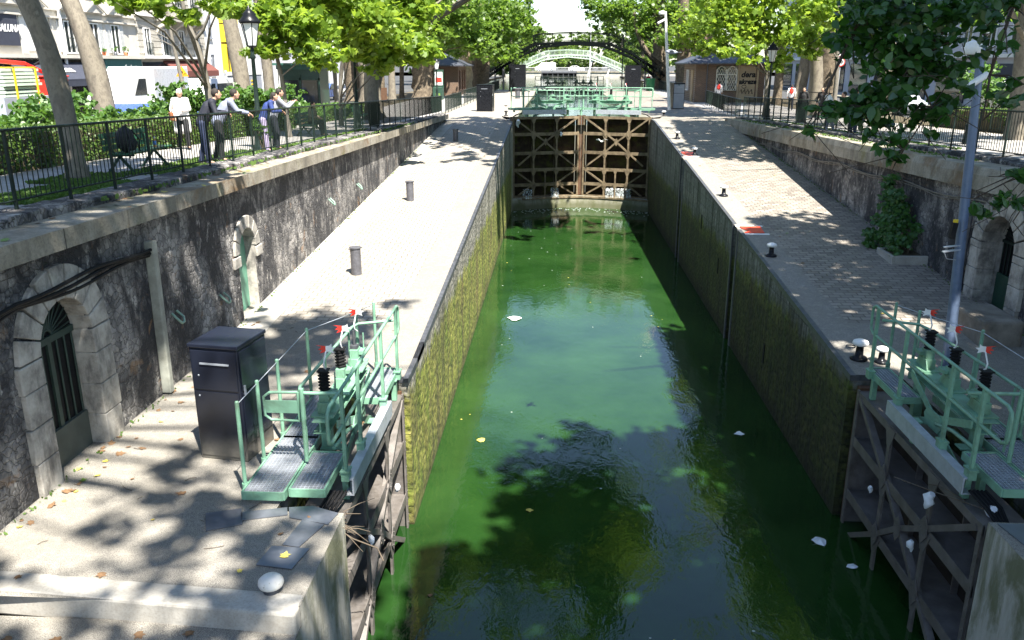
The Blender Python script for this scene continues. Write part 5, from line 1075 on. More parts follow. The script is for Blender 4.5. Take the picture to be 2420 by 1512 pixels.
for y in (41.6, 43.7, 46.9, 49.5, 51.9, 37.5, 34.5): m.prism([(FX, y-1.0, 10.9), (FX, y+1.0, 10.9), (FX, y, 11.45)], (.28, 0, 0)); m.prism([(FX+.28, y-1.1, 10.88), (FX+.28, y-1.1, 11.0), (FX+.28, y, 11.6), (FX+.28, y+1.1, 11.0), (FX+.28, y+1.1, 10.88), (FX+.28, y, 11.46)], (.1, 0, 0))
for y in (48.2, 50.7, 45.3): m.box(FX, FX+.06, y-.12, y+.12, 8.56, 10.42)
m.build('cornice', M['cream'], b1)
for y in (46.9, 49.5, 51.9): window(b1, FX, 1, y-.5, y+.5, 8.7, 10.35, M['white'], .52, rail=(y == 46.9))
for y in (34.5, 37.5, 46.9, 49.5, 51.9): window(b1, FX, 1, y-.5, y+.5, 12.0, 13.9, M['white'], .5)
m = MB().box(FX, FX+.05, 43.0, 44.5, 8.75, 10.4); m.build('blind_panel', M['whitef'], b1)
for s in (42.55, 44.6): MB().box(FX, FX+.05, s, s+.42, 8.6, 10.4).build('shutter', M['shutter'], b1)
sb = MB().box(FX, FX+.12, 40.5, 42.3, 8.95, 10.4).build('sign_board', M['blueblack'], b1); text_mesh('lettering', "GALUNA", .46, M['white'], sb, fM(FX+.13, 41.45, 9.75), .005, .25, .02)
m = MB().box(FX, FX+.06, 40, 49.2, 5.1, 8.3); m.build('shopfront', M['black'], b1)
aw = MB().prism([(FX, 41, 8.2), (FX, 41, 8.12), (FX+1.5, 41, 7.25), (FX+1.5, 41, 7.32)], (0, 8.0, 0)); aw.box(FX+1.46, FX+1.5, 41, 49, 6.95, 7.26); aw.prism([(FX, 49.0, 8.2), (FX, 49.0, 7.2), (FX+1.5, 49.0, 7.2)], (0, .03, 0)); aw = aw.build('awning', M['blueblack'], b1)
sl_ = math.atan2(.88, 1.5)
text_mesh('lettering', "Galuna", .75, M['white'], aw, Matrix(((0, -math.cos(sl_), 0, FX+.8), (1, 0, 0, 44.3), (0, math.sin(sl_), 1, 7.80), (0, 0, 0, 1))), .004, .3, .015)
t_ = MB().box(FX, FX+.25, 49.9, 54.4, 7.45, 8.35).build('shop_fascia', M['teal'], b1)
text_mesh('lettering', "Sorbetto", .5, M['white'], t_, fM(FX+.27, 53.0, 7.85), .004, .3)
m = MB().box(FX, FX+.7, 49.8, 54.5, 7.28, 7.42); m.build('shop_canopy', plain("canopy_teal", (.10, .27, .26), .6), b1)
MB().box(FX, FX+.05, 50, 54.3, 5.1, 7.28).build('shopfront', M['glass'], b1)
m = MB().tube([(FX+.16, 46.0, 5.2), (FX+.16, 46.0, 21)], .09, 8); m.build('drain_pipe', M['white'], b1)
for y, c in ((49.0, 0), (50.0, 1), (51.3, 0), (52.6, 1), (48.0, 0)):
    tt = thing('flower_pot', "terracotta flower pot with small plants on the cream building's ledge, "+{49.0: "second", 50.0: "third", 51.3: "fourth", 52.6: "fifth", 48.0: "first"}[y]+" from the left", 'flower pot', (FX+.22, y, 8.56), group='flower pots on the ledge')
    MB().lathe([(.08, 0), (.13, .2), (.0, .2)], (FX+.22, y, 8.56), 10).build('pot', M['terra'] if c else M['darkiron'], tt); rng = np.random.default_rng(int(y*10)); leaf_object('plant', M['leaf_shrub'], clump_points([(FX+.22, y, 8.95, .22, .25, .22)], 60, rng), .1, rng, tt, 'quad', .4, off=(FX+.22, y, 8.56))
b2 = thing('apartment_building', "grey stone building with a bowed balcony and a maroon awning, right of the cream one", 'building', (FX, 60, 5.1))
m = MB().box(FX-10, FX, 54.62, 65.4, 5, 21)
for i in range(6):
    z = 8.75+i*.4; m.box(FX, FX+.05, 54.7, 65.3, z, z+.36)
m.build('wall', M['stonef'], b2)
m = MB().box(FX, FX+.4, 54.6, 65.4, 8.42, 8.56); m.box(FX, FX+.3, 54.6, 65.4, 11.05, 11.2); m.build('cornice', M['white'], b2)
for y in (55.9, 58.4, 61.1, 63.6): window(b2, FX+.05, 1, y-.42, y+.42, 8.65, 10.35, M['white'], rail=True)
for y in (55.9, 58.4, 61.1, 63.6): window(b2, FX, 1, y-.45, y+.45, 11.9, 14.0, M['white'], rail=True)
m = MB(); m.prism([(FX, 57.2, 10.85), (FX+.9, 57.5, 10.85), (FX+.9, 63.6, 10.85), (FX, 63.9, 10.85)], (0, 0, .2))
bal = m.build('balcony', M['stonef'], b2)
m = MB()
for y in (57.6, 60, 62, 63.5): m.prism([(FX, y-.15, 10.85), (FX+.85, y-.15, 10.85), (FX+.75, y-.15, 10.6), (FX+.3, y-.15, 10.4), (FX, y-.15, 9.9)], (0, .3, 0))
m.build('corbel', M['stonef'], bal)
m = MB(); m.tube([(FX, 57.3, 12.0), (FX+.85, 57.5, 12.0), (FX+.85, 63.6, 12.0), (FX, 63.8, 12.0)], .025, 4)
for i in range(30): y = lerp(57.5, 63.6, i/29); m.tube([(FX+.85, y, 11.05), (FX+.85, y, 12)], .014, 4, False)
m.build('balcony_rail', M['fence'], bal)
MB().prism([(FX, 58, 8.3), (FX, 58, 8.2), (FX+.9, 58, 7.5), (FX+.9, 58, 7.2), (FX+.95, 58, 7.2), (FX+.95, 58, 7.6)], (0, 7.2, 0)).build('awning', M['maroon'], b2)
MB().box(FX, FX+.05, 55, 65.2, 5.1, 8.2).build('shopfront', M['glass'], b2)
b3 = thing('modern_building', "white modern building with a tall yellow window frame, left of the street lamp", 'building', (FX, 70, 5.1))
MB().box(FX-10, FX, 65.45, 76, 5, 22).build('wall', M['whitef'], b3)
for y in (66.4,):
    for z in (7.2, 10.0, 12.6): window(b3, FX, 1, y-.35, y+.35, z, z+1.6, M['cab_grey'])
m = MB()
for z0, z1 in ((5.2, 9.6), (9.75, 11.1), (11.2, 13.2), (13.3, 15.2)):
    for a, c in ((68.5, 70.0), (70.1, 71.6)):
        m.box(FX+.0, FX+.4, a, a+.2, z0, z1); m.box(FX, FX+.4, c-.2, c, z0, z1); m.box(FX, FX+.4, a+.2, c-.2, z1-.2, z1); m.box(FX, FX+.4, a+.2, c-.2, z0, z0+.15); m.box(FX, FX+.3, a+.2, c-.2, (z0+z1)/2-.06, (z0+z1)/2+.06)
yf = m.build('yellow_frame', M['yellow'], b3); MB().box(FX, FX+.1, 68.6, 71.5, 5.3, 15).build('pane', M['glass'], yf)
b4 = thing('apartment_building', "pale building behind the plane trunks beyond the yellow-framed one", 'building', (FX, 95, 5.1))
MB().box(FX-10, FX, 76.2, 122, 5, 20).build('wall', M['lilac'], b4)
for i in range(12):
    for z in (5.6, 9.2, 12.4): y = 78+i*3.6; window(b4, FX, 1, y, y+1.3, z, z+2.1, M['white'])
b5 = thing('apartment_building', "pale lilac building on the right bank, seen through the dark leaves", 'building', (31, 60, 5.1))
MB().box(31, 42, 14, 124, 5, 20).build('wall', M['lilac'], b5); MB().box(30.7, 31, 14, 124, 8.5, 8.75).build('cornice', M['white'], b5)
for i in range(30):
    for z in (9.3, 12.4): y = 18+i*3.5; window(b5, 31, -1, y, y+1.4, z, z+2.0, M['white'])
for i in range(15):
    y = 18+i*7; MB().box(30.9, 31, y, y+5, 5.2, 8.1).build('shopfront', M['glass'] if i % 3 else M['blueblack'], b5)
# ------------------------------------------------------------------ kiosk and lock houses
k = thing('kiosk', "dark green news kiosk with an overhanging flat roof among the left plane trees", 'kiosk', (-16.2, 54.5, 5.1))
MB().box(-17.4, -14.95, 53.4, 55.6, 5.1, 7.75).build('body', M['dkgreen'], k)
m = MB().box(-17.85, -14.5, 52.95, 56.0, 8.0, 8.13); m.box(-17.6, -14.75, 53.2, 55.8, 7.75, 8.0); m.build('roof', plain("kiosk_roof", (.03, .11, .085), .5), k)
m = MB()
for x in (-17.3, -16.1): m.box(x, x+1.0, 53.36, 53.4, 5.4, 7.1)
m.build('window', M['glass'], k)
m = MB()
for x in (-17.42, -16.22, -15.02): m.box(x, x+.1, 53.33, 53.42, 5.1, 7.4)
m.box(-17.42, -14.92, 53.33, 53.42, 7.12, 7.24); m.build('frame', M['dkgreen'], k)
MB().ell((-15.2, 55.2, 8.6), (.38, .38, .42), 12, 8).build('column_dome', M['black'], k)  # dome of the advertising column behind, built as a made-up roof ball
def house(name, label, x0, x1, y0, y1, z0, ze, za, mw, over=.6, chim=None):
    h = thing(name, label, 'lock house', ((x0+x1)/2, y0, z0)); MB().box(x0, x1, y0, y1, z0, ze).build('wall', mw, h)
    cx_ = (x0+x1)/2; r = min(x1-x0, y1-y0)/2; m = MB(); a = [(x0-over, y0-over, ze), (x1+over, y0-over, ze), (x1+over, y1+over, ze), (x0-over, y1+over, ze)]
    p, q = (x0+r, y0+r, za), (x1-r if x1-x0 > y1-y0 else x0+r, y1-r if y1-y0 > x1-x0 else y0+r, za)
    if x1-x0 > y1-y0: p, q = (x0+r, (y0+y1)/2, za), (x1-r, (y0+y1)/2, za); m.add(a+[p, q], [(0, 1, 5, 4), (1, 2, 5), (2, 3, 4, 5), (3, 0, 4)])
    else: p, q = (cx_, y0+r, za), (cx_, y1-r, za); m.add(a+[p, q], [(0, 1, 4), (1, 2, 5, 4), (2, 3, 5), (3, 0, 4, 5)])
    m.add([(x, y, z-.1) for x, y, z in a], [(3, 2, 1, 0)])
    for i in range(4): c, d = a[i], a[(i+1) % 4]; m.quad((c[0], c[1], c[2]-.1), (d[0], d[1], d[2]-.1), d, c)
    rf = m.build('roof', M['slate'], h); m = MB()
    for c, d in ((a[0], p), (a[1], q if x1-x0 > y1-y0 else p), (a[2], q), (a[3], p if x1-x0 > y1-y0 else q), (p, q)): m.tube([c, d], .05, 5)
    m.build('roof_ridge', M['slate'], rf)
    if chim: MB().box(chim[0]-.28, chim[0]+.28, chim[1]-.28, chim[1]+.28, ze+.2, za+.75).build('chimney', M['brick'], rf)
    return h
hl = house('lock_house', "small dark brick lock house with a slate hip roof behind the knobbly tree", -13.6, -9.6, 83, 90, 5.05, 7.95, 9.1, M['brick'], .75)
for y in (84, 86.4, 88.4): window(hl, -9.6, 1, y-.35, y+.35, 5.7, 7.5, M['brown'])
pw = MB().box(-11.6, -10.9, 82.95, 83, 5.2, 7.4).build('door', M['brown'], hl)
hr = house('lock_house', "brown brick lock house with lattice windows, graffiti and slate roof", 11.1, 16.6, 70, 76.5, 5.1, 8.15, 9.6, M['brick'], .75, (12.1, 71.2))
def bx(n, x0, x1, z0, z1, mat, d=.03, p=None): return MB().box(x0, x1, 70-d, 70.0, z0, z1).build(n, mat, p or hr)
m = MB()
for x0, x1 in ((12.75, 13.5), (13.6, 14.35)):
    o = [(x0, 69.9, 6.05), (x1, 69.9, 6.05), (x1, 69.9, 7.62)]+[(lerp(x1, x0, i/6), 69.9, 7.62+.28*math.sin(math.pi*i/6)) for i in range(1, 6)]+[(x0, 69.9, 7.62)]
    m.tube(o+[o[0]], .045, 5)
    for i in range(-4, 5):
        for s in (1, -1):
            pts = []
            for u in np.linspace(0, 1, 24):
                x = x0+(x1-x0)*((i*.25+u*1.0) if s > 0 else (1-(i*.25+u*1.0))); z = 6.08+u*1.65
                if x0+.02 < x < x1-.02: pts.append((x, 69.9, z))
            if len(pts) > 1: m.tube([pts[0], pts[-1]], .018, 4)
    m.box(x0, x1, 69.88, 69.92, 7.25, 7.31)
w_ = m.build('window', plain("lattice_white", (.66, .63, .52), .6), hr); MB().box(12.72, 14.38, 69.94, 69.99, 6.02, 7.9).build('pane', M['glass'], w_)
pnl = bx('buff_panel', 14.6, 15.85, 5.3, 7.95, M['brick_pale'])
for s_, z_, q_ in (("dera", 7.25, .62), ("akreze", 6.7, .52)): text_mesh('graffiti', s_, q_, M['black'], pnl, Matrix(((1, 0, 0, 15.25), (0, 0, -1, 69.95), (0, 1, 0, z_), (0, 0, 0, 1))), .004, .2, .022)
m = MB(); m.tube([(14.7+.09*i, 69.96, 5.95+.22*math.sin(i*2.1)) for i in range(12)], .03, 5); m.tube([(15.0+.18*math.cos(i*.6), 69.96, 6.32+.12*math.sin(i*.6)) for i in range(11)], .022, 5); m.build('graffiti', M['black'], pnl)
bx('brick_pier', 14.42, 14.56, 5.1, 8.1, M['brick_pale'], .06); bx('brick_pier', 15.95, 16.1, 5.1, 8.1, M['brick_pale'], .06)
MB().box(11.02, 11.1, 71.0, 72.0, 5.1, 7.6).build('door', M['brick_pale'], hr); window(hr, 11.1, -1, 73.5, 74.5, 6, 7.6, M['white'])
MB().tube([(12.0, 69.94, 5.1), (12.0, 69.94, 8.1)], .05, 6).build('drain_pipe', M['iron'], hr)
# ------------------------------------------------------------------ footbridges and the far end of the basin
def arch_bridge(label, Y, prof_u, prof_d, width, hr_, mat, step, name='footbridge', solid=False):
    b = thing(name, label, 'footbridge', (0, Y, 5)); ip = lambda P, x: float(np.interp(x, [p[0] for p in P], [p[1] for p in P]))
    x0, x1 = prof_d[0][0], prof_d[-1][0]; xs = list(np.linspace(x0, x1, 41))
    for yy in (Y-width/2, Y+width/2):
        m = MB()
        for a, c in zip(xs[:-1], xs[1:]):
            m.bar((a, yy, ip(prof_u, a)+.12), (c, yy, ip(prof_u, c)+.12), .14, .24); m.bar((a, yy, ip(prof_d, a)-.12), (c, yy, ip(prof_d, c)-.12), .12, .24)
            if ip(prof_d, a)-ip(prof_u, a) > .3: m.bar((a, yy, ip(prof_u, a)+.2), (a, yy, ip(prof_d, a)-.1), .09, .09); m.bar((a, yy, ip(prof_u, a)+.2), (c, yy, ip(prof_d, c)-.1), .06, .06)
        m.build('arch_rib', mat, b)
    m = MB()
    for a, c in zip(xs[:-1], xs[1:]):
        za, zc_ = ip(prof_d, a), ip(prof_d, c); zz = max(za, zc_) if abs(za-zc_) > .05 else za
        m.box(a, c, Y-width/2, Y+width/2, zz-.06, zz)
        if abs(za-zc_) > .12: m.box(a, c, Y-width/2, Y+width/2, min(za, zc_)-.02, min(za, zc_)+.04)
    m.build('deck', mat, b)
    for yy in (Y-width/2, Y+width/2):
        m = MB(); m.tube([(x, yy, ip(prof_d, x)+hr_) for x in xs], .035, 5); m.tube([(x, yy, ip(prof_d, x)+hr_*.86) for x in xs], .02, 4); m.tube([(x, yy, ip(prof_d, x)+.1) for x in xs], .02, 4); n = int((x1-x0)/step)
        for i in range(n+1):
            x = lerp(x0, x1, i/n); z = ip(prof_d, x); m.bar((x, yy, z), (x, yy, z+hr_), .06, .06)
            if i < n and not solid:
                xb = lerp(x0, x1, (i+1)/n); zb = ip(prof_d, xb); m.tube([(x, yy, z+.1), (xb, yy, zb+hr_*.86)], .014, 4); m.tube([(x, yy, z+hr_*.86), (xb, yy, zb+.1)], .014, 4)
                m.tube([(x, yy, z+hr_*.45), ((x+xb)/2, yy, (z+zb)/2+hr_*.48), (xb, yy, zb+hr_*.45)], .012, 4)
            elif i < n:
                for k in range(1, 6): xb = lerp(x0, x1, (i+k/6)/n); zb = ip(prof_d, xb); m.tube([(xb, yy, zb+.1), (xb, yy, zb+hr_)], .02, 4, False)
        m.build('railing', mat, b)
    return b
M['bridge_black'] = plain('bridge_black', (.004, .006, .006), .8, 0, .3); next(q for q in M['bridge_black'].node_tree.nodes if q.type == 'BSDF_PRINCIPLED').inputs['Specular IOR Level'].default_value = .05
fb = arch_bridge("black cast-iron arched footbridge crossing the canal past the far gates", 103, [(-9.5, 5.6), (-7.5, 7.0), (-4.9, 8.65), (-1.9, 9.85), (1.7, 10.2), (5.4, 9.95), (8.8, 8.6), (10.9, 7.0), (12.6, 5.7)],
                 [(-9.5, 6.4), (-7.5, 7.8), (-4.9, 9.35), (-2.6, 10.42), (1.7, 10.62), (6.0, 10.45), (8.8, 9.3), (10.9, 8.0), (12.6, 6.8)], 2.0, 1.0, M['bridge_black'], 2.05)
wb = arch_bridge("pale green-white arched footbridge farther up the canal, framed by the black one", 212, [(-12, 5.2), (-9.4, 6.4), (-6, 7.9), (-3, 8.9), (2.4, 9.55), (8, 9.0), (13.5, 7.0), (16, 5.8)],
                 [(-12, 6.0), (-9.4, 7.2), (-3.1, 9.9), (2.4, 10.25), (7.6, 9.95), (13.5, 7.7), (16, 6.6)], 2.6, 1.15, plain("bridge_white", (.42, .50, .42), .6, 0, .1), 1.4, solid=True)
for x in (8.3, 12.9): MB().bar((x-1.0, 211, 5.0), (x, 211, 8.8 if x < 10 else 7.6), .3, .3).build('strut', M['white'], wb)
qw = thing('quay_wall', "long pale quay wall closing the basin below the white footbridge", 'wall', (2, 224, 4.6))
m = MB().box(-30, -4.2, 222, 226.5, 3.5, 6.15); m.box(4.9, 34, 222, 226.5, 3.5, 6.15); m.build('wall_face', M['smooth_stone'], qw)
m = MB().box(-30, -4.2, 221.8, 222, 5.9, 6.2); m.box(4.9, 34, 221.8, 222, 5.9, 6.2); m.build('coping', M['coping'], qw)
rb = thing('swing_bridge', "low road bridge with a dark shadowed underside in the middle of the far quay", 'bridge', (.3, 222.5, 5))
m = MB().box(-4.2, 4.9, 222, 227, 5.75, 6.1)
for i in range(7): m.box(-4.0+i*1.35, -3.85+i*1.35, 222.1, 222.3, 4.75, 5.75)
m.build('girder', M['iron'], rb); MB().box(-4.2, 4.9, 226.5, 226.8, 4.7, 5.75).build('shade_backing', M['blueblack'], rb)  # blue-black sheet painting in the shade below the deck
m = MB(); m.tube([(-9, 222.2, 7.1), (16, 222.2, 7.1)], .04, 4)
for i in range(90): x = -9+i*.28; m.tube([(x, 222.2, 6.15), (x, 222.2, 7.1)], .018, 4, False)
m.build('railing', M['white'], rb)
for x, y, z0, z1, r, lab, mt in ((7.9, 106.2, 4.8, 11.4, .07, "thin dark lamp pole standing at the right end of the black footbridge", 'fence'), (7.6, 205, 4.8, 15, .10, "thin white mast near the far white footbridge", 'white'), (-7.6, 104.8, 4.8, 7.6, .10, "grey mooring post left of the black footbridge span", 'iron'), (-6.6, 104.9, 4.8, 7.6, .10, "grey mooring post just inside the left end of the black footbridge", 'iron'), (10.6, 105.2, 4.8, 8.0, .10, "grey mooring post at the right end of the black footbridge", 'iron')):
    m = MB().tube([(x, y, z0), (x, y, z1)], r, 8); m.ell((x, y, z1), (r*1.3, r*1.3, r), 8, 5); tag(m.build('pole', M[mt]), lab, 'pole')
# ------------------------------------------------------------------ street lamps
def lamp(x, y, z, H, label, s=1.0):
    t = thing('street_lamp', label, 'street lamp', (x, y, z)); c = (x, y, z); zt = H-1.05*s
    MB().lathe([(.19, 0), (.19, .12), (.15, .16), (.14, .5), (.16, .55), (.11, .62), (.085, 1.0), (.10, 1.05), (.065, 1.12), (.05, zt-.3), (.085, zt-.25), (.05, zt-.18), (.045, zt)], c, 12).build('post', M['fence'], t)
    ln_ = MB().lathe([(.12*s, zt+.04), (.24*s, zt+.62*s)], c, 6, False).build('lantern_glass', M['lantern'], t)
    m = MB()
    for k_ in range(6): a = k_*math.pi/3; m.tube([(x+.12*s*math.cos(a), y+.12*s*math.sin(a), z+zt+.02), (x+.245*s*math.cos(a), y+.245*s*math.sin(a), z+zt+.63*s)], .014, 4)
    m.lathe([(.26*s, zt+.60*s), (.29*s, zt+.64*s), (.27*s, zt+.68*s), (.17*s, zt+.80*s), (.18*s, zt+.84*s), (.07*s, zt+.93*s), (.03, zt+1.0*s), (.0, zt+1.06*s)], c, 12); m.lathe([(.05, zt-.02), (.13*s, zt+.03), (.13*s, zt+.05)], c, 6, False); m.build('lantern_frame', M['black'], t)
    return t
lamp(-8.13, 22.75, 5.84, 3.72, "ornate black street lamp with a frosted lantern behind the photographing pair on the left", 1.0)
lamp(-8.27, 34.87, 5.52, 4.3, "street lamp whose lantern hides in bright leaves near the litter bin")
lamp(10.95, 45, 5.25, 3.95, "street lamp in front of the right lock house, by the young tree")
lamp(-9.3, 66, 5.1, 3.6, "distant street lamp in front of the left lock house")
lamp(13.2, 82, 5.1, 3.6, "distant street lamp left of the right lock house, among dark trunks")
lamp(12.6, 26.5, 5.75, 4.2, "street lamp standing right of the dark foreground leaves")
# ------------------------------------------------------------------ vehicles
def vehicle(name, label, cat, loc, rotz, L, W, prof, mat, wins, wheels, r=.33, lights=True, box=None):
    """prof: side outline (x along the length, z); wins: outlines of side windows; front is +x"""
    t = thing(name, label, cat, loc, rotz)
    MB().prism([(x, -W/2, z) for x, z in prof], (0, W, 0)).build('body', mat, t, world=False, bevel=.06)
    for w in wins:
        for s in (-1, 1): MB().prism([(x, s*(W/2+.004), z) for x, z in w], (0, s*.008, 0)).build('side_window', M['glass'], t, world=False)
    for x in wheels:
        for s in (-1, 1):
            wv = MB().cyl((x, s*(W/2-.2), r), (x, s*(W/2+.01), r), r, n=18).build('wheel', M['rubber'], t, world=False); MB().cyl((x, s*(W/2+.0), r), (x, s*(W/2+.02), r), r*.55, n=12).build('hubcap', M['steel'], wv, world=False)
    xf = max(p[0] for p in prof)
    if lights:
        for s in (-1, 1): MB().ell((xf-.03, s*(W/2-.25), .75), (.05, .16, .09), 8, 6).build('headlight', M['paleglass'], t, world=False); MB().box(0, .02, s*(W/2-.2)-.1, s*(W/2-.2)+.1, .7, .95).build('tail_light', M['red'], t, world=False)
    if box:
        x0, x1, z0, z1, bm_ = box; MB().box(x0, x1, -W/2-.08, W/2+.08, z0, z1).build('cargo_box', bm_, t, world=False, bevel=.03)
        pm = plain("box_panel", (.46, .48, .52), .3, 0, .06)
        for s in (-1, 1): MB().box(x0+.08, x1-.08, s*(W/2+.085)-.004, s*(W/2+.085)+.004, z0+.1, z1-.1).build('side_panel', pm, t, world=False)
    return t
VAN = [(0, .35), (0, 1.7), (.1, 2.25), (3.4, 2.3), (3.75, 2.2), (4.6, 1.4), (5.2, 1.2), (5.35, .9), (5.35, .35)]
vehicle('box_truck', "white truck with a plain grey box body behind the shrubs, left bank street", 'truck', (-21.2, 45.9, 5.0), R(-90), 6, 2.1, [(0, .5), (0, .8), (4.2, .8), (4.2, 2.85), (5.3, 2.85), (5.75, 2.5), (6.35, 1.7), (6.6, 1.5), (6.6, .5)], M['white'], [[(4.75, 1.65), (4.75, 2.4), (5.45, 2.4), (6.0, 1.65)]], (1.1, 5.6), .4, box=(0, 4.1, .8, 2.95, M['white']))
vehicle('delivery_van', "white delivery van behind the road works sign, left bank street", 'van', (-20.6, 51.5, 5.0), R(-90), 5.4, 2.0, VAN, M['white'], [[(3.2, 1.35), (3.2, 2.0), (3.7, 2.0), (4.35, 1.4)], [(.5, 1.4), (.5, 2.0), (2.9, 2.0), (2.9, 1.4)]], (1, 4.4))
CAR = [(0, .3), (0, .95), (.35, 1.05), (.9, 1.42), (2.2, 1.46), (3.05, .98), (4.0, .85), (4.15, .6), (4.15, .3)]
CW = [[(.75, .98), (1.0, 1.34), (1.6, 1.38), (1.6, .98)], [(1.7, .98), (1.7, 1.38), (2.15, 1.38), (2.8, .98)]]
vehicle('car', "blue car half hidden by shrubs in front of the white truck", 'car', (-18.0, 37.6, 5.0), R(-90), 4.1, 1.7, CAR, plain("car_blue", (.05, .09, .30), .25), CW, (.8, 3.3), .31)
vehicle('car', "blue car parked beside the lamp, seen behind the photographing pair", 'car', (-18.6, 49.0, 5.0), R(-90), 4.1, 1.7, CAR, plain("car_lightblue", (.12, .22, .55), .25), CW, (.8, 3.3), .31)
vehicle('car', "blue car parked behind the light brown plane trunk on the left bank", 'car', (-20.5, 76, 5.0), R(-90), 4.1, 1.7, CAR, plain("car_blue2", (.08, .13, .34), .25), CW, (.8, 3.3), .31)
vehicle('delivery_van', "white van crossing the far road bridge under the white footbridge", 'van', (-5.9, 224.5, 6.1), 0, 5.4, 2.0, [(5.4-x, z) for x, z in VAN][::-1], M['white'], [], (1, 4.4))
vehicle('car', "white car on the far road bridge right of the van", 'car', (2.8, 224.5, 6.1), 0, 4.1, 1.7, CAR, M['white'], CW, (.8, 3.3), .31)
vehicle('delivery_van', "white van parked on the right bank street behind the leaves", 'van', (22.2, 45, 5.0), R(-90), 5.4, 2.0, VAN, M['white'], [[(3.2, 1.35), (3.2, 2.0), (3.7, 2.0), (4.35, 1.4)]], (1, 4.4))
vehicle('car', "silver car parked on the right bank street near the speed sign", 'car', (22.0, 58, 5.0), R(-90), 4.1, 1.7, CAR, M['cab_grey'], CW, (.8, 3.3), .31)
# flatbed with crane and stacked boards, far left edge
fl_ = thing('crane_truck', "flatbed truck with a folded red crane arm at the left edge, behind the shrubs", 'truck', (-19.3, 28.5, 5.0))
m = MB().box(-20.4, -18.3, 25.0, 31.6, 5.9, 6.15); m.build('flatbed', M['cab_grey'], fl_, bevel=.02)
MB().box(-20.4, -18.3, 22.6, 24.7, 5.5, 7.9).build('cab', M['white'], fl_, bevel=.1)
for y in (23.6, 29.8, 30.8):
    for x in (-20.3, -18.4): MB().cyl((x-.14, y, 5.45), (x+.14, y, 5.45), .45, n=18).build('wheel', M['rubber'], fl_)
m = MB(); m.bar((-19.2, 27.6, 8.25), (-19.0, 29.9, 8.1), .12, .14); m.bar((-19.0, 29.9, 8.1), (-19.0, 31.6, 7.6), .1, .13); m.bar((-19.3, 31.4, 6.15), (-19.0, 31.4, 7.7), .25, .3); m.build('crane_arm', M['red'], fl_, bevel=.02)
m = MB().bar((-18.95, 28.6, 8.0), (-18.9, 31.3, 7.45), .07, .07); m.tube([(-18.9, 30.3, 8.05), (-18.8, 30.6, 8.2), (-18.8, 31.0, 7.9), (-18.85, 31.3, 7.55)], .04, 6); m.build('hydraulic_hose', M['rubber'], fl_)
st = thing('board_stack', "stack of pale green boards strapped with yellow bands on the flatbed", 'boards', (-19, 29.2, 7.0))
m = MB(); random.seed(4)
for i in range(8): m.box(-20.0, -18.35+random.uniform(-.05, .05), 27.6, 29.6+random.uniform(-.08, .08), 7.02+i*.118, 7.02+i*.118+.085)
m.build('boards', plain("board_pale_green", (.55, .66, .52), .7, 0, .1), st)
m = MB()
for y in (28.1, 29.3): m.box(-18.30, -18.27, y, y+.07, 6.15, 7.98); m.box(-20, -18.27, y, y+.07, 7.96, 7.99)
m.build('strap', M['yellow'], st)
o = MB().box(-20.0, -18.3, 27.4, 30.2, 6.15, 7.0).build('pallet_crate', M['cab_grey']); tag(o, "grey crate under the strapped boards on the flatbed", 'crate')
o = MB().box(-18.95, -18.2, 30.25, 31.15, 6.15, 7.62); o.box(-18.98, -18.17, 30.2, 31.2, 7.62, 7.68); o = o.build('skip_bin', M['red'], bevel=.04); tag(o, "red bin on the flatbed right of the stacked boards", 'bin')
# signs, hoarding, bins
t = thing('road_sign', "orange triangular road works sign above the white van", 'road sign', (-19.3, 43.5, 5.0)); MB().tube([(-19.3, 43.5, 5), (-19.3, 43.5, 7.75)], .03, 6).build('pole', M['steel'], t)
nrm = Vector((.35, -.94, 0)).normalized(); tx = Vector((.94, .35, 0)).normalized(); c0 = Vector((-19.3, 43.44, 7.72))
def tri(s, th, o): return MB().prism([tuple(c0+nrm*o+tx*(a*s)+Vector((0, 0, b*s))) for a, b in ((-.31, -.26), (.31, -.26), (0, .28))], tuple(nrm*th))
pl_ = tri(1.0, .02, 0).build('plate', M['orange'], t); tri(.72, .004, .022).build('panel', plain("sign_amber", (.9, .40, .01), .5), pl_)
m = MB()
for a, b in (((-.05, -.13), (.0, .0)), ((.05, -.13), (.0, .0)), ((.0, .0), (-.03, .06)), ((-.03, .05), (.06, -.02)), ((.08, -.13), (.14, -.07)), ((.14, -.07), (.17, -.13))): m.bar(tuple(c0+nrm*.03+tx*a[0]+Vector((0, 0, a[1]-.02))), tuple(c0+nrm*.03+tx*b[0]+Vector((0, 0, b[1]-.02))), .028, .01, up=tuple(nrm))
m.ell(tuple(c0+nrm*.03+tx*-.03+Vector((0, 0, .075))), (.025, .01, .025), 8, 5); m.build('pictogram', M['black'], pl_)
h = thing('hoarding', "grey and white site hoarding panels with a striped top behind the shrubs", 'hoarding', (-20.6, 56, 5))
m = MB().box(-20.7, -20.6, 52.5, 61, 5.0, 7.55); m.build('panel', M['cab_grey'], h)
m = MB()
for i in range(6): m.box(-20.62, -20.54, 52.5+i*1.65, 52.65+i*1.65, 5, 7.7)
m.build('post', M['white'], h)
MB().box(-20.6, -20.57, 52.5, 61, 7.38, 7.6).build('stripe_band', M['white'], h)
m = MB()
for i, (w, z) in enumerate(((.5, 6.95), (.62, 6.72), (.58, 6.49), (.66, 6.26))): m.box(-20.6, -20.575, 56.9, 56.9+w, z, z+.1)
m.build('notice_lines', M['yellow'], h)
t = thing('speed_sign', "round red-rimmed 30 speed sign below a warning triangle on the right bank", 'road sign', (20.5, 64, 5.0)); MB().tube([(20.5, 64, 5), (20.5, 64, 9.1)], .035, 6).build('pole', M['steel'], t)
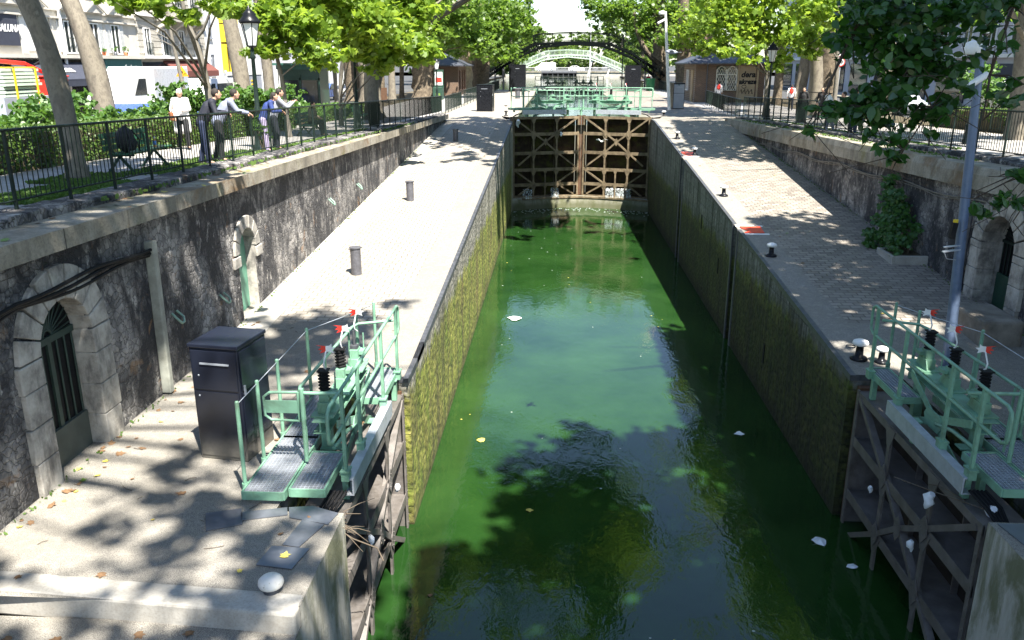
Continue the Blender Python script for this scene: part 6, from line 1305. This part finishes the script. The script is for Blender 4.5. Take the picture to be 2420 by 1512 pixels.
d_ = MB().cyl((20.5, 63.95, 8.2), (20.5, 63.92, 8.2), .30, n=24).build('disc', M['red'], t); MB().cyl((20.5, 63.92, 8.2), (20.5, 63.912, 8.2), .23, n=24).build('face', M['white'], d_)
text_mesh('numerals', "30", .30, M['black'], d_, Matrix(((1, 0, 0, 20.5), (0, 0, -1, 63.90), (0, 1, 0, 8.2), (0, 0, 0, 1))), .003, 0, .012)
MB().prism([(20.2, 63.95, 8.6), (20.8, 63.95, 8.6), (20.5, 63.95, 9.1)], (0, -.02, 0)).build('triangle', M['red'], t); MB().prism([(20.3, 63.925, 8.65), (20.7, 63.925, 8.65), (20.5, 63.925, 8.98)], (0, -.006, 0)).build('triangle_face', M['white'], t)
def bin_(x, y, z, r, h, mat, label, cat='litter bin', name='litter_bin'):
    t = thing(name, label, cat, (x, y, z)); MB().lathe([(r*.82, 0), (r, h*.9), (r*1.06, h*.9), (r*1.06, h), (r*.9, h), (r*.9, h*.97), (0.01, h*.97)], (x, y, z), 16, False).build('body', mat, t); MB().tube([(x-r, y, z+h), (x-r*.6, y-r*.6, z+h+.04), (x+r*.6, y-r*.6, z+h+.04), (x+r, y, z+h)], .015, 5).build('handle', M['black'], t)
bin_(10.6, 99, 5.12, .55, 1.35, plain("bin_green", (.02, .16, .06), .5), "big green bin beside the right distant black cabinet")
bin_(-7.95, 36.6, 5.48, .28, .95, M['fence'], "round black litter bin behind the left railing near the lamp")
bin_(12.0, 42.5, 5.33, .3, .95, M['fence'], "dark litter bin behind the right railing by the young tree")
t = thing('info_post', "small brown noticeboard on a pale post along the left promenade", 'noticeboard', (-10.6, 50, 5.13)); MB().box(-10.65, -10.55, 49.95, 50.05, 5.1, 6.6).build('post', M['white'], t); MB().box(-10.62, -10.0, 49.9, 49.95, 6.0, 6.75).build('board', M['brown'], t)
t = thing('collection_box', "green collection box with a light green label by the big knobbly tree", 'box', (-10.3, 74, 5.05)); MB().box(-10.75, -9.9, 73.6, 74.4, 5.05, 6.15).build('body', M['dkgreen'], t, bevel=.03); MB().box(-10.5, -10.1, 73.57, 73.6, 5.3, 5.65).build('label', M['gleaf'], t)
t = thing('poster', "red and white poster on a green board above the collection box", 'poster', (-10.3, 74.6, 6.2)); MB().box(-10.75, -9.9, 74.5, 74.6, 5.05, 7.6).build('board', M['dkgreen'], t); q_ = MB().box(-10.65, -10.0, 74.47, 74.5, 6.3, 7.4).build('sheet', M['white'], t); MB().box(-10.6, -10.05, 74.45, 74.47, 6.55, 6.95).build('red_band', M['red'], q_)
# ------------------------------------------------------------------ people: one smooth body each, clothes as children
def capsule(m, a, b, r0, r1, sx=1.0, n=10):
    a, b = Vector(a), Vector(b); m.ell(a, (r0*sx, r0, r0), n, 7); m.ell(b, (r1*sx, r1, r1), n, 7)
    k = 4; pts = [a.lerp(b, i/k) for i in range(k+1)]; m.tube(pts, [lerp(r0, r1, i/k) for i in range(k+1)], n)
    if sx != 1.0:
        for s in (-1, 1):
            o = Vector((s*(sx-1)*1.0, 0, 0)); m.tube([a+o*r0, b+o*r1], [r0, r1], n); m.ell(a+o*r0, (r0, r0, r0), n, 7); m.ell(b+o*r1, (r1, r1, r1), n, 7)
def remesh(m, name, mat, parent, vox, smooth=True):
    me = bpy.data.meshes.new(name); me.from_pydata(m.v, [], m.f)
    bm = bmesh.new(); bm.from_mesh(me); bmesh.ops.recalc_face_normals(bm, faces=bm.faces); bm.to_mesh(me); bm.free()
    o = bpy.data.objects.new(name, me); link(o); md = o.modifiers.new("r", 'REMESH'); md.mode = 'VOXEL'; md.voxel_size = vox; md.use_smooth_shade = True
    sm = o.modifiers.new("s", 'SMOOTH'); sm.iterations = 2; sm.factor = .5
    dg = bpy.context.evaluated_depsgraph_get(); m2 = bpy.data.meshes.new_from_object(o.evaluated_get(dg)); bpy.data.objects.remove(o); bpy.data.meshes.remove(me)
    m2.name = name; m2.materials.clear(); m2.materials.append(mat); ob = link(bpy.data.objects.new(name, m2)); ob.parent = parent; return ob
def hand(m, w, d, side, curl=.5, s=1.0):
    """palm, five fingers of their own length, thumb from the side of the palm; w wrist, d pointing direction"""
    w, d = Vector(w), Vector(d).normalized(); up = Vector((0, 0, 1)) if abs(d.z) < .8 else Vector((0, 1, 0)); a = d.cross(up).normalized()*side; nn = a.cross(d).normalized()*side
    if nn.z > 0: nn = -nn
    pc = w+d*.085*s
    for k in (-1, 0, 1): capsule(m, w+a*k*.014*s, pc+a*k*.026*s, .017*s, .015*s, 1, 6)
    for k, (L, o) in enumerate(((.07, -.034), (.082, -.012), (.078, .011), (.06, .033))):
        p = pc+a*o*s; q = p+(d*math.cos(curl*.6)+nn*math.sin(curl*.6))*L*.5*s; e = q+(d*math.cos(curl*1.6)+nn*math.sin(curl*1.6))*L*.5*s; capsule(m, p, q, .0105*s, .0095*s, 1, 6); capsule(m, q, e, .0095*s, .008*s, 1, 6)
    t0 = w+d*.03*s-a*.02*s; t1 = t0+(d*.6-a*.7+nn*.3).normalized()*.045*s; t2 = t1+(d*.9-a*.2+nn*.3).normalized()*.035*s; capsule(m, t0, t1, .014*s, .011*s, 1, 6); capsule(m, t1, t2, .011*s, .009*s, 1, 6)
POSES = {
 'stand': dict(pel=(0, 0, .95), che=(0, .02, 1.28), nec=(0, .02, 1.44), hd=(0, .05, 1.585), sh=.18, el=[(-.25, -.04, 1.14), (.25, -.04, 1.14)], wr=[(-.25, .06, .90), (.25, .06, .90)], kn=[(-.10, .02, .50), (.10, .02, .50)], an=[(-.11, -.02, .08), (.11, -.02, .08)]),
 'lean': dict(pel=(0, -.06, .94), che=(0, .10, 1.25), nec=(0, .21, 1.40), hd=(0, .30, 1.52), sh=.19, el=[(-.28, .22, 1.13), (.28, .24, 1.13)], wr=[(-.18, .46, 1.13), (.15, .47, 1.13)], kn=[(-.10, -.06, .49), (.11, -.02, .49)], an=[(-.11, -.16, .08), (.12, .0, .08)]),
 'elbows': dict(pel=(0, -.14, .93), che=(0, .07, 1.24), nec=(0, .20, 1.39), hd=(.02, .30, 1.51), sh=.19, el=[(-.26, .28, 1.14), (.25, .30, 1.14)], wr=[(-.10, .50, 1.12), (.19, .54, 1.10)], kn=[(-.10, -.14, .49), (.11, -.10, .49)], an=[(-.10, -.24, .08), (.13, -.14, .08)]),
 'photo': dict(pel=(0, -.06, .94), che=(0, .05, 1.26), nec=(0, .12, 1.42), hd=(0, .18, 1.55), sh=.18, el=[(-.26, .30, 1.15), (.24, .33, 1.16)], wr=[(-.10, .50, 1.30), (.10, .52, 1.30)], kn=[(-.10, -.02, .50), (.11, .02, .49)], an=[(-.11, -.06, .08), (.12, .0, .08)]),
 'walk': dict(pel=(0, 0, .94), che=(0, .03, 1.27), nec=(0, .05, 1.43), hd=(0, .09, 1.57), sh=.17, el=[(-.23, .06, 1.13), (.25, -.02, 1.13)], wr=[(-.02, .20, 1.10), (.20, .14, .95)], kn=[(-.09, .16, .52), (.09, .02, .49)], an=[(-.09, .16, .09), (.09, -.24, .12)]),
 'sit': dict(pel=(0, 0, .50), che=(0, .02, .84), nec=(0, .05, 1.0), hd=(0, .10, 1.13), sh=.17, el=[(-.23, .08, .72), (.23, .08, .72)], wr=[(-.10, .30, .66), (.10, .30, .66)], kn=[(-.11, .42, .50), (.11, .42, .50)], an=[(-.11, .44, .08), (.11, .44, .08)])}
def person(label, loc, face, pose, top, trousers, hair='hair', sleeves=True, s=1.0, vox=.012, group=None, bag=None, coat=None, longhair=False, hem=0.0):
    P = POSES[pose]; t = thing('person', label, 'person', loc, math.atan2(-face[0], face[1]), group=group); V = lambda p: Vector(p)*s
    pel, che, nec, hd = V(P['pel']), V(P['che']), V(P['nec']), V(P['hd']); sh = [che.lerp(nec, .72)+Vector((k*P['sh']*s, 0, 0)) for k in (-1, 1)]
    hip = [pel+Vector((k*.09*s, 0, -.03*s)) for k in (-1, 1)]; m = MB(); fw = Vector((0, 1, 0))
    m.ell(hd, (.073*s, .090*s, .112*s), 14, 10); m.ell(hd+Vector((0, .03, -.06))*s, (.052*s, .055*s, .055*s), 10, 7); m.ell(hd+Vector((0, .095, -.012))*s, (.013*s, .018*s, .022*s), 8, 6)
    for k in (-1, 1): m.ell(hd+Vector((k*.074, -.005, -.005))*s, (.012*s, .022*s, .032*s), 8, 6); m.ell(hd+Vector((k*.030, .078, .022))*s, (.018*s, .012*s, .007*s), 8, 5)
    m.ell(hd+Vector((0, .080, -.052))*s, (.024*s, .012*s, .008*s), 8, 5); capsule(m, nec-Vector((0, .02, .04))*s, hd-Vector((0, .01, .06))*s, .056*s, .05*s)
    capsule(m, pel, che, .10*s, .11*s, 1.25); capsule(m, che, nec, .11*s, .055*s)
    for i, k in ((0, -1), (1, 1)):
        e, w = V(P['el'][i]), V(P['wr'][i]); capsule(m, nec.lerp(sh[i], .3), sh[i], .055*s, .055*s); capsule(m, sh[i], e, .046*s, .036*s); capsule(m, e, w, .036*s, .025*s); dd = (w-e).normalized(); hand(m, w, dd+Vector((0, 0, -.5 if pose in ('lean', 'elbows') else .05)), k, .9 if pose in ('lean', 'photo') else .5, s)
        kn, an = V(P['kn'][i]), V(P['an'][i]); capsule(m, hip[i], kn, .075*s, .05*s); capsule(m, kn, an, .05*s, .035*s); capsule(m, an, an+Vector((0, .12, -.04))*s, .035*s, .03*s)
    remesh(m, 'body', M['skin'], t, max(.009, vox*.8))
    g = MB(); capsule(g, pel+Vector((0, 0, -.02-hem))*s, che, .135*s, .135*s, 1.22); capsule(g, che, nec-Vector((0, 0, .03))*s, .13*s, .085*s)
    for i in (0, 1):
        e, w = V(P['el'][i]), V(P['wr'][i]); capsule(g, nec.lerp(sh[i], .4)-Vector((0, 0, .02)), sh[i], .078*s, .078*s); capsule(g, sh[i], sh[i].lerp(e, 1.0 if sleeves else .6), .072*s, .056*s)
        if sleeves: capsule(g, e, e.lerp(w, .92), .056*s, .042*s)
    remesh(g, 'jacket' if sleeves else 'shirt', M[top], t, vox)
    g = MB(); capsule(g, pel, pel-Vector((0, 0, .04))*s, .125*s, .12*s, 1.25)
    for i in (0, 1): kn, an = V(P['kn'][i]), V(P['an'][i]); capsule(g, hip[i], kn, .098*s, .072*s); capsule(g, kn, an+Vector((0, 0, .01)), .072*s, .058*s)
    remesh(g, 'trousers', M[trousers], t, vox)
    g = MB()
    for i in (0, 1): an = V(P['an'][i]); capsule(g, an-Vector((0, .03, .03))*s, an+Vector((0, .13, -.045))*s, .045*s, .036*s); g.ell(an+Vector((0, .03, -.055))*s, (.045*s, .12*s, .025*s), 10, 6)
    remesh(g, 'shoes', M['blackc'], t, vox)
    g = MB(); g.ell(hd+Vector((0, -.022, .028))*s, (.084*s, .094*s, .104*s), 14, 10)
    if longhair: capsule(g, hd+Vector((0, -.06, 0))*s, hd+Vector((0, -.075, -.17))*s, .07*s, .05*s)
    hv = remesh(g, 'hair', M[hair], t, vox)
    if coat:
        g = MB()
        for k in (-1, 1): capsule(g, che+Vector((k*.12, .0, .05))*s, pel+Vector((k*.16, .02, -.40))*s, .085*s, .08*s)
        capsule(g, che+Vector((0, -.05, .0))*s, pel+Vector((0, -.08, -.40))*s, .12*s, .11*s, 1.3); remesh(g, 'cardigan', M[coat], t, vox)
    if bag == 'shoulder':
        m = MB(); c = pel+Vector((.27, .03, .02))*s; m.box(c.x-.05, c.x+.05, c.y-.15, c.y+.15, c.z-.13, c.z+.10); bo = m.build('handbag', M['bagbrown'], t, world=False, bevel=.03); MB().tube([c+Vector((0, -.1, .1)), sh[1]+Vector((0, -.04, .07)), c+Vector((0, .1, .1))], .012, 5).build('strap', M['bagbrown'], bo, world=False)
    if bag in ('red', 'blackc'):
        m = MB(); c = che+Vector((0, -.19, .02))*s; m.ell(c, (.15*s, .10*s, .22*s), 12, 8); m.ell(c+Vector((0, -.06, -.07))*s, (.11*s, .06*s, .11*s), 10, 6); remesh(m, 'backpack', M[bag], t, vox)
    if bag == 'camera':
        c = V((0, .56, 1.35)); m = MB(); m.box(c.x-.055, c.x+.055, c.y-.03, c.y+.03, c.z-.035, c.z+.035); m.cyl((c.x, c.y+.03, c.z), (c.x, c.y+.08, c.z), .028); m.build('camera', M['black'], t, world=False, bevel=.006)
    return t
pz = lambda x, y: (x, y, zp(y)+.0)
person("white-haired woman in a long white cardigan walking with a brown shoulder bag", pz(-10.2, 22.6), (.55, -.85), 'walk', 'whitec', 'blackc', 'hairw', coat='whitec', bag='shoulder', s=.95)
person("man in a dark jacket and jeans leaning with both hands on the railing", pz(-7.68, 18.15), (.95, .42), 'lean', 'navy', 'denim', s=.99)
person("bearded man in a grey-blue striped top leaning his forearms over the railing", pz(-7.60, 19.0), (.9, .5), 'elbows', 'stripe', 'blackc', s=.99)
person("woman in a bright blue jacket standing at the railing beside the lamp", pz(-7.66, 21.95), (.95, .30), 'lean', 'blue', 'lav', s=.93, longhair=True)
person("man in a grey pullover holding up a camera at the railing", pz(-7.66, 22.75), (.9, .45), 'photo', 'greyc', 'navy', bag='camera', s=.97)
person("dark-haired person in a khaki top sitting on the farther green bench", (-8.75, 29.9, zp(29.9)-.02), (.98, -.2), 'sit', 'khaki', 'blackc', s=.95, vox=.016)
person("man in a white shirt leaning on the right railing", pz(10.75, 34.2), (-.95, -.2), 'lean', 'whitec', 'greyc', s=.98, vox=.016)
person("person with a black backpack turning away at the right railing", pz(11.3, 33.0), (.5, .85), 'stand', 'blackc', 'denim', bag='blackc', s=.98, vox=.016)
person("boy in a grey vest stretching his hands over the right railing", pz(10.8, 32.0), (-.95, .1), 'elbows', 'greyc', 'denim', s=.93, vox=.016, sleeves=False)
person("person in black standing left of another in black on the right promenade", pz(13.1, 46.2), (-.6, -.8), 'stand', 'blackc', 'navy', s=.98, vox=.02)
person("person in a black jacket and blue jeans facing the canal on the right", pz(14.0, 46.0), (-.5, -.86), 'stand', 'blackc', 'denim', s=.98, vox=.02)
person("person with a red backpack standing by the right lock house wall", (12.3, 66.2, 5.1), (.2, .98), 'stand', 'whitec', 'greyc', bag='red', s=1.0, vox=.022)
person("long-haired person with a red bag walking between the trunks on the right", (15.6, 58, 5.1), (.3, .95), 'stand', 'whitec', 'navy', bag='red', s=.98, vox=.022, longhair=True)
person("distant person in red near the green bin on the right", (11.3, 108, 5.1), (-.2, -.98), 'stand', 'redc' if 'redc' in M else 'bagbrown', 'navy', s=1.0, vox=.03)
# ------------------------------------------------------------------ benches and what lies on them
def bench(x, y, z, rz, label):
    t = thing('park_bench', label, 'bench', (x, y, z), rz)
    m = MB()
    for k in range(4): m.box(-.05+k*.11, .045+k*.11, -.95, .95, .40, .43)
    m.build('seat', M['wood'], t, world=False, bevel=.006)
    m = MB()
    for k in range(3): m.bar((-.12-.025*k, -.95, .52+k*.115), (-.12-.025*k, .95, .52+k*.115), .095, .025, up=(1, 0, .22))
    m.build('backrest', M['wood'], t, world=False, bevel=.006)
    for yy in (-.72, .72):
        m = MB(); m.bar((.36, yy, 0), (.02, yy, .40), .045, .045); m.bar((-.22, yy, 0), (.10, yy, .40), .045, .045); m.bar((-.08, yy, .38), (.36, yy, .38), .04, .05); m.bar((-.06, yy, .38), (-.19, yy, .80), .035, .05); m.box(.30, .44, yy-.03, yy+.03, 0, .015); m.box(-.3, -.16, yy-.03, yy+.03, 0, .015); m.build('leg', M['dkgreen'], t, world=False)
    return t
bench(-8.68, 16.85, zp(16.8), 0, "green slatted bench behind the railing with a black backpack on it")
bench(-8.9, 29.9, zp(29.9)-.02, 0, "green bench with a seated person, farther along the left promenade")
bench(-9.2, 39.5, zp(39.5), 0, "green bench in shade left of the litter bin")
bench(11.9, 38.5, zp(38.5), R(180), "green bench behind the right railing near the young tree")
m = MB(); c = Vector((-8.5, 16.2, zp(16.2)+.66)); m.ell(c, (.17, .22, .25), 14, 10); m.ell(c+Vector((.13, 0, -.08)), (.08, .17, .14), 10, 7); m.tube([c+Vector((.0, .1, .2)), c+Vector((.05, 0, .29)), c+Vector((.0, -.1, .2))], .02, 6)
t = thing('backpack', "black backpack resting on the near green bench", 'backpack', tuple(c-Vector((0, 0, .23)))); o = remesh(MB().add([tuple(Vector(v)-(c-Vector((0, 0, .23)))) for v in m.v], m.f), 'bag', M['blackc'], t, .012)
m = MB()
for s in (-.1, .1): m.tube([c+Vector((.1, s, .18)), c+Vector((.21, s*1.5, .0)), c+Vector((.16, s*2.2, -.22)), c+Vector((.2, s*2.6, -.33))], .016, 5)
m.build('strap', M['blackc'], t)
t = thing('bottle', "small bottle with blue and orange label standing on the near green bench", 'bottle', (-8.45, 17.3, zp(17.3)+.43)); MB().lathe([(.035, 0), (.035, .13), (.015, .17), (.015, .2)], (-8.45, 17.3, zp(17.3)+.43), 10).build('body', plain("bottle_orange", (.6, .3, .1), .3), t); MB().lathe([(.037, .06), (.037, .14)], (-8.45, 17.3, zp(17.3)+.43), 10).build('label', plain("bottle_blue", (.1, .25, .6), .4), t); MB().lathe([(.018, .19), (.018, .22), (.0, .22)], (-8.45, 17.3, zp(17.3)+.43), 10).build('cap', M['white'], t)
# ------------------------------------------------------------------ birds
def bird(label, loc, head, span, mat, wing=.3, perch=False, cat='bird', name='bird'):
    t = thing(name, label, cat, loc, math.atan2(head[1], head[0])); s = span; m = MB()
    m.ell((0, 0, 0), (.26*s, .085*s, .085*s), 12, 8); m.ell((.25*s, 0, .04*s), (.075*s, .06*s, .06*s), 10, 7); m.tube([(.3*s, 0, .03*s), (.37*s, 0, .02*s)], [.025*s, .004*s], 6); m.prism([(-.2*s, -.06*s, 0), (-.2*s, .06*s, 0), (-.42*s, .09*s, 0), (-.42*s, -.09*s, 0)], (0, 0, .012*s))
    m.build('body', mat, t, world=False)
    for k in (-1, 1):
        m = MB()
        if perch: m.ell((-.05*s, k*.07*s, .02*s), (.26*s, .03*s, .07*s), 10, 6)
        else: m.prism([(.10*s, k*.05*s, .03*s), (.12*s, k*.27*s, .03*s+wing*.22*s), (.02*s, k*.52*s, .03*s+wing*.12*s), (-.08*s, k*.28*s, .02*s+wing*.2*s), (-.12*s, k*.05*s, .02*s)], (0, 0, .012*s))
        m.build('wing', mat, t, world=False)
    if perch:
        m = MB()
        for k in (-1, 1): m.tube([(0, k*.03*s, -.07*s), (.02*s, k*.03*s, -.2*s)], .012*s, 5)
        m.build('legs', M['bagbrown'], t, world=False)
bird("white gull flying low in front of the right far gate leaf", (2.4, 45.0, 4.14), (-.3, -.95), .62, M['white'], .9)
bird("grey pigeon gliding past between the viewer and the camera pole", (1.94, 14.85, 8.28), (-.85, .4), .36, plain("pigeon_grey", (.28, .30, .36), .7), .4)
bird("small pale pigeon in flight below the crown of the black footbridge", (2.2, 42.2, 8.75), (.8, .5), .28, M['cab_grey'], .8)
bird("dark pigeon perched on the left end of the far green walkway", (-2.95, 49.0, 5.78), (.9, -.2), .32, M['blackc'], 0, True)
# ------------------------------------------------------------------ litter, leaves, twigs
def scrap(name, label, cat, loc, s, mat, seed, flat=.25, group=None):
    rng = random.Random(seed); m = MB(); n = 9; ring = [(loc[0]+s*math.cos(k*2*math.pi/n)*rng.uniform(.5, 1.1), loc[1]+s*math.sin(k*2*math.pi/n)*rng.uniform(.4, 1.0), loc[2]+s*flat*rng.uniform(-.3, .8)) for k in range(n)]
    ctr = (loc[0], loc[1], loc[2]+s*flat*.9); m.add(ring+[ctr], [(k, (k+1) % n, n) for k in range(n)]); m.add([(x, y, z-.006) for x, y, z in ring]+[(ctr[0], ctr[1], ctr[2]-.006)], [((k+1) % n, k, n) for k in range(n)])
    o = m.build(name, mat); return tag(o, label, cat, group)
scrap('paper', "crumpled white paper floating in the dark water off the right gate, upper one", 'litter', (4.78, 13.1, .015), .17, M['paper'], 1); scrap('paper', "white paper scrap floating right below the crumpled sheet near the right gate", 'litter', (5.08, 12.35, .015), .10, M['paper'], 2)
scrap('paper', "long white scrap floating in the green water by the left wall", 'litter', (-1.27, 26.2, .015), .30, M['paper'], 3, .08); scrap('paper', "thin pale scrap floating in the shaded water by the right wall", 'litter', (4.29, 17.56, .012), .14, M['paper'], 4, .05)
scrap('floating_leaf', "yellow leaf floating in the green water left of centre", 'leaf', (-1.6, 16.9, .01), .11, M['yleaf'], 5); scrap('floating_leaf', "yellow-green leaf floating in the middle of the chamber", 'leaf', (-.4, 13.9, .01), .08, M['yleaf'], 6); scrap('floating_leaf', "small brown leaf floating near the left gate", 'leaf', (-1.9, 11.2, .01), .06, M['dryleaf'], 7)
random.seed(12)
for i in range(40):
    x, y = random.uniform(-2.2, 3.6), random.uniform(8.5, 44); s = random.uniform(.010, .024); tag(MB().ell((x, y, .004), (s*1.5, s, .006), 6, 3).build('floating_speck', M['froth'] if i % 3 else M['yleaf']), "tiny speck of leaf or foam drifting on the chamber water", 'speck', 'specks drifting on the chamber water')
for loc, lab, s in (((5.26, 10.53, 2.40), "white plastic bag caught on the right gate's top rail", .13), ((5.26, 12.46, 1.45), "white plastic rag caught at a brace joint of the right gate", .07), ((5.24, 10.79, 1.48), "pale rag hanging on the lower joint of the right gate", .09), ((5.6, 9.6, 2.72), "crumpled white bag lying at the hinge end of the right gate", .12), ((-2.5, 11.87, 1.6), "white plastic bag snagged on the left gate frame, upper one", .08), ((-2.5, 9.98, 1.8), "white plastic bag snagged on the left gate frame, lower one", .08), ((-2.2, 48.0, 5.05), "white rag hanging over the far left gate's top beam", .22), ((.25, 48.9, 4.3), "white strip of plastic hanging on the far left gate", .14)):
    m = MB(); random.seed(int(abs(loc[1])*100)); q = [(loc[0]+random.uniform(-.3, .3)*s, loc[1]+random.uniform(-.5, .5)*s, loc[2]-k*s*.45+random.uniform(-.1, .1)*s) for k in range(5)]; m.tube(q, [s*.35, s*.6, s*.55, s*.35, s*.12], 7); tag(m.build('plastic_bag', M['paper']), lab, 'plastic bag')
m = MB(); random.seed(31)
for k in range(26): a = Vector((-2.62+random.uniform(-.12, .12), 8.86+random.uniform(-.15, .2), 2.62+random.uniform(-.1, .15))); b = a+Vector((random.uniform(-.1, .35), random.uniform(-.3, .3), random.uniform(-.18, .1))); m.tube([a, a.lerp(b, .5)+Vector((0, 0, .02)), b], [.007, .006, .003], 4, False)
m.tube([(-2.6, 8.85, 2.6), (-2.45, 8.9, 2.45), (-2.2, 9.1, 2.2), (-2.12, 9.05, 2.05)], .01, 5)
tag(m.build('driftwood_twigs', M['twig']), "tangle of driftwood twigs stuck at the left gate hinge", 'twigs')
m = MB(); m.tube([(5.5, 9.6, 2.7), (5.2, 10.3, 2.55), (4.9, 10.9, 2.45)], .008, 4); m.tube([(5.4, 9.9, 2.65), (5.3, 10.4, 2.6), (5.35, 10.8, 2.4)], .007, 4); tag(m.build('driftwood_twigs', M['twig']), "bare twigs sticking out from the right gate's top rail", 'twigs')
# fallen plane leaves: one mesh per kind, many copies
Lm = {}
for kk in ('dryleaf', 'yleaf', 'gleaf'):
    T = tmpl('plane'); m = MB().add([(x, y, z*.6+.25*(x*x+y*y)*.5) for x, y, z in T], [tuple(range(len(T)))]); o = m.build('fallen_leaf', M[kk]); Lm[kk] = o.data; bpy.data.objects.remove(o)
random.seed(77)
def fallen(n, x0, x1, y0, y1, zf, where, grp):
    for i in range(n):
        x, y = random.uniform(x0, x1), random.uniform(y0, y1); kk = random.choices(('dryleaf', 'yleaf', 'gleaf'), (6, 2, 2))[0]
        o = link(bpy.data.objects.new('fallen_leaf', Lm[kk])); s = random.uniform(.05, .14); o.location = (x, y, zf(y)+.012); o.scale = (s, s, s); o.rotation_euler = (random.uniform(-.25, .25), random.uniform(-.25, .25), random.uniform(0, 6.3))
        nm = {'dryleaf': 'brown', 'yleaf': 'yellow', 'gleaf': 'green'}[kk]; tag(o, f"{nm} fallen leaf lying {where}", 'leaf', f"{nm} {grp}")
fallen(26, -6.3, -2.7, 5.6, 6.75, lambda y: 2.67, "on the lower landing below the step", "leaves on the lower landing")
fallen(26, -6.2, -2.8, 7.2, 13.5, lambda y: 2.9, "on the near left landing", "leaves on the near left landing")
fallen(40, -6.35, -5.9, 8, 16, zl, "along the foot of the left retaining wall", "leaves along the left wall foot")
fallen(16, 5.7, 9.1, 13.5, 34, zr, "on the right quay cobbles", "leaves on the right quay")
fallen(25, -6.1, -2.9, 36, 48, zl, "on the far part of the left quay", "leaves on the far left quay")
fallen(60, -6.85, -6.3, 8, 40, lambda y: zp(y)-.055, "on the left coping", "leaves on the left coping")
o = link(bpy.data.objects.new('fallen_leaf', Lm['yleaf'])); o.location = (-2.92, 7.80, 2.925); o.scale = (.12,)*3; tag(o, "single yellow leaf lying on the checker plate", 'leaf')
random.seed(5)
for i in range(26):
    x, y = random.uniform(-6.2, -2.9), random.uniform(7.4, 16); L = random.uniform(.06, .22); a = random.uniform(0, 6.3); z = zl(y)+.008
    tag(MB().tube([(x, y, z), (x+L*.5*math.cos(a), y+L*.5*math.sin(a), z+.008), (x+L*math.cos(a+.2), y+L*math.sin(a+.2), z)], .004, 4, False).build('twig', M['twig']), "thin dry twig lying on the left landing", 'twig', 'dry twigs on the left landing')
